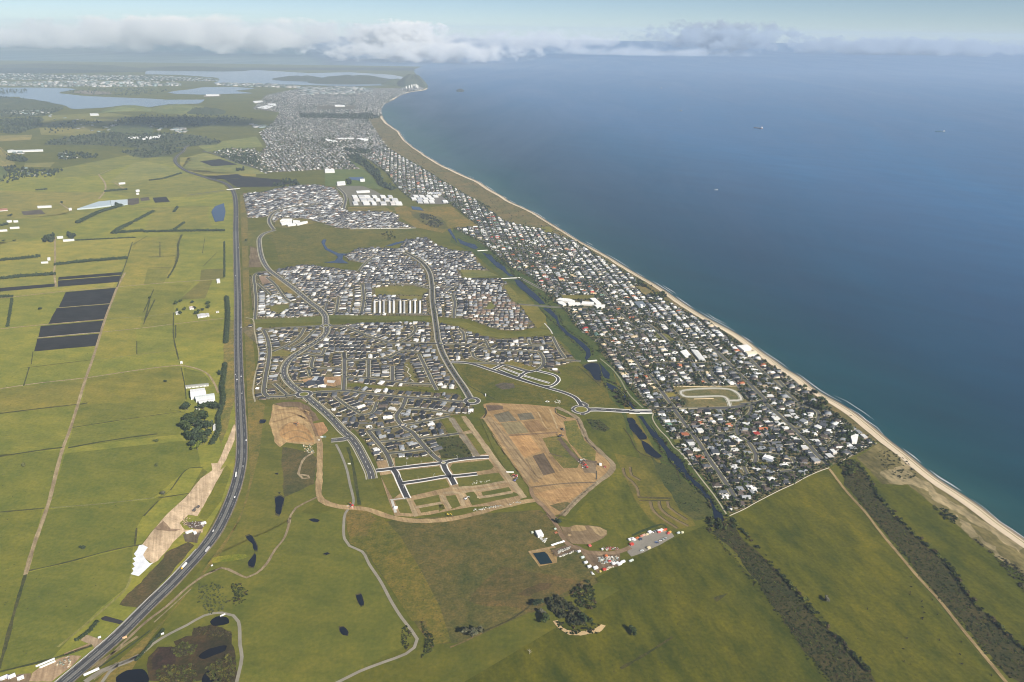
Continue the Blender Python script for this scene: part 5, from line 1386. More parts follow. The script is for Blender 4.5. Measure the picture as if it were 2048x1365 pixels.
def tree(x, y, s, label, group=None, tall=False, color=None, zs=1.0):
    root = empty('tree', (x, y, .2), rng.uniform(0, 6.28), label, 'tree', group)
    root.scale = (s, s, s * zs)
    add('trunk', TRUNK, root, color=(.10, .085, .07))
    add('crown', rng.choice(CROWN_TALL if tall else CROWN_NEAR), root, loc=(0, 0, 1.6), color=color or rng.choice(GREENS))
    return root
# the grove by the packing shed
GROVE = 'M 1485,885 1500,880 1630,880 1690,870 1730,880 1500,980 1540,960 1590,950 1640,965 1500,1050 1550,1010 1600,1020 1650,1040 1520,1120 1570,1090 1620,1100 1665,1110 1550,1180 1560,1140 1610,1160 1640,1150 1590,1130'
for i, p in enumerate(sorted(pts(GROVE), key=lambda q: -q[1])):
    tree(p[0], p[1], rng.uniform(1.6, 2.3), '%s dark green tree from the top of the grove below the white packing sheds' % ordn(i + 1), 'grove trees beside the highway')
x, y = at('M 1580,1200'); tree(x, y, 1.6, 'bright yellow green tree at the lower end of the grove beside the highway', color=(.10, .125, .018))
# trees standing by themselves
SOLO = [('P 160,1045', 2.0, 'large grey green tree alone on the fence line between two paddocks', (.075, .078, .05)), ('P 1300,1020', 1.2, 'small round tree alone in the middle of the lower right paddock', None),
        ('P 955,945', 1.7, 'round dark tree at the right end of the sandy bank scrub', None), ('P 620,820', 1.3, 'dark tree at the left tip of the thicket above the sandy bank', None), ('P 650,880', 1.1, 'pale grey tree at the left edge of the thicket', (.10, .10, .075)),
        ('P 680,940', 1.5, 'dark tree at the lower left of the thicket by the ditch corner', None), ('M 1765,600', 1.3, 'round dark tree at the bend of the track above the packing shed', None), ('M 322,82', 1.0, 'lone bush tree in the paddock left of the ploughed fields', None),
        ('M 1322,662', .8, 'small dark tree alone in the paddock left of the packing shed', None), ('N 960,265', 1.0, 'bare pale tree with a dark shadow beside the paddock ditch', (.09, .09, .06)), ('N 490,585', .9, 'small tree with a curved shadow alone in the left paddock', None),
        ('M 1255,1140', .9, 'low round bush in the left paddock, upper of three', (.075, .09, .03)), ('N 920,98', .8, 'low round bush in the left paddock, middle of three', (.075, .09, .03)), ('N 140,98', 1.0, 'low round bush right beside the long farm track', (.10, .11, .04)),
        ('L 495,430', 1.4, 'dark tree beside the lone farm shed on the far left plain', None), ('L 85,535', 1.5, 'dark round tree near the left edge of the far plain', None), ('L 30,735', 1.0, 'small tree at the left edge above the long hedge', None), ('L 115,735', 1.0, 'small tree above the long hedge, right of another small tree', None),
        ('L 1200,1195', 1.1, 'dark tree on the drain right of the ploughed fields', None), ('I 330,910', 1.0, 'dead grey tree lying in the right hand pasture', (.12, .115, .095)), ('E 370,533', 1.3, 'dark tree alone between the highway and the new subdivision', None),
        ('L 935,450', 2.2, 'tall tree rising at the right end of the thick hedge by the glasshouse', None), ('P 770,240', 1.1, 'dark bush tree where the haul road meets the field track', None)]
for s, k, lab, c in SOLO:
    x, y = at(s); tree(x, y, k, lab, color=c, zs=.8)
FTREES = ['M 1410,40', 'M 1420,90', 'M 1440,120', 'M 1540,30', 'M 1560,75', 'M 1590,100', 'M 1480,85', 'M 1665,40', 'M 1670,70', 'M 1620,90', 'M 1570,120', 'M 1442,22']
for i, s in enumerate(FTREES):
    x, y = at(s); tree(x, y, rng.uniform(.8, 1.3), '%s shade tree from the left among those round the farmhouse beside the highway' % ordn(1 + sum(float(q.split()[1].split(',')[0]) < float(s.split()[1].split(',')[0]) for q in FTREES)), 'trees round the farmhouse')
BTREES = ['U 1010,310', 'U 1060,400', 'U 1130,420', 'U 1180,450', 'U 1250,370', 'U 1090,220', 'U 1190,310', 'U 1560,760', 'U 1580,850', 'U 1500,860']
for i, s in enumerate(BTREES):
    x, y = at(s); tree(x, y, rng.uniform(1.1, 1.7), '%s big dark tree from the left among the houses close to the beach' % ordn(1 + sum(float(q.split()[1].split(',')[0]) < float(s.split()[1].split(',')[0]) for q in BTREES)), 'large trees near the beach')
# dead tree with bare limbs
x, y = at('P 565,1165'); t_ = MB(); t_.cyl((0, 0, 0), .5, 0, 7, 7, r2=.2)
root = empty('dead_tree', (x, y, .1), 0, 'bare dead tree with pale limbs standing alone in the lower paddock', 'tree'); add('trunk', t_.data('trunk', M['bark']), root, color=(.32, .29, .22))
for k in range(7):
    a = k * .9; q = MB(); q.bar((0, 0, 2 + k * .7), (math.cos(a) * 3.5, math.sin(a) * 3.5, 5 + k * .9), .28); add('limb', q.data('limb', M['bark']), root, color=(.32, .29, .22))

# shelter belts: each hedge one thing
def hedge(s, w, h, label, color=(.036, .052, .024), gap=0.0):
    p = smooth(pts(s), 4); P_ = np.array(p); L_ = np.hypot(*np.diff(P_, axis=0).T).sum()
    far = math.hypot(*P_.mean(0)) > 2600
    V, F, C = [], [], []; nv = 0
    r_ = nrng
    step = 2.2 if not far else 4.5
    n = max(6, int(L_ / step)); leaf = (1.0 if not far else 1.9)
    ids = np.linspace(0, len(P_) - 1.001, n)
    for t in ids:
        i = int(t); c = P_[i] + (P_[i + 1] - P_[i]) * (t - i); d = P_[i + 1] - P_[i]; d /= np.linalg.norm(d) + 1e-9; nn = np.array([-d[1], d[0]])
        if gap and r_.random() < gap: continue
        hh = h * r_.uniform(.8, 1.12); ww = w * r_.uniform(.85, 1.1)
        # solid heart
        v, f = ICO1
        q = v * np.array([step * 1.1, step * 1.1, hh * .46]); 
        q2 = np.stack([c[0] + v[:, 0] * d[0] * step + v[:, 1] * nn[0] * ww * .42, c[1] + v[:, 0] * d[1] * step + v[:, 1] * nn[1] * ww * .42, hh * .47 + v[:, 2] * hh * .46], 1)
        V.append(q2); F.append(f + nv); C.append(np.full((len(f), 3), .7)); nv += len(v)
        for k in range(12):
            a = r_.uniform(0, math.pi); off = math.cos(a) * ww / 2 * r_.uniform(.8, 1.1); z = math.sin(a) * hh * r_.uniform(.82, 1.06); along_ = r_.uniform(-step, step) * .6
            o = np.array([c[0] + nn[0] * off + d[0] * along_, c[1] + nn[1] * off + d[1] * along_, max(.3, z)])
            t1 = r_.normal(0, 1, 3); t1 /= np.linalg.norm(t1); t2 = np.cross(t1, r_.normal(0, 1, 3)); t2 /= np.linalg.norm(t2); l = leaf * r_.uniform(.6, 1.3)
            V.append(np.array([o - t1 * l - t2 * l * .7, o + t1 * l - t2 * l * .6, o + t1 * l * .8 + t2 * l, o - t1 * l + t2 * l * .7])); F.append(np.array([[nv, nv + 1, nv + 2], [nv, nv + 2, nv + 3]])); nv += 4
            g = r_.uniform(.7, 1.5); C.append(np.tile([[g * 1.02, g, g * .95]], (2, 1)))
    o = add('hedge', mesh_data('hedge', np.concatenate(V), np.concatenate(F).astype(np.int32), M['leaf'], np.concatenate(C)), color=color)
    return tag(o, label, 'hedge', 'hedges and shelter belts of the left plain')
HEDGES = [('L 620,590 700,548 800,503 900,473 970,450', 26, 13, 'thick dark hedge sweeping up to the glasshouse on the left plain'), ('L 905,672 970,630 1050,593', 24, 12, 'slanting dark hedge meeting the long cross hedge at its left end'),
          ('L 1072,578 1225,497', 18, 9, 'slanting grey green hedge beyond the gap above the long cross hedge'), ('L 905,672 1020,662 1150,655', 20, 12, 'dark left half of the long cross hedge that ends at the highway'),
          ('L 1155,660 1380,655', 16, 9, 'paler middle piece of the long cross hedge'), ('L 1392,655 1795,650', 16, 10, 'right piece of the long cross hedge, ending near the highway'), ('L 1395,640 1472,587', 13, 7, 'short thin slanting hedge standing on the long cross hedge'),
          ('L 440,925 620,905 1015,872', 18, 11, 'long hedge right of the farm track, above the long striped ploughed field'), ('L -40,892 150,877 318,858', 18, 11, 'hedge at the left edge, ending by the small white sheds'), ('L -40,1042 200,1016 440,1000', 18, 11, 'hedge at the left edge just above the long black strip field'),
          ('L -60,1185 98,1178', 14, 8, 'short hedge end at the left edge, on the straight track'), ('L 600,728 850,715 1080,705', 8, 5, 'thin low hedge running right from the white farm shed'), ('M 60,215 80,100 95,0 L 95,1195', 7, 5, 'thin hedge running towards the camera at the left edge'),
          ('M 1812,-20 1822,100 1818,200 1805,350', 16, 8, 'broad hedge along the highway, upper of the three'), ('M 1800,515 1790,620 1775,700 1785,780 1780,850', 14, 8, 'hedge along the highway beside the white packing shed'), ('M 1775,860 1745,950 1745,1060 1690,1160', 13, 7, 'hedge curving around the grove beside the highway'),
          ('L 1795,740 1796,880 1795,1020', 5, 4, 'thin broken hedge line parallel to the highway'), ('L 840,337 930,328 1015,322', 18, 10, 'short hedge behind the glasshouse, where two tracks meet'), ('L 1200,247 1300,236', 16, 8, 'left one of two short hedges near the highway curve'),
          ('L 1315,232 1450,190', 16, 8, 'right one of two short hedges near the highway curve'), ('L 290,325 375,318', 12, 7, 'tiny hedge alone on the far left plain'), ('L 0,612 60,600', 22, 11, 'dark clump of hedge at the left edge by the white sheds'), ('L 1390,500 1420,460', 14, 7, 'small hedge above the right piece of the long cross hedge'),
          ('N 930,1100 960,1060 800,1240', 4, 3, 'narrow strip of flax between the highway and the wetland path'), ('W 1330,440 1200,590 1040,700', 6, 4, 'dark bushes along the ditch by the small peat plot')]
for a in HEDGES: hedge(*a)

# scrub belts and other ground cover: nobody could count it
def scatter(bt, tpl, poly, n, smin, smax, cols, zs=1.0, keep=None):
    P_ = np.array(poly); k = 0; tries = 0
    while k < n and tries < n * 12:
        m_ = min(4000, (n - k) * 4 + 50)
        X = nrng.uniform(P_[:, 0].min(), P_[:, 0].max(), m_); Y = nrng.uniform(P_[:, 1].min(), P_[:, 1].max(), m_); tries += m_
        ok = inside(poly, X, Y)
        for x, y in zip(X[ok], Y[ok]):
            if k >= n: break
            if keep is not None and not keep(x, y): continue
            s_ = rng.uniform(smin, smax); bt.put(rng.choice(tpl), x, y, .1, rng.uniform(0, 6.28), s_, s_, s_ * zs * rng.uniform(.7, 1.2), jitter_col(rng.choice(cols), .3)); k += 1
SCRUB = [(.024, .036, .010), (.046, .056, .014), (.060, .046, .022), (.074, .086, .018), (.018, .026, .008), (.038, .050, .012)]
belt_a = pts('I 400,130 470,115 520,130 560,200 600,300 700,420 830,550 1000,700 1100,850 1200,970 1300,1060 1441,1180 1560,1280 1560,1460 1441,1375 1360,1330 1200,1170 1080,1010 900,820 720,590 560,400 430,240')
belt_b = pts('H 440,1170 520,1230 600,1150 690,1100 730,1170 800,1290 I 0,690 150,850 270,1000 420,1150 560,1300 680,1450 420,1450 360,1365 200,1180 80,1000 0,900 H 680,1330 560,1240')
for nm, b_ in (('a', belt_a), ('b', belt_b)): sheet('scrub_ground', b_, M['rough_grass'], 4, (.044, .043, .015), 3, 8)
bt = Batch(); scatter(bt, BUSH, belt_a, 1700, .2, .72, SCRUB, .8); bt.link('scrub', M['leaf'], 'dark belt of scrub along the drain between the two right hand pastures')
bt = Batch(); scatter(bt, BUSH, belt_b, 1700, .2, .72, SCRUB, .8); bt.link('scrub', M['leaf'], 'dark belt of scrub running from the end of the lagoon to the lower edge')
# taller bushes along the right-hand edges of the belts
def edge_bushes(s, n, smin, smax, w):
    p = smooth(pts(s), 5); bt_ = Batch()
    for _ in range(n):
        q = rng.choice(p); s_ = rng.uniform(smin, smax); bt_.put(rng.choice(CROWN_MID), q[0] + rng.uniform(-w, w), q[1] + rng.uniform(-w, w), 0, rng.uniform(0, 6), s_, s_, s_ * .8, jitter_col(rng.choice(SCRUB), .3))
    return bt_
edge_bushes('I 500,130 560,200 610,300 710,420 840,550 1000,690 1110,850 1210,970 1310,1060 1441,1180', 150, .36, .78, 3).link('scrub', M['leaf'], 'taller dark bushes along the right edge of the upper scrub belt')
edge_bushes('I 0,690 150,850 270,1000 420,1150 560,1300 H 700,1110', 150, .36, .78, 3).link('scrub', M['leaf'], 'taller dark bushes along the right edge of the lower scrub belt')
edge_bushes('I 430,240 560,400 720,590 900,820 1080,1010 1200,1170 1360,1330', 150, .14, .34, 5).link('scrub', M['leaf'], 'pale green low bushes along the left edge of the upper scrub belt')
edge_bushes('H 470,1190 560,1260 I -20,880 80,1000 200,1180 360,1365', 130, .14, .34, 5).link('scrub', M['leaf'], 'pale green low bushes along the left edge of the lower scrub belt')
edge_bushes('I 420,140 470,130 450,200 430,170', 26, .7, 1.2, 8).link('scrub', M['leaf'], 'clump of dark bushes where the upper scrub belt meets the houses')
bt = Batch()
scatter(bt, CROWN_MID, pts('P 690,790 760,760 860,800 930,890 1000,930 960,960 860,960 740,900'), 95, .5, 1.0, [(.040, .044, .020), (.052, .050, .026), (.034, .040, .018)]); scatter(bt, BUSH, pts('P 860,720 930,670 1000,640 1020,740 1040,830 960,860 880,790'), 110, .6, 1.4, SCRUB)
scatter(bt, BUSH, pts('P 820,950 1050,950 1080,1010 900,1040 760,1000 740,930'), 60, .4, .9, SCRUB)
bt.link('thicket', M['leaf'], 'dark thicket on the sandy bank at the corner of the lower paddock')
sheet('sand_bank', 'P 725,935 760,930 800,980 850,1000 930,1005 1030,985 1070,955 1105,965 1060,1015 930,1035 850,1030 780,990', M['sand'], 5, (.50, .37, .20), 1, 4)
bt = Batch()
scatter(bt, BUSH, pts('O 215,670 290,670 340,720 320,790 240,830 200,800 250,760'), 110, .35, .8, SCRUB); scatter(bt, BUSH, pts('O 1430,970 1470,960 1500,1010 1490,1090 1460,1140 1425,1090'), 90, .3, .6, SCRUB); scatter(bt, BUSH, pts('O 1560,920 1600,980 1660,1060 1660,1130 1570,1190 1600,1080 1580,1000'), 120, .35, .7, SCRUB)
scatter(bt, BUSH, pts('O -10,670 150,660 200,800 150,870 60,880 -20,800'), 170, .3, .7, [(.07, .08, .03), (.06, .075, .025)])
scatter(bt, BUSH, pts('N 1010,1180 1060,1130 1160,1150 1130,1200 1040,1220'), 130, .4, .85, [(.07, .08, .02), (.05, .045, .025)]); scatter(bt, BUSH, pts('N 960,1270 1140,1260 1160,1330 1120,1400 940,1400 920,1300'), 300, .4, .9, [(.05, .05, .016), (.05, .04, .022), (.10, .09, .02), (.06, .07, .02)])
scatter(bt, BUSH, pts('N 1210,1280 1340,1200 1380,1240 1370,1380 1270,1400 1220,1330'), 260, .4, .9, [(.06, .068, .018), (.05, .04, .022), (.09, .085, .02)]); scatter(bt, BUSH, pts('N 1140,1050 1240,1040 1350,1070 1360,1100 1240,1100 1140,1080'), 150, .35, .7, [(.06, .055, .02), (.05, .04, .025)])
bt.link('scrub', M['leaf'], 'low flax and bushes around the wetland ponds and paths')
bt = Batch()
scatter(bt, BUSH, pts('D 1500,300 1640,320 1740,400 1680,430 1560,400'), 60, .4, .9, SCRUB); scatter(bt, BUSH, pts('H 60,620 160,640 250,720 330,800 440,890 500,1000 440,1090 250,1000 140,850'), 90, .25, .55, [(.035, .045, .018)])
scatter(bt, CROWN_MID, pts('D 20,500 180,490 250,570 320,680 190,690 20,690'), 40, .25, .5, SCRUB); scatter(bt, CROWN_MID, pts('F 100,740 200,720 300,840 290,900 190,850'), 34, .5, .95, SCRUB); scatter(bt, CROWN_MID, pts('H 460,1130 520,1090 620,1110 660,1080 730,1170 640,1200 520,1210'), 44, .4, .8, SCRUB)
scatter(bt, BUSH, pts('I 620,60 700,60 780,120 840,200 760,240 640,160'), 90, .4, .9, [(.06, .062, .028)]); scatter(bt, BUSH, pts('I 930,370 1000,390 1060,440 1060,480 990,450'), 60, .5, 1.1, SCRUB); scatter(bt, BUSH, pts('I 1130,520 1200,600 1441,740 1441,860 1300,690'), 110, .4, .9, [(.06, .055, .03), (.05, .05, .025)])
scatter(bt, CROWN_MID, pts('E 1750,310 1860,330 1960,400 1900,430 1790,400'), 120, .6, 1.1, [(.05, .055, .035), (.06, .06, .045)]); scatter(bt, CROWN_MID, pts('E 1450,480 1540,455 1580,520 1500,530'), 30, .6, 1.0, SCRUB)
scatter(bt, CROWN_MID, pts('J 280,430 420,500 500,560 700,760 820,800 780,830 640,700 480,560 300,450'), 120, .4, .8, [(.035, .055, .018)]); scatter(bt, CROWN_MID, pts('J 1430,650 1540,650 1570,700 1480,690'), 30, .7, 1.2, SCRUB); scatter(bt, CROWN_MID, pts('J 1580,760 1700,740 1740,780 1640,790'), 30, .7, 1.2, SCRUB)
bt.link('scrub', M['leaf'], 'bushes on the dunes and along the lagoon banks')
bt = Batch()
i0, i1 = along('X 1781,884', 'X 765,240'); q_ = [tuple(v) for v in offset_line(coast, 20)[i0:i1 + 1]] + town_edge_beach[::-1]
scatter(bt, CROWN_FAR, q_, 900, .3, .8, [(.06, .06, .03), (.05, .055, .03), (.075, .06, .035)], .6)
bt.link('scrub', M['leaf'], 'low coastal bushes on the dune strip between the town and the beach')
for ln, n in (('J 300,430 400,480 470,545 520,615 570,650 640,710 720,760 780,830 800,850', 150), ('J 810,870 880,940 900,1000 980,1070 1070,1130 1140,1210 1140,1250', 90), ('J 730,880 770,930 850,1000 920,1080 1000,1150 1080,1240', 80), ('F 60,620 170,670 270,750 300,820 360,890', 80), ('F 10,560 60,690 150,760 240,830 300,890', 60), ('H 70,380 130,450 180,520 270,600 340,720 450,830 540,950 610,1060', 80), ('H 40,420 130,560 250,690 350,800 450,890 520,1010', 80)):
    edge_bushes(ln, int(n * 1.3), .22, .55, 3).link('scrub', M['leaf'], 'dark bushes and reeds along the bank of the lagoon')
bt = Batch()
scatter(bt, BUSH, pts('N 0,0 380,0 300,300 900,285 700,600 300,1200 0,1290'), 160, .12, .4, [(.05, .06, .02), (.07, .07, .03)], .6); scatter(bt, BUSH, pts('M 0,300 1450,530 1480,880 500,1180 0,1250'), 160, .12, .4, [(.05, .06, .02), (.07, .07, .03)], .6)
scatter(bt, BUSH, pts('P 1010,640 1300,480 1640,320 1815,250 1815,1365 900,1365 700,1000'), 150, .1, .36, [(.045, .055, .014), (.06, .055, .02)], .6); scatter(bt, BUSH, pts('I 0,650 340,170 700,590 1340,1365 640,1365'), 220, .1, .34, [(.045, .055, .014), (.065, .06, .02)], .6); scatter(bt, BUSH, pts('O 1040,180 1300,200 1420,330 1560,560 1780,1080 1500,930 1180,440'), 160, .12, .4, [(.05, .06, .02), (.065, .06, .025)], .6)
bt.link('tussocks', M['leaf'], 'scattered rushes and tussocks in the pastures')
# far woods
bt = Batch()
for s, n in (('Q 620,740 850,670 1000,680 1200,670 1450,690 1500,700 1200,740 860,760 600,760', 420), ('Q 0,700 240,690 240,740 100,790 0,780', 420), ('Q 250,830 500,790 750,770 1100,790 1300,830 1250,850 900,870 500,850 260,850', 700), ('Q 700,890 1000,860 1080,880 1000,910 840,930 760,915', 130),
             ('Q 0,570 100,575 180,585 330,615 380,640 250,680 0,690', 420), ('L 0,60 60,50 220,85 210,100 90,95', 70), ('L -20,190 60,120 120,140 300,165 510,170 420,220 200,225 50,270 0,280', 200), ('L 460,50 520,20 790,40 780,65 500,85', 160), ('Q 40,920 100,915 165,935 150,950 50,940', 60),
             ('K 230,570 330,560 440,640 560,740 600,860 730,900 680,930 560,880 480,770 400,690 300,640', 330), ('E 680,45 760,40 800,90 690,100 560,98', 60), ('S 0,668 420,668 470,690 420,700 0,692', 900), ('K 180,500 480,520 500,560 240,540', 130), ('L 580,720 600,690 540,680 550,710', 30), ('L 340,720 430,690 420,740 350,745', 40), ('E 1180,45 1200,40 1210,80 1170,90', 14),
             ('Q 230,760 480,700 700,720 760,690 500,740 300,790', 60), ('L 1890,165 1960,155 1970,170 1900,172', 16), ('Q 1280,920 1480,900 1540,980 1400,960', 160), ('Q 0,520 160,525 155,545 0,552', 90), ('Q 360,540 520,523 800,518 1000,530 940,550 780,560 500,556', 260), ('Q 1120,640 1200,635 1300,650 1290,668 1150,668', 140)):
    scatter(bt, CROWN_FAR, pts(s), n, .9, 2.0, [(.028, .040, .022), (.036, .048, .026), (.024, .034, .022)])
for (x, y) in FARTREES: s_ = rng.uniform(.7, 1.5); bt.put(rng.choice(CROWN_FAR), x, y, 0, rng.uniform(0, 6), s_, s_, s_, jitter_col(rng.choice(GREENS), .25))
bt.link('far_trees', M['leaf'], 'woods and trees scattered over the far plain and the far town')
# garden trees: the nearest ones each by itself
spots = []
ys, xs = np.nonzero(occ == 1)
order = nrng.permutation(len(ys))
used = np.zeros_like(occ, bool)
for k in order:
    b, a = ys[k], xs[k]
    if used[b, a]: continue
    x, y = GX0 + (a + .5) * GR, GY0 + (b + .5) * GR
    z = zone_of(x, y); lim = {'beach': 2, 'west': 4, 'middle': 3, 'north': 3}[z]
    if rng.random() > {'beach': .9, 'west': .3, 'middle': .55, 'north': .45}[z]: used[b, a] = True; continue
    spots.append((x, y, z)); used[max(0, b - lim):b + lim + 1, max(0, a - lim):a + lim + 1] = True
spots.sort(key=lambda t: math.hypot(t[0], t[1]))
HX = np.array([(h['x'], h['y']) for h in NEAR]); hused = set(); bt = Batch(); n_ind = 0
for x, y, z in spots:
    big = .56 if z == 'beach' else .30
    s_ = rng.uniform(.6, 1.45) * big * (1.25 if rng.random() < .12 else 1)
    c_ = jitter_col(rng.choice(GREENS + ([(.07, .075, .03)] if z == 'beach' else [])), .25)
    if n_ind < 170:
        d = np.hypot(HX[:, 0] - x, HX[:, 1] - y); i = int(d.argmin())
        if d[i] < 16 and i not in hused and s_ > .3:
            hused.add(i); n_ind += 1
            w_ = NEAR[i]['where'].replace('back row', 'row')
            tree(x, y, s_, 'garden tree by the house %s' % w_, 'garden trees of the suburbs', color=c_); continue
    near = math.hypot(x, y) < 3000
    bt.put(rng.choice(CROWN_MID if near else CROWN_FAR), x, y, 0, rng.uniform(0, 6), s_, s_, s_ * 1.05, c_)
bt.link('garden_trees', M['leaf'], 'garden trees and shrubs among the hundreds of houses')
bt = Batch()
for i in range(4, len(p_av) - 4, 2):
    if rng.random() < .8:
        x, y = p_av[i]; s_ = rng.uniform(.28, .5); bt.put(rng.choice(CROWN_MID), x, y, .2, rng.uniform(0, 6), s_, s_, s_ * 1.3, jitter_col((.04, .05, .025)))
bt.link('avenue_shrubs', M['leaf'], 'row of dark shrubs planted along the middle of the wide avenue')
# ================================================================== larger buildings, bridges, vehicles, boats
def building(name, s, h, label, cat, roof=(.75, .75, .74), wall=(.6, .6, .58), group=None, ridge=0.0, extra=True, over=.5):
    """footprint corners in order; a shallow gabled or flat roof, walls, doors along one side"""
    p = [Vector((x, y, 0)) for x, y in pts(s)]
    c = sum(p, Vector()) / len(p)
    ar = sum(p[i].x * p[(i + 1) % len(p)].y - p[(i + 1) % len(p)].x * p[i].y for i in range(len(p)))
    if ar < 0: p = p[::-1]
    root = empty(name, (c.x, c.y, .2), 0, label, cat, group)
    q = [v - c for v in p]
    w = MB(); n = len(q)
    for i in range(n):
        a, b = q[i], q[(i + 1) % n]
        w.quad((a.x, a.y, 0), (b.x, b.y, 0), (b.x, b.y, h), (a.x, a.y, h))
    add('wall', w.data('wall', M['wall']), root, color=wall)
    r = MB()
    o = [v * (1 + over / max(3.0, v.length)) for v in q]
    if n == 4 and ridge:
        if (o[1] - o[0]).length >= (o[2] - o[1]).length: o_ = o
        else: o_ = o[1:] + o[:1]
        m1, m2 = (o_[1] + o_[2]) / 2, (o_[3] + o_[0]) / 2
        f = lambda v, z: (v.x, v.y, z)
        r.quad(f(o_[0], h), f(o_[1], h), f(m1, h + ridge), f(m2, h + ridge)); r.quad(f(o_[2], h), f(o_[3], h), f(m2, h + ridge), f(m1, h + ridge)); r.tri(f(o_[1], h), f(o_[2], h), f(m1, h + ridge)); r.tri(f(o_[3], h), f(o_[0], h), f(m2, h + ridge))
        for k in range(4): r.quad(f(o_[k], h - .4), f(o_[(k + 1) % 4], h - .4), f(o_[(k + 1) % 4], h), f(o_[k], h))
    else:
        k = len(r.V); r.V += [(v.x, v.y, h + .02) for v in o] + [(v.x, v.y, h + .7) for v in o]
        for i in range(n): r.F.append((i, (i + 1) % n, n + (i + 1) % n, n + i)); r.C.append((1, 1, 1))
        r.F.append(tuple(range(n, 2 * n))); r.C.append((1, 1, 1))
    add('roof', r.data('roof', M['roof']), root, color=roof)
    if extra:
        # doors and windows on the side nearest the camera
        best = min(range(n), key=lambda i: ((q[i] + q[(i + 1) % n]) / 2 + c).length)
        a, b = q[best], q[(best + 1) % n]; L_ = (b - a).length; d = (b - a) / max(.1, L_); nn = Vector((d.y, -d.x, 0))
        k = max(1, min(6, int(L_ / 8)))
        for i in range(k):
            m_ = a + d * (L_ * (i + .5) / k); b_ = MB(); wv = min(3.2, L_ / k * .6)
            A_, B_ = m_ - d * wv / 2 + nn * .05, m_ + d * wv / 2 + nn * .05; C_, D_ = m_ - d * wv / 2 - nn * .1, m_ + d * wv / 2 - nn * .1
            z0, z1 = (.05, min(h * .8, 3)) if i == 0 else (.9, min(h * .75, 2.3))
            b_.quad((A_.x, A_.y, z0), (B_.x, B_.y, z0), (B_.x, B_.y, z1), (A_.x, A_.y, z1)); b_.quad((A_.x, A_.y, z1), (B_.x, B_.y, z1), (D_.x, D_.y, z1), (C_.x, C_.y, z1))
            add('door' if i == 0 else 'window', b_.data('opening', M['wall' if i == 0 else 'glass']), root, color=(.3, .3, .3) if i == 0 else (.05, .06, .07))
    return root
WH = (.82, .82, .80)
building('packing_shed', 'M 1525,745 1640,730 1652,772 1530,802', 9, 'large white packing shed with a plain white roof, left half of the farm works', 'shed', WH, (.7, .7, .68), ridge=1.5)
r_ = building('packing_shed', 'M 1560,792 1715,771 1722,806 1572,824', 8, 'white packing shed with ribbed skylight roof, middle of the farm works', 'shed', (.70, .74, .72), (.7, .7, .68), ridge=1.2)
building('packing_shed', 'M 1588,826 1712,810 1715,842 1602,860', 7, 'lower white packing shed at the front of the farm works', 'shed', WH, (.7, .7, .68), ridge=1.2)
building('shed', 'M 1485,695 1668,678 1670,692 1487,712', 4, 'long narrow grey shed behind the white packing sheds', 'shed', (.36, .36, .32), ridge=.8)
building('shed', 'M 1570,885 1595,880 1600,900 1578,905', 4, 'small white shed between the packing sheds and the grove', 'shed', WH)
building('shed', 'M 1705,1010 1725,1008 1725,1050 1706,1052', 4, 'small pale shed inside the grove clearing', 'shed', (.6, .6, .58))
building('farmhouse', 'M 1515,66 1550,62 1553,78 1518,82', 4, 'white farmhouse with a red edge among trees near the highway', 'house', (.72, .62, .58), ridge=1.6)
building('farmhouse', 'M 1578,128 1640,118 1648,140 1585,150', 4, 'larger pale farmhouse, right of the trees near the highway', 'house', (.6, .6, .6), ridge=1.8)
building('shed', 'M 1640,120 1672,116 1676,134 1646,138', 4, 'pale shed joined to the right of the larger farmhouse', 'shed', (.55, .55, .54), ridge=1)
building('shed', 'M 1405,105 1435,100 1438,118 1408,122', 3.5, 'pale little shed left of the farmhouse trees', 'shed', (.6, .6, .56), ridge=1)
building('shed', 'M 1728,100 1752,97 1753,104 1730,107', 3, 'tiny pale shed right of the farmhouse, by the hedge', 'shed', (.6, .58, .5))
building('shed', 'M 1442,505 1460,502 1462,514 1444,517', 4, 'small white shed where the cross track bends', 'shed', WH, ridge=1)
building('shed', 'L 1733,1043 1757,1041 1758,1054 1735,1056', 4, 'white pump shed, upper of two beside the highway', 'shed', WH)
building('shed', 'L 1735,1058 1762,1056 1762,1068 1737,1070', 4, 'white pump shed, lower of two beside the highway', 'shed', WH)
building('greenhouse', 'L 618,482 790,424 882,415 890,452 760,470', 6, 'left part of the huge pale glasshouse on the left plain', 'greenhouse', (.42, .50, .54), (.4, .46, .5), extra=False)
building('greenhouse', 'L 886,415 1022,408 1022,440 985,448 893,452', 6.5, 'right part of the huge pale glasshouse, nearest the dark hedge', 'greenhouse', (.50, .57, .60), (.4, .46, .5), extra=False)
building('greenhouse', 'L 60,12 345,4 347,14 62,24', 6, 'long white glasshouse at the foot of the hills, far left', 'greenhouse', (.74, .76, .76), extra=False)
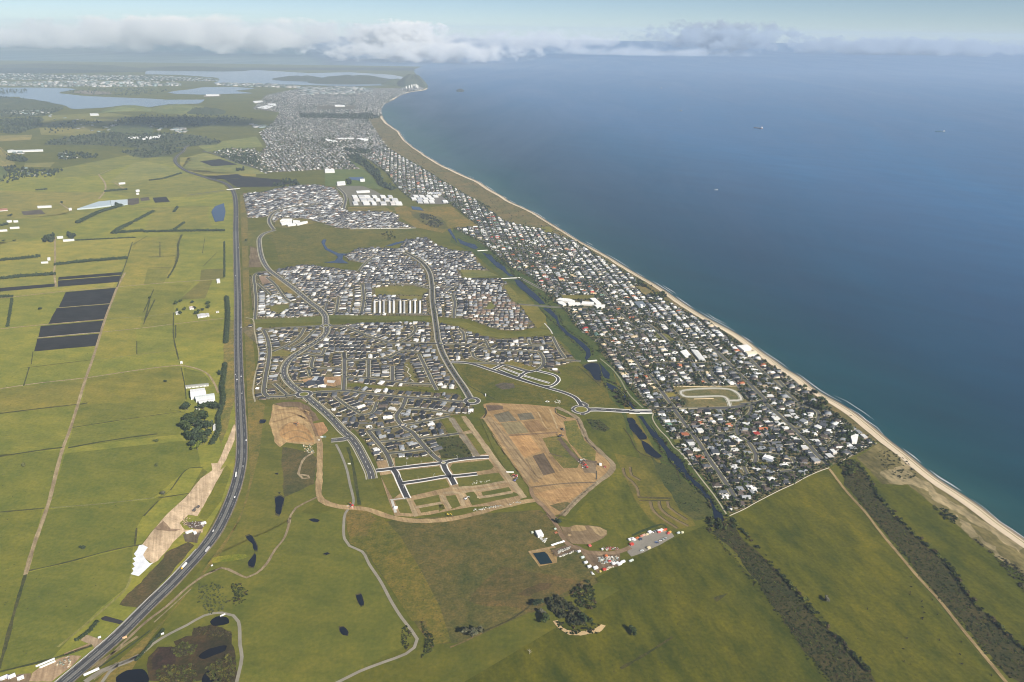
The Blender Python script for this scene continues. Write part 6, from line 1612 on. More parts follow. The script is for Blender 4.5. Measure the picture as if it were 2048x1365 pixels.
for s, lab in (('L 505,726 594,720 596,731 507,738', 'long white farm shed right of the farm yard on the long track'), ('L 395,698 425,695 427,708 397,711', 'white farm shed in the yard left of the long track'), ('L 455,702 505,698 507,710 458,714', 'grey white farm shed in the yard right of the long track'),
               ('L 380,872 404,870 405,886 381,888', 'small white shed beside the end of the left hedge'), ('L 330,905 386,902 387,910 331,913', 'low long white shed below the end of the left hedge'), ('L 55,574 95,570 97,582 57,586', 'white shed at the left edge, left of a pair'),
               ('L 108,574 146,572 147,582 110,584', 'white shed at the left edge, right of a pair'), ('L 80,626 155,622 157,632 82,637', 'long white shed near the left edge, below the pair of sheds'), ('L 0,648 58,644 60,654 0,658', 'pale shed cut by the left edge of the picture'),
               ('L 300,456 412,452 414,464 302,470', 'long pinkish white shed alone on the far left plain'), ('L 550,474 574,472 576,486 552,488', 'little white house at the corner of the farm lane'), ('L 0,480 60,476 62,490 0,494', 'reddish roofed shed at the left edge of the far plain'),
               ('L 1085,328 1115,324 1118,336 1088,340', 'white farm building right of the short hedge'), ('L 950,270 1002,266 1003,276 952,280', 'pale blue shed beyond the short hedge'), ('L 1090,352 1112,350 1114,360 1092,362', 'small white shed below the farm building by the short hedge'),
               ('Q 525,668 575,668 580,678 530,680', 'long white shed on the distant hills'), ('Q 750,806 935,800 936,810 752,814', 'very long white glasshouse far off before the highway curve'), ('Q 830,814 915,806 916,816 832,822', 'second long white glasshouse just below the first one far off')):
    building('shed', s, 4.5, lab, 'shed', WH if 'red' not in lab else (.45, .2, .13), (.55, .55, .53), ridge=1.0, extra=False)
# white terraces in rows north of the green belt
for i, x in enumerate((1376, 1430, 1470, 1530, 1572, 1640, 1680, 1740, 1790, 1840)):
    building('terrace', 'A %d,28 %d,26 %d,140 %d,142' % (x - 9, x + 9, x + 10, x - 9), 5.5, '%s row of white roofed terraces counted from the left, above the green belt' % ORD[i + 1], 'terrace', WH if i not in (2, 6) else (.45, .46, .46), (.5, .5, .48), 'white terraces above the green belt', ridge=1.4, extra=False)
# meeting hall by the roundabout
building('hall', 'A 668,872 705,848 790,850 800,872 788,886 700,905', 6, 'left grey roofed wing of the community hall beside the roundabout', 'hall', (.055, .058, .068), (.5, .42, .33))
building('hall', 'A 775,862 855,848 866,886 798,898', 7, 'right dark roofed wing of the community hall beside the roundabout', 'hall', (.035, .038, .050), (.6, .56, .5))
building('hall', 'A 735,848 770,812 808,812 780,850', 7, 'pale roofed back wing of the community hall, pointing away', 'hall', (.42, .45, .47), (.5, .45, .4))
building('hall', 'A 808,812 866,810 850,846 785,850', 6.5, 'blue black roofed back wing of the community hall', 'hall', (.030, .036, .055), (.5, .45, .4))
sheet('building_slab', 'A 892,825 978,830 960,855 890,850', M['pale'], 8, (.56, .54, .50))
for s, lab, c in (('J 850,812 880,798 960,806 1000,822 990,832 900,822', 'long white school block at the left, beside the playing field', WH), ('J 860,826 900,826 930,848 905,856 870,842', 'white school block nearest the stream', WH), ('J 940,832 1040,836 1045,852 950,852', 'white school block facing the road', WH),
                  ('J 1060,826 1150,832 1148,850 1050,846', 'white school block left of the long diagonal roof', WH), ('J 1118,800 1160,798 1210,842 1170,846', 'long white roof standing diagonally at the right of the school', WH), ('J 1150,854 1240,852 1236,872 1175,876', 'white school hall at the right corner, by the road', WH)):
    building('school_building', s, 5.5, lab, 'school', c, (.6, .58, .54), 'school buildings beside the lagoon road', extra=False)
for s, lab, c in (('J 1470,828 1540,822 1566,858 1512,872', 'large dark roofed shop building behind the beach', (.16, .19, .22)), ('J 1500,850 1560,846 1566,868 1515,876', 'white fronted shop hall by the beach road', WH), ('F 1400,290 1500,278 1545,318 1470,340', 'large white apartment block standing close to the beach', WH),
                  ('F 1480,350 1590,340 1605,372 1510,386', 'cream and white apartments next to the big white block by the beach', (.78, .72, .52)), ('F 820,340 880,320 930,380 870,396', 'white terrace roof in the middle of the beach town, left of two', WH), ('F 930,320 1000,330 1080,430 1010,420', 'white terrace roof in the middle of the beach town, right of two', (.68, .68, .66)),
                  ('V 985,205 1030,150 1165,205 1140,228', 'long white roofed double house at the bend of the winding street', WH), ('V 980,215 1025,190 1130,240 1110,260', 'long grey roofed house behind the white double house', (.30, .33, .37)), ('U 1610,880 1640,830 1720,850 1700,950 1630,950', 'white apartment tower block among trees at the far corner of the town', WH)):
    building('apartment_block' if 'apart' in lab or 'terrace' in lab else 'long_house', s, 8 if 'apart' in lab else 5, lab, 'building', c, (.66, .64, .6), ridge=0 if 'dark' in lab else 1.0)
# campus and sheds of the northern suburb
nb = [('E 640,378 660,362 740,362 735,376', 'left'), ('E 645,390 735,380 740,400 655,408', 'lower left'), ('E 745,372 800,378 800,392 745,392', 'middle'), ('E 760,396 860,380 862,390 780,410', 'right'), ('E 690,408 760,398 770,408 705,416', 'lower middle')]
for s, w in nb: building('school_building', s, 6, '%s white block of the school beside the open field in the northern suburb' % w, 'school', WH, group='white school blocks in the northern suburb', extra=False)
k = 0
for row_, ys_, xs_ in ((0, (172, 190), (1215, 1265, 1310, 1375, 1440, 1500)), (1, (196, 216), (1225, 1280, 1335, 1400, 1470, 1530)), (2, (224, 246), (1220, 1300, 1370, 1440, 1520, 1560))):
    for j, x in enumerate(xs_):
        w_ = rng.uniform(34, 52)
        building('warehouse', 'E %d,%d %d,%d %d,%d %d,%d' % (x, ys_[0], x + w_, ys_[0] + 1, x + w_ + 10, ys_[1], x + 10, ys_[1]), 7, 'big white warehouse, %s from the left in the %s row of the northern suburb' % (ORD[j + 1], ('back', 'middle', 'front')[row_]), 'warehouse', rng.choice((WH, WH, (.6, .6, .6), (.7, .66, .62))), group='warehouses of the northern suburb', extra=False, ridge=.8)
building('warehouse', 'E 1250,138 1355,132 1360,144 1255,150', 6, 'long white hall with a green front above the warehouses', 'hall', WH, extra=False)
building('warehouse', 'E 1095,66 1160,60 1165,84 1100,90', 7, 'white halls beside the distant pond and playing fields', 'hall', WH, extra=False)
building('warehouse', 'E 1280,42 1318,40 1320,56 1284,58', 6, 'small white hall at the right end of the distant pond', 'hall', WH, extra=False)
for row_, (y0_, y1_, xs_) in enumerate(((955, 975, (1040, 1090, 1130)), (985, 1004, (900, 960, 1030, 1100)), (1010, 1032, (880, 940, 1000, 1060)), (1036, 1062, (940, 1000, 1060, 1200)))):
    for j, x in enumerate(xs_):
        building('warehouse', 'K %d,%d %d,%d %d,%d %d,%d' % (x, y0_, x + 48, y0_ + 3, x + 62, y1_, x + 12, y1_ - 2), 6.5, 'white works building, %s from the left in the %s row beside the lagoon head' % (ORD[j + 1], ORD[row_ + 1]), 'warehouse', rng.choice((WH, WH, (.5, .52, .55))), group='works buildings at the head of the lagoon', extra=False, ridge=.7)
for s, lab in (('K 0,415 60,418 130,436 100,442 20,432', 'large white flat hall in the far town, left'), ('K 320,405 400,402 455,424 400,430', 'large white flat hall in the far town, right'), ('K 0,720 95,724 100,750 0,752', 'white college halls above the distant playing fields'), ('K 130,402 300,400 300,408 130,410', 'long thin pale hall between two large flat halls of the far town'),
               ('Q 1480,598 1530,594 1540,602 1490,606', 'white works hall near the far estuary, first from the left'), ('Q 1500,636 1560,622 1600,628 1560,644', 'white works hall near the far estuary, largest of the group'), ('Q 1560,612 1610,612 1620,626 1575,622', 'white works hall near the far estuary, right of the largest'), ('Q 1205,556 1280,557 1282,564 1207,564', 'low white shed on the far estuary causeway'),
               ('K 100,60 200,62 205,75 105,75', 'long white shed before the dark far wood')):
    building('warehouse', s, 9, lab, 'hall', WH, extra=False)
# far city and port: too small to tell apart
bt = Batch(); tb = MB(); tb.box(-1, 1, -1, 1, 0, 1); TB = tri_arrays(tb)
def boxes(s, n, w0, w1, h0, h1, cols):
    P_ = np.array(pts(s)); k = 0
    while k < n:
        x, y = rng.uniform(P_[:, 0].min(), P_[:, 0].max()), rng.uniform(P_[:, 1].min(), P_[:, 1].max())
        if not inside(P_, [x], [y])[0]: continue
        bt.put(TB, x, y, 1, rng.uniform(0, 3), rng.uniform(w0, w1), rng.uniform(w0, w1), rng.uniform(h0, h1), rng.choice(cols)); k += 1
LC = [(.36, .36, .35), (.20, .26, .26), (.20, .20, .18), (.34, .32, .29), (.12, .13, .12), (.08, .10, .07), (.08, .10, .07)]
boxes('Q 0,485 330,480 700,482 1040,488 1060,506 600,512 0,508', 420, 14, 34, 8, 30, LC); boxes('Q 0,430 400,440 860,446 1240,460 1290,470 1250,480 900,474 400,470 0,470', 700, 9, 18, 6, 12, LC); boxes('Q 1260,488 1500,494 1740,505 1760,515 1500,512 1270,502', 150, 16, 45, 8, 22, LC)
boxes('S 0,515 200,510 430,518 420,545 200,556 0,560', 340, 14, 40, 7, 16, LC); boxes('Q 1740,515 2000,520 2048,545 2040,560 1760,545', 170, 14, 40, 7, 16, LC); boxes('Q 0,660 300,690 300,660 100,640', 50, 8, 14, 4, 8, LC); boxes('Q 250,690 800,690 1100,760 1050,800 700,790 300,740', 60, 8, 16, 4, 8, LC)
boxes('Q 1000,750 1090,752 1090,775 1010,776', 22, 10, 24, 5, 9, LC); boxes('Q 1470,730 1620,740 1600,760 1480,745', 20, 12, 30, 5, 9, LC); boxes('Q 60,880 160,900 150,905 60,900', 8, 8, 14, 4, 6, LC); boxes('L 470,20 540,30 620,70 480,80', 14, 8, 14, 4, 6, LC); boxes('L 180,130 260,180 480,190 180,230', 10, 7, 12, 4, 6, LC)
bt.link('far_city_buildings', M['roof'], 'buildings of the hazy city and port across the harbour')
for i, (x, y, h_) in enumerate(((640, 518, 30), (655, 516, 38), (668, 514, 34), (680, 516, 46), (690, 520, 40), (622, 521, 26))):
    building('apartment_tower', 'S %d,%d %d,%d %d,%d %d,%d' % (x - 3, y, x + 3, y, x + 3, y + 2, x - 3, y + 2), h_ + 14, '%s white apartment tower from the left, at the foot of the far headland' % ORD[sorted((640, 655, 668, 680, 690, 622)).index(x) + 1], 'tower', WH, (.75, .74, .7), 'towers below the headland', extra=False)

# the headland and the hills
def hill(name, s, h, color, mat='rough_grass', seed=1, peak=.5, rough=.22, label=None):
    P_ = np.array(pts(s)); c = P_.mean(0); r_ = np.random.default_rng(seed)
    n = 56; q = np.array(smooth(P_, 30, closed=True)); idx = np.linspace(0, len(q) - 1, n).astype(int); q = q[idx]
    rings = 11; V = []
    for k in range(rings + 1):
        t = k / rings
        for i in range(n):
            v = q[i] * (1 - t) + (c + (q[i] - c) * .02) * t
            z = h * (1 - (1 - t) ** 1.9)
            z *= 1 + rough * (math.sin(i * 1.7 + seed + t * 3) * .5 + math.sin(i * .6 + seed * 2) * .6) * (1 - abs(2 * t - 1)) * 1.2
            V.append((v[0], v[1], max(-3, z + r_.normal(0, h * .012)) if k else -3))
    F = np.array([(k * n + i, k * n + (i + 1) % n, (k + 1) * n + (i + 1) % n, (k + 1) * n + i) for k in range(rings) for i in range(n)], np.int32)
    Va = np.array(V); a, b, d = Va[F[:, 0]], Va[F[:, 1]], Va[F[:, 2]]
    if np.cross(b - a, d - a)[:, 2].mean() < 0: F = F[:, ::-1].copy()
    o = add(name, mesh_data(name, V, F, M[mat], smooth_shade=True), color=color); o['kind'] = 'structure'
    return o
hill('headland', 'S 560,500 620,512 700,512 735,515 750,505 720,490 660,478 590,484', 165, (.062, .074, .046), seed=3, rough=.12)
hill('headland', 'S 480,500 600,505 640,480 560,470', 60, (.07, .085, .035), seed=4)
hill('hill', 'S 60,490 300,496 520,490 560,470 300,455 100,465', 90, (.05, .06, .035), seed=5); hill('hill', 'Q 800,412 1300,420 1460,418 1300,402 900,396', 60, (.05, .06, .04), seed=6)
hill('hill', 'S -160,470 60,480 180,470 60,450 -120,455', 50, (.05, .06, .04), seed=7); hill('hill', 'Q 0,392 500,410 860,420 880,404 500,392 0,380', 70, (.055, .065, .042), seed=8)
hill('hill', 'L -160,120 -40,130 30,110 62,70 40,20 -60,-30 -220,0', 70, (.19, .165, .06), 'grass', 9); hill('hill', 'L -260,330 -60,290 40,230 60,170 -20,130 -260,140', 55, (.10, .12, .045), 'grass', 10)
hill('hill', 'Q 600,660 760,650 880,655 900,635 750,618 640,632', 30, (.13, .15, .055), 'grass', 11); hill('hill', 'Q 880,650 1000,668 1120,660 1160,630 1040,612 920,625', 34, (.14, .155, .055), 'grass', 12); hill('hill', 'Q 1110,670 1290,672 1310,645 1200,632 1120,640', 30, (.05, .065, .035), 'rough_grass', 13)
hill('hill', 'Q 640,770 860,790 900,750 820,720 660,740', 26, (.07, .09, .04), 'rough_grass', 14); hill('hill', 'Q -100,640 120,650 330,640 340,612 180,585 -100,575', 40, (.06, .075, .042), 'rough_grass', 15)
hill('islet', 'S 915,536 945,540 962,532 940,522 922,526', 22, (.035, .04, .032), seed=16)
# heaps of sand on the building sites
hill('sand_heap', 'Z 920,280 1000,275 1005,315 930,320', 2.5, (.42, .33, .2), 'soil', 21)

# bridges
def bridge(s, w, label, name='road_bridge', cat='bridge', z=1.0, pier=False):
    p = smooth(pts(s), 12); c = p[len(p) // 2]
    root = empty(name, (c[0], c[1], 0), 0, label, cat)
    A_, B_ = offset_line(p, w / 2), offset_line(p, -w / 2)
    b = MB()
    for i in range(len(p) - 1):
        q = [(*(A_[i] - c), z), (*(A_[i + 1] - c), z), (*(B_[i + 1] - c), z), (*(B_[i] - c), z)]; b.quad(*q[::-1])
        for a_, b_ in ((A_[i], A_[i + 1]), (B_[i + 1], B_[i])): b.quad((*(a_ - c), z - 1.1), (*(b_ - c), z - 1.1), (*(b_ - c), z), (*(a_ - c), z))
    add('deck', b.data('deck', M['pale']), root, color=(.42, .41, .38))
    for e in (A_, B_):
        b = MB()
        for i in range(len(p) - 1): b.bar((*(e[i] - c), z + .5), (*(e[i + 1] - c), z + .5), .5, 1.0)
        add('parapet', b.data('parapet', M['pale']), root, color=(.72, .71, .68))
    if pier:
        for t in (.3, .7):
            q = np.array(p[int(t * (len(p) - 1))]) - c; b = MB(); b.cyl((q[0], q[1], 0), 1.0, 0, z - 1.1, 8); add('pier', b.data('pier', M['pale']), root, color=(.5, .49, .46))
    return root
bridge('L 1815,330 1920,320', 13, 'pale overbridge carrying a country road across the dual carriageway', z=7.5, pier=True)
bridge('J 370,636 560,627', 4, 'thin pale footbridge across the upper lagoon', 'footbridge', z=1.6); bridge('J 1100,1296 1175,1290', 5, 'short pale bridge across the narrow end of the lagoon', 'footbridge', z=1.6); bridge('J 220,412 300,406', 5, 'small pale bridge at the far bend of the lagoon', 'footbridge', z=1.6)
for s, lab in (('F 300,930 400,933 530,936', 'far white parapet of the link road where it crosses the lagoon'), ('F 300,962 400,964 535,960', 'near white parapet of the link road where it crosses the lagoon')):
    p = pts(s); b = MB(); c = p[1]
    for i in range(2): b.bar((p[i][0] - c[0], p[i][1] - c[1], 1.1), (p[i + 1][0] - c[0], p[i + 1][1] - c[1], 1.1), .6, 1.4)
    root = empty('parapet_wall', (*c, 0), 0, lab, 'bridge parapet'); add('wall', b.data('wall', M['pale']), root, color=(.75, .74, .7))

# ------------------------------------------------------------------ vehicles
wl = MB(); wl.cyl((0, 0, 0), .36, -.12, .12, 10, axis='x'); WHEEL = wl.data('wheel', M['paint'])
b = MB(); b.box(-.9, .9, -2.2, 2.2, .35, .95, bottom=True); b.box(-.82, .82, -1.9, 1.2, .94, 1.5, top=.8); CARB = b.data('body', M['paint'])
b = MB(); b.box(-.84, .84, -1.6, .95, 1.02, 1.38, top=.88); CARG = b.data('windows', M['glass'])
def car(x, y, rz, color, label, group, s=1.0, cat='car'):
    root = empty('car', (x, y, lift(9, x, y)), rz, label, cat, group); root.scale = (s,) * 3
    add('body', CARB, root, color=color); add('window', CARG, root, color=(.03, .035, .04))
    for a in (-.85, .85):
        for c in (-1.35, 1.35): add('wheel', WHEEL, root, loc=(a, c, .36), color=(.02, .02, .02))
    return root
b = MB(); b.box(-1.2, 1.2, -1.1, 1.1, .6, 3.0, top=.94, bottom=True); CAB = b.data('cab', M['paint'])
b = MB(); b.box(-1.25, 1.25, 0, 12, 1.1, 3.9, bottom=True); BOXT = b.data('trailer', M['paint'])
b = MB(); b.box(-1.0, 1.0, -1, 12, .7, 1.1, bottom=True); CHAS = b.data('chassis', M['paint'])
def truck(x, y, rz, cab, box, label):
    root = empty('truck', (x, y, lift(9, x, y)), rz, label, 'truck')
    add('cab', CAB, root, loc=(0, 7.4, 0), color=cab); add('trailer', BOXT, root, loc=(0, -6.3, 0), color=box); add('chassis', CHAS, root, loc=(0, -5.8, 0), color=(.05, .05, .05))
    for a in (-1.0, 1.0):
        for c in (-5, -3.7, 3, 7.2): add('wheel', WHEEL, root, loc=(a, c, .5), color=(.02, .02, .02), scale=(1.6, 1.4, 1.4))
def on_highway(s, lane):
    x, y = at(s); d = [math.hypot(v[0] - x, v[1] - y) for v in hp]; i = min(len(hp) - 2, int(np.argmin(d)))
    t = np.array(hp[i + 1]) - np.array(hp[i]); t /= np.linalg.norm(t); nn = np.array([-t[1], t[0]]); q = np.array(hp[i]) + nn * lane
    a = math.atan2(t[1], t[0]) - math.pi / 2
    return q[0], q[1], a + (math.pi if lane > 0 else 0)
CW = (.8, .8, .8)
HC = [('W 1010,1120', 5.2, (.05, .05, .06), 'dark car'), ('N 1225,490', 5.2, (.7, .7, .7), 'silver car'), ('N 1353,290', -5.2, CW, 'white car'), ('N 1385,222', -9, (.06, .06, .07), 'dark car'), ('N 1413,100', -5.2, CW, 'white car'), ('M 1925,1335', -5.2, CW, 'white car'), ('M 1930,1130', -9, CW, 'white car'),
      ('M 1898,650', 5.2, CW, 'white car'), ('M 1913,610', -5.2, (.7, .7, .7), 'silver car'), ('M 1880,612', 9, (.4, .4, .4), 'grey car'), ('M 1910,760', -5.2, (.4, .4, .4), 'grey car'), ('M 1925,218', -9, CW, 'white car'), ('L 1885,1010', 5.2, CW, 'white car'), ('L 1903,790', -9, CW, 'white car'), ('L 1878,520', 5.2, (.3, .3, .3), 'grey car'), ('L 1897,540', -5.2, CW, 'white car')]
for i, (s, ln, c, nm) in enumerate(HC):
    x, y, a = on_highway(s, ln); car(x, y, a, c, '%s on the dual carriageway, %s up from the lower edge of the picture' % (nm, ORD[i + 1]), 'cars on the dual carriageway', 1.15)
x, y, a = on_highway('N 1045,710', 5.2); truck(x, y, a, (.75, .45, .05), CW, 'white truck with a yellow cab on the highway, beside the white plastic sheeting')
x, y, a = on_highway('N 1378,150', 5.2); truck(x, y, a, CW, (.75, .75, .72), 'white truck on the highway bend, above the sandy strip')
x, y, a = on_highway('N 1190,600', -9); truck(x, y, a, (.2, .2, .22), (.5, .5, .5), 'grey truck on the highway below the construction camp')

# ------------------------------------------------------------------ site cabins, containers, machines
def box_thing(s, L_, w, h, color, label, name='container', cat='container', rz=None, group=None):
    x, y = at(s); rz = (YARD if rz is None else rz)
    root = empty(name, (x, y, .4), rz, label, cat, group)
    b = MB(); b.box(-L_ / 2, L_ / 2, -w / 2, w / 2, .15, h); add('wall', b.data('wall', M['paint']), root, color=tuple(v * .85 for v in color))
    b = MB(); b.box(-L_ / 2 - .12, L_ / 2 + .12, -w / 2 - .12, w / 2 + .12, h, h + .2, top=.97); add('roof', b.data('roof', M['paint']), root, color=color)
    b = MB(); b.box(-L_ / 2 + .6, -L_ / 2 + 1.7, -w / 2 - .05, -w / 2 + .05, .2, min(2.2, h - .2)); add('door', b.data('door', M['paint']), root, color=(.25, .25, .27))
    if name == 'cabin':
        b = MB(); b.box(.2, 1.8, -w / 2 - .05, -w / 2 + .05, 1.0, 2.0); add('window', b.data('window', M['glass']), root, color=(.05, .06, .07))
    return root
a_, b_ = pts('Y 440,560 1040,330'); YARD = math.atan2(b_[1] - a_[1], b_[0] - a_[0])
RED, ORG, CRM = (.55, .06, .035), (.60, .17, .05), (.70, .58, .36)
yard = [('Y 345,578', 8, 4, 3, CW, 'white cabin'), ('Y 398,572', 7, 5, 3, CW, 'white cabin'), ('Y 440,590', 6, 3, 2.8, (.7, .68, .66), 'pale cabin'), ('Y 505,550', 6, 3.4, 2.8, ORG, 'orange container'), ('Y 575,575', 6, 3.5, 2.7, (.04, .05, .08), 'dark blue container'), ('Y 600,500', 6, 2.6, 2.6, (.52, .2, .12), 'rusty container'), ('Y 652,478', 6, 2.6, 2.6, (.62, .42, .32), 'pink container'),
        ('Y 728,464', 5, 2.6, 2.6, CRM, 'cream container'), ('Y 790,412', 7, 5, 3, CW, 'white cabin'), ('Y 1000,384', 6, 4.5, 3, CW, 'white cabin'), ('Y 1050,372', 7, 5, 3.2, CW, 'white cabin'), ('Y 1000,412', 6, 2.6, 2.6, RED, 'red container'), ('Y 1108,368', 6, 3.5, 2.8, ORG, 'orange container'), ('Y 1150,352', 5, 2.6, 2.6, RED, 'red container'), ('Y 1245,412', 5, 3, 2.7, (.66, .36, .1), 'yellow container'), ('Y 1210,440', 5, 2.6, 2.5, RED, 'red container')]
for i, (s, L_, w, h, c, nm) in enumerate(yard):
    box_thing(s, L_, w, h, c, '%s, %s from the left in the back row of the gravel yard' % (nm, ORD[i + 1]), 'cabin' if 'cabin' in nm else 'container', 'cabin' if 'cabin' in nm else 'container', group='cabins and containers of the gravel yard')
box_thing('Y 378,690', 7, 5, 3, RED, 'red roofed cabin standing alone at the left end of the gravel yard', 'cabin', 'cabin')
for i, (x, y, c, nm) in enumerate(((850, 412, (.75, .75, .75), 'white'), (878, 402, (.03, .03, .035), 'black'), (905, 392, (.3, .31, .33), 'grey'), (935, 384, (.03, .03, .04), 'black'), (962, 376, (.5, .5, .5), 'silver'))):
    q = at('Y %d,%d' % (x, y)); car(q[0], q[1], YARD + .25, c, '%s car, %s from the left between the white cabins of the gravel yard' % (nm, ORD[i + 1]), 'cars in the gravel yard', 1.15)
for i, (x, y, c, nm) in enumerate(((935, 640, (.12, .2, .4), 'blue'), (965, 655, (.05, .07, .14), 'dark blue'), (1030, 605, (.75, .75, .75), 'white'), (1062, 590, (.06, .07, .07), 'black'), (1090, 575, (.55, .6, .58), 'silver'), (1120, 562, (.05, .06, .06), 'black'), (1150, 548, (.4, .42, .42), 'grey'))):
    q = at('Y %d,%d' % (x, y)); car(q[0], q[1], YARD + 1.1, c, '%s car, %s from the left in the front row of the gravel yard' % (nm, ORD[i + 1]), 'cars in the gravel yard', 1.15)
q = at('Y 612,835'); car(q[0], q[1], YARD + 1.2, (.6, .64, .64), 'pale grey van at the lower left corner of the gravel yard', None, 1.5, 'van'); box_thing('Y 765,772', 7, 4, 3, CRM, 'cream cabin at the lower edge of the gravel yard', 'cabin', 'cabin')
for s, L_, w, h, c, lab, nm in (('Z 1150,632', 6, 3, 2.8, CW, 'white container at the fork of the dirt tracks', 'container'), ('Z 1220,750', 6, 3, 2.8, (.6, .7, .66), 'pale green container right of the pond paddock fence', 'container'), ('Z 1282,850', 7, 3.5, 3, (.7, .72, .74), 'white and grey truck-sized container below the pale green one', 'container'),
    ('Z 1350,930', 7, 4, 3, CW, 'square white cabin in the lower stack yard, left of two', 'cabin'), ('Z 1472,955', 8, 5, 3.2, CW, 'square white cabin in the lower stack yard, right of two', 'cabin'), ('Z 1645,985', 6, 4, 2.6, RED, 'red container at the lower corner of the stack yard', 'container'), ('Z 1680,722', 5, 4, 2.8, ORG, 'orange container among the pipe stacks', 'container'),
    ('Z 1742,825', 4, 3, 2.6, RED, 'small red container below the pipe stacks', 'container'), ('Z 1360,520', 5, 4, 2.5, (.6, .12, .1), 'red container beside the sand heap track', 'container'), ('Z 1602,592', 3, 3, 3, CW, 'white water tank box beside the bend of the track', 'container'), ('Z 1825,868', 7, 4, 2.8, CW, 'white container by the lower fence of the stack yard, left', 'container'),
    ('Z 1890,858', 6, 3, 2.8, (.72, .74, .76), 'white container by the lower fence of the stack yard, middle', 'container'), ('Z 1938,882', 7, 4, 2.8, CW, 'white container by the lower fence of the stack yard, right', 'container'), ('Z 1565,1025', 3, 2.6, 2.4, (.68, .5, .12), 'small yellow skip below the square white cabins', 'skip'), ('Z 700,260', 5, 4, 1.2, (.42, .14, .06), 'rust red stack beside the track by the big white tank', 'container'),
    ('Z 238,262', 4, 3, 2.6, (.55, .58, .45), 'pale tank left of the big white tank', 'container'), ('Z 685,192', 4, 3, 2.2, (.5, .62, .5), 'pale green skip beside the track above the rust red stack', 'skip'), ('Y 1440,430', 6, 3, 2.7, (.55, .62, .56), 'pale container at the right tip of the gravel yard', 'container'), ('Y 1530,420', 5, 3, 2.6, (.62, .62, .4), 'cream container at the right tip of the gravel yard', 'container'),
    ('Y 345,1070', 4, 3, 2.4, (.6, .66, .6), 'pale tank at the lower fence below the gravel yard, left', 'container'), ('Y 390,1050', 4, 3, 2.4, (.62, .68, .6), 'pale tank at the lower fence below the gravel yard, right', 'container'), ('Y 180,1085', 8, 4, 2.6, CW, 'long white stack at the lower fence left of the pale tanks', 'container'), ('Y 110,1130', 8, 4, 2.6, CW, 'lower long white stack at the fence', 'container'),
    ('C 735,490', 6, 3, 2.8, (.62, .66, .62), 'pale site container at the corner of the haul road', 'container'), ('C 765,488', 6, 3, 2.8, (.14, .2, .17), 'dark green site container at the corner of the haul road', 'container'), ('C 705,520', 4, 3, 2.4, (.62, .58, .48), 'cream site hut beside the haul road', 'container'), ('C 1015,762', 6, 2.4, 2, (.66, .66, .5), 'pale trough over the dark drain', 'container'),
    ('C 1490,1215', 7, 6, 3, CW, 'white pump house on the concrete path below the empty streets', 'container'), ('D 1640,775', 5, 5, 4.5, WH, 'white round-cornered tank at the right corner of the earthworks', 'container'), ('D 715,850', 16, 2.5, 2.4, (.75, .75, .7), 'long white container beside the ditch between the earthworks', 'container'), ('D 1685,795', 4, 3, 2.5, (.3, .05, .05), 'dark red skip at the right corner of the earthworks', 'skip'),
    ('B 875,985', 2, 6, 5, CW, 'white sign board standing in the field by the upper roundabout', 'sign_board'), ('W 60,1215', 9, 4.5, 3.4, CW, 'white site office at the bottom left corner, left of three', 'cabin'), ('W 165,1195', 9, 4.5, 3.4, CW, 'white site office at the bottom left corner, middle of three', 'cabin'), ('W 285,1218', 8, 5, 3, CW, 'white site office at the bottom left corner, right of three', 'cabin'),
    ('W 110,1200', 3, 4.2, 3.2, (.10, .10, .35), 'blue link between the two white site offices', 'cabin'), ('W 1250,1128', 20, 4, 1.2, CW, 'long white slab beside the highway at the lower edge', 'container'), ('W 1705,662', 6, 2.4, 2.2, (.72, .45, .25), 'orange site trailer on the right verge of the highway', 'container'), ('W 1360,660', 4, 2, 2.2, CW, 'white van-sized box on the gravel lay-by', 'container'),
    ('W 620,1000', 24, 3, 1, CW, 'upper white plastic roll beside the sandy works at the lower left', 'container'), ('W 650,1025', 20, 3, 1, (.78, .78, .75), 'lower white plastic roll beside the sandy works at the lower left', 'container'), ('N 1112,487', 13, 4, 3, CW, 'long white cabin block of the highway construction camp', 'cabin'), ('N 1145,492', 5, 7, 3, CW, 'white cross cabin of the highway construction camp', 'cabin'),
    ('N 1195,436', 9, 5, 3, CW, 'white cabin at the upper right of the highway construction camp', 'cabin'), ('N 1245,683', 3, 2, 1.6, CW, 'white trough alone in the grass right of the highway', 'container'), ('N 955,1085', 4, 2, 2, CW, 'white pump box beside the wetland path', 'container'), ('N 1308,975', 8, 1.5, 2, (.75, .73, .68), 'pale concrete outlet at the head of the wetland pond', 'container'),
    ('C 470,1000', .01, .01, .01, CW, '', None)):
    if nm: box_thing(s, L_, w, h, c, lab, nm, {'sign_board': 'sign'}.get(nm, nm), rz=YARD if s[0] in 'YZ' else (rng.uniform(-.1, .1) if s[0] in 'CDB' else R(40)))
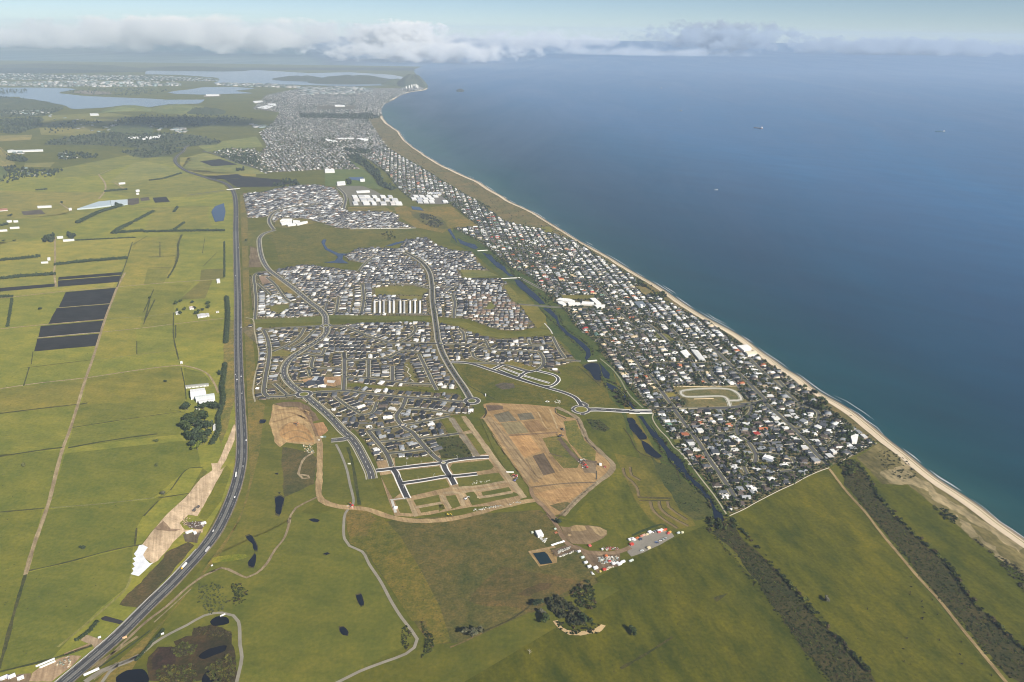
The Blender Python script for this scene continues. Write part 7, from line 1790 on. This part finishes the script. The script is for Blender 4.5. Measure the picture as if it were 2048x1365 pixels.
# the big white tank shed in the lower paddock
building('shed', 'Z 298,262 405,240 460,335 350,358', 4.5, 'big square white tank shed in the brown paddock above the square pond', 'shed', WH, (.7, .7, .7), ridge=0)
rz_p = YARD
for i, (x, y) in enumerate(((640, 495), (700, 475), (740, 460), (800, 445), (840, 430))):
    q = at('Z %d,%d' % (x, y)); root = empty('pipe_stack', (q[0], q[1], .2), rz_p, '%s stack of white pipes from the left, beside the dirt track' % ORD[i + 1], 'pipe stack', 'white pipe stacks')
    for k in range(4):
        b = MB(); b.cyl((0, (k - 1.5) * 1.1, .6), .5, -3, 3, 8, axis='x'); add('pipe', b.data('pipe', M['paint']), root, color=CW)
bt = Batch()
for s, n, cs in (('Z 690,620 880,560 990,530 1000,560 900,600 740,670', 60, [(.5, .49, .42), (.62, .6, .52), (.3, .3, .27)]), ('Z 760,720 900,660 1090,600 1100,625 900,690 790,735', 40, [(.62, .6, .52), (.4, .38, .33)]), ('Z 1500,740 1640,720 1900,720 1940,780 1620,870 1540,830', 130, [(.6, .6, .55), (.35, .4, .4), (.12, .18, .16), (.5, .4, .3)]), ('Z 1640,960 1800,900 1820,930 1700,990', 40, [(.5, .48, .4), (.3, .2, .12)]),
                 ('Z 1630,540 1900,540 1940,580 1660,600', 36, [(.6, .58, .5), (.4, .1, .08), (.3, .3, .3)]), ('Z 360,360 520,360 490,460 440,430', 34, [(.6, .6, .56), (.45, .45, .42)]), ('Z 1350,980 1440,1070 1400,1060', 16, [(.75, .75, .72)]), ('D 330,1225 640,1180 800,1145 830,1160 500,1220 340,1250', 60, [(.6, .6, .55), (.3, .3, .25), (.45, .45, .42)]), ('C 540,560 620,560 660,650 560,640', 60, [(.5, .35, .2), (.55, .52, .42), (.2, .2, .16)]),
                 ('D 300,940 520,925 500,950 320,970', 24, [(.5, .5, .4)]), ('W 760,1030 900,920 960,900 970,1050 840,1080', 40, [(.5, .42, .3), (.3, .25, .2), (.2, .25, .2)]), ('N 1120,420 1200,425 1190,460 1100,460', 30, [(.6, .6, .58), (.2, .2, .2), (.4, .35, .3)]), ('N 1080,395 1120,400 1090,450 1060,440', 24, [(.36, .26, .17)]), ('B 1480,1030 1530,1035 1520,1050 1485,1048', 16, [(.7, .7, .68)]), ('D 1400,720 1520,780 1520,810 1460,800', 18, [(.5, .5, .48), (.45, .06, .04)]),
                 ('D 750,860 810,880 800,920 740,910', 16, [(.6, .5, .48), (.4, .2, .18)]), ('C 980,1180 1060,1190 1060,1220 990,1215', 20, [(.55, .2, .15), (.6, .55, .5)]), ('D 1180,100 1240,110 1230,150 1170,140', 14, [(.6, .58, .52)])):
    P_ = np.array(pts(s)); k = 0
    while k < n:
        x, y = rng.uniform(P_[:, 0].min(), P_[:, 0].max()), rng.uniform(P_[:, 1].min(), P_[:, 1].max())
        if not inside(P_, [x], [y])[0]: continue
        bt.put(TB, x, y, .2, rng.choice((YARD, YARD + 1.57)) + rng.uniform(-.2, .2), rng.uniform(.4, 1.8), rng.uniform(.3, .8), rng.uniform(.5, 1.6), rng.choice(cs)); k += 1
bt.link('stacked_materials', M['paint'], 'loose stacks of building materials in the work yards')
# excavators
EXM = {}
b = MB()
for a in (-1.2, 1.2): b.box(a - .35, a + .35, -2, 2, 0, .9, top=.85, bottom=True)
EXM['track'] = b.data('track', M['paint']); b = MB(); b.box(-1.3, 1.3, -2.2, 1.4, 1.0, 2.3, bottom=True); EXM['body'] = b.data('body', M['paint']); b = MB(); b.box(-1.25, -.1, .2, 1.7, 2.3, 3.4, top=.9); EXM['cab'] = b.data('cab', M['glass'])
b = MB(); b.bar((.4, 1.2, 1.8), (.4, 4.4, 4.6), .5, .7); EXM['boom'] = b.data('boom', M['paint']); b = MB(); b.bar((.4, 4.4, 4.6), (.4, 7.0, 2.0), .4, .5); EXM['arm'] = b.data('arm', M['paint']); b = MB(); b.box(-.2, 1.0, 6.5, 7.6, .8, 2.0, top=.7, bottom=True); EXM['bucket'] = b.data('bucket', M['paint'])
for s, c, lab in (('D 1245,470', (.55, .28, .06), 'orange digger working at the top of the green strip in the earthworks'), ('D 1225,485', (.05, .05, .06), 'dark digger just left of the orange one in the earthworks'), ('D 1445,728', (.6, .6, .56), 'pale digger above the red machines in the earthworks'), ('D 1485,775', (.55, .05, .035), 'red digger at the right of the earthworks, upper of two'), ('D 1500,800', (.55, .05, .035), 'red digger at the right of the earthworks, lower of two'),
                  ('D 775,890', (.50, .08, .07), 'red and white machine beside the ditch between the earthworks'), ('D 765,938', (.16, .16, .3), 'blue machine beside the ditch, below the red and white one'), ('C 468,358', (.15, .10, .05), 'dark digger in the middle of the sandy mound'), ('C 490,354', (.45, .2, .08), 'orange digger at the right on top of the sandy mound'), ('N 1140,362', (.12, .11, .1), 'dark digger on the sandy strip, left of two'), ('N 1165,340', (.14, .12, .1), 'dark digger on the sandy strip, right of two'),
                  ('D 85,1285', (.6, .45, .05), 'yellow machine on the lower dirt track'), ('C 1045,1192', (.55, .06, .05), 'red machine where the path meets the haul road'), ('D 1250,410', (.13, .12, .12), 'grey machine above the orange digger in the earthworks'), ('D 262,1125', (.62, .62, .62), 'white utility truck between the unsealed lots')):
    x, y = at(s); root = empty('excavator', (x, y, lift(8, x, y)), rng.uniform(0, 6.28), lab, 'digger'); root.scale = (1.25,) * 3
    for k_, v in EXM.items(): add(k_, v, root, color={'track': (.03, .03, .03), 'cab': (.06, .07, .08), 'bucket': (.1, .1, .1)}.get(k_, c))
# light poles along the new streets
b = MB(); b.cyl((0, 0, 0), .22, 0, 9, 6, r2=.14); POLE = b.data('pole', M['paint']); b = MB(); b.bar((0, 0, 8.8), (2.2, 0, 9.2), .2); b.box(1.8, 3.0, -.25, .25, 9.1, 9.35, bottom=True); LAMP = b.data('lamp_head', M['paint'])
k = 0
LAMPS = ('C 1460,800', 'C 1600,785', 'C 1750,768', 'C 1880,750', 'C 1520,900', 'C 1570,1010', 'C 1720,930', 'C 1880,905', 'D 70,800', 'D 120,900', 'D 180,715', 'D 330,690')
for s in LAMPS:
    x, y = at(s); k += 1; root = empty('street_lamp', (x, y, .4), rng.uniform(0, 6.3), '%s grey street lamp from the left along the empty new streets' % ordn(1 + sum(pts(q)[0] < pts(s)[0] for q in LAMPS)), 'street lamp', 'street lamps of the empty new streets'); add('pole', POLE, root, color=(.5, .5, .5)); add('lamp_head', LAMP, root, color=(.55, .55, .55))
# low fence along the end of the beach town
def fence(s, label, color=(.42, .38, .31), h=1.8, step=2.4):
    p = smooth(pts(s), step); c = p[0]; root = empty('fence', (*c, .3), 0, label, 'fence')
    P_ = np.array(p) - np.array(c); b = MB()
    for i in range(len(P_) - 1): b.bar((*P_[i], h / 2), (*P_[i + 1], h / 2), .25, h)
    add('panel', b.data('panel', M['wall']), root, color=color); b = MB()
    for i in range(0, len(P_), 2): b.box(P_[i][0] - .2, P_[i][0] + .2, P_[i][1] - .2, P_[i][1] + .2, 0, h + .15)
    o = add('post', b.data('post', M['wall']), root, color=color); o['kind'] = 'stuff'
fence('V 540,975 740,885 890,800 1100,690 1240,620 1420,540', 'pale fence between the lower beach town houses and the pasture'); fence('V 1430,535 1600,440 1770,365 1900,320', 'pale fence between the pasture and the houses near the beach road'); fence('U 1480,1195 1700,1070 1900,950 2000,930', 'pale fence from the beach road end up towards the beach')
fence('F 735,690 1100,685 1395,682', 'cream wall along the far side of the new subdivision in the beach town', (.72, .58, .38)); fence('F 960,815 1160,810', 'cream wall across the middle of the new subdivision', (.7, .56, .36)); fence('F 800,912 1000,910', 'cream wall along the link street', (.7, .62, .42)); fence('E 1200,436 1480,432 1730,428', 'pale wall along the lower edge of the northern suburb', (.66, .64, .58))
# cattle
b = MB(); b.box(-.35, .35, -1.0, .9, .7, 1.45, top=.9, bottom=True); b.box(-.2, .2, .9, 1.6, 1.0, 1.55, top=.8, bottom=True)
for a in (-.25, .25):
    for c in (-.8, .7): b.box(a - .09, a + .09, c - .09, c + .09, 0, .72)
COW = b.data('cow', M['leaf'])
COWS = ('805,775', '805,830', '798,872', '865,912', '870,945', '925,903', '880,975', '870,1005', '868,1012', '955,985', '800,860', '560,955', '780,1120', '965,1130', '1090,1140', '760,1180', '765,1250', '1080,1210', '1090,1265', '1258,1330')
for s in COWS:
    x, y = at('I ' + s); o = add('cow', COW, loc=(x, y, .2), rz=rng.uniform(0, 6.28), color=(.02, .018, .016), scale=(1.3,) * 3); tag(o, '%s small dark cow from the top of the scattered herd on the right pasture' % ordn(1 + sum(int(q.split(',')[1]) < int(s.split(',')[1]) for q in COWS)), 'cow', 'cattle on the right hand pasture')
# ------------------------------------------------------------------ ships
def ship(px, py, L_, rz, hull, deck, label, cat='ship', blocks=True):
    x, y = G(px, py); root = empty('ship', (x, y, -1.2), rz, label, cat); w = L_ * .15; h = L_ * .06
    b = MB(); n = 9; S_ = []
    for k in range(n):
        t = k / (n - 1); yy = -L_ / 2 + L_ * t; ww = w / 2 * (min(1, (1 - t) * 4.0) ** .6) * (.85 if k == 0 else 1); S_.append((yy, ww))
    for k in range(n - 1):
        (y0, w0), (y1, w1) = S_[k], S_[k + 1]
        for sg in (-1, 1):
            q = [(sg * w0 * .85, y0, 0), (sg * w1 * .85, y1, 0), (sg * w1, y1, h), (sg * w0, y0, h)]; b.quad(*(q if sg > 0 else q[::-1]))
        b.quad((-w0, y0, h), (w0, y0, h), (w1, y1, h), (-w1, y1, h))
    b.quad((-S_[0][1], -L_ / 2, 0), (S_[0][1], -L_ / 2, 0), (S_[0][1], -L_ / 2, h), (-S_[0][1], -L_ / 2, h)); add('hull', b.data('hull', M['paint']), root, color=hull)
    b = MB(); b.box(-w * .42, w * .42, -L_ * .44, -L_ * .30, h, h + L_ * .11, top=.9); add('deckhouse', b.data('deckhouse', M['paint']), root, color=(.82, .82, .8))
    b = MB(); b.cyl((0, -L_ * .42, h), L_ * .02, L_ * .1, L_ * .15, 8); add('funnel', b.data('funnel', M['paint']), root, color=(.5, .12, .08))
    if blocks:
        for k in range(5): b = MB(); b.box(-w * .38, w * .38, -L_ * .25 + k * L_ * .125, -L_ * .25 + k * L_ * .125 + L_ * .1, h, h + L_ * .035); add('hatch', b.data('hatch', M['paint']), root, color=deck)
    return root
ship(1516, 257, 105, R(38), (.16, .05, .05), (.30, .32, .35), 'large anchored cargo ship with red hull and white deckhouse, biggest out at sea', 'cargo ship')
ship(1361, 222, 62, R(10), (.35, .35, .36), (.5, .5, .5), 'pale ship further out, left of the largest cargo ship', 'cargo ship'); ship(1321, 177, 70, R(20), (.4, .4, .4), (.5, .5, .5), 'tiny pale ship nearest the horizon', 'cargo ship'); ship(1880, 264, 95, R(52), (.05, .17, .22), (.1, .27, .32), 'ship with a blue green hull at the far right of the sea', 'cargo ship')
ship(1432, 380, 20, R(100), (.75, .75, .75), (.7, .7, .7), 'small white boat by itself in the middle of the sea', 'boat', False)
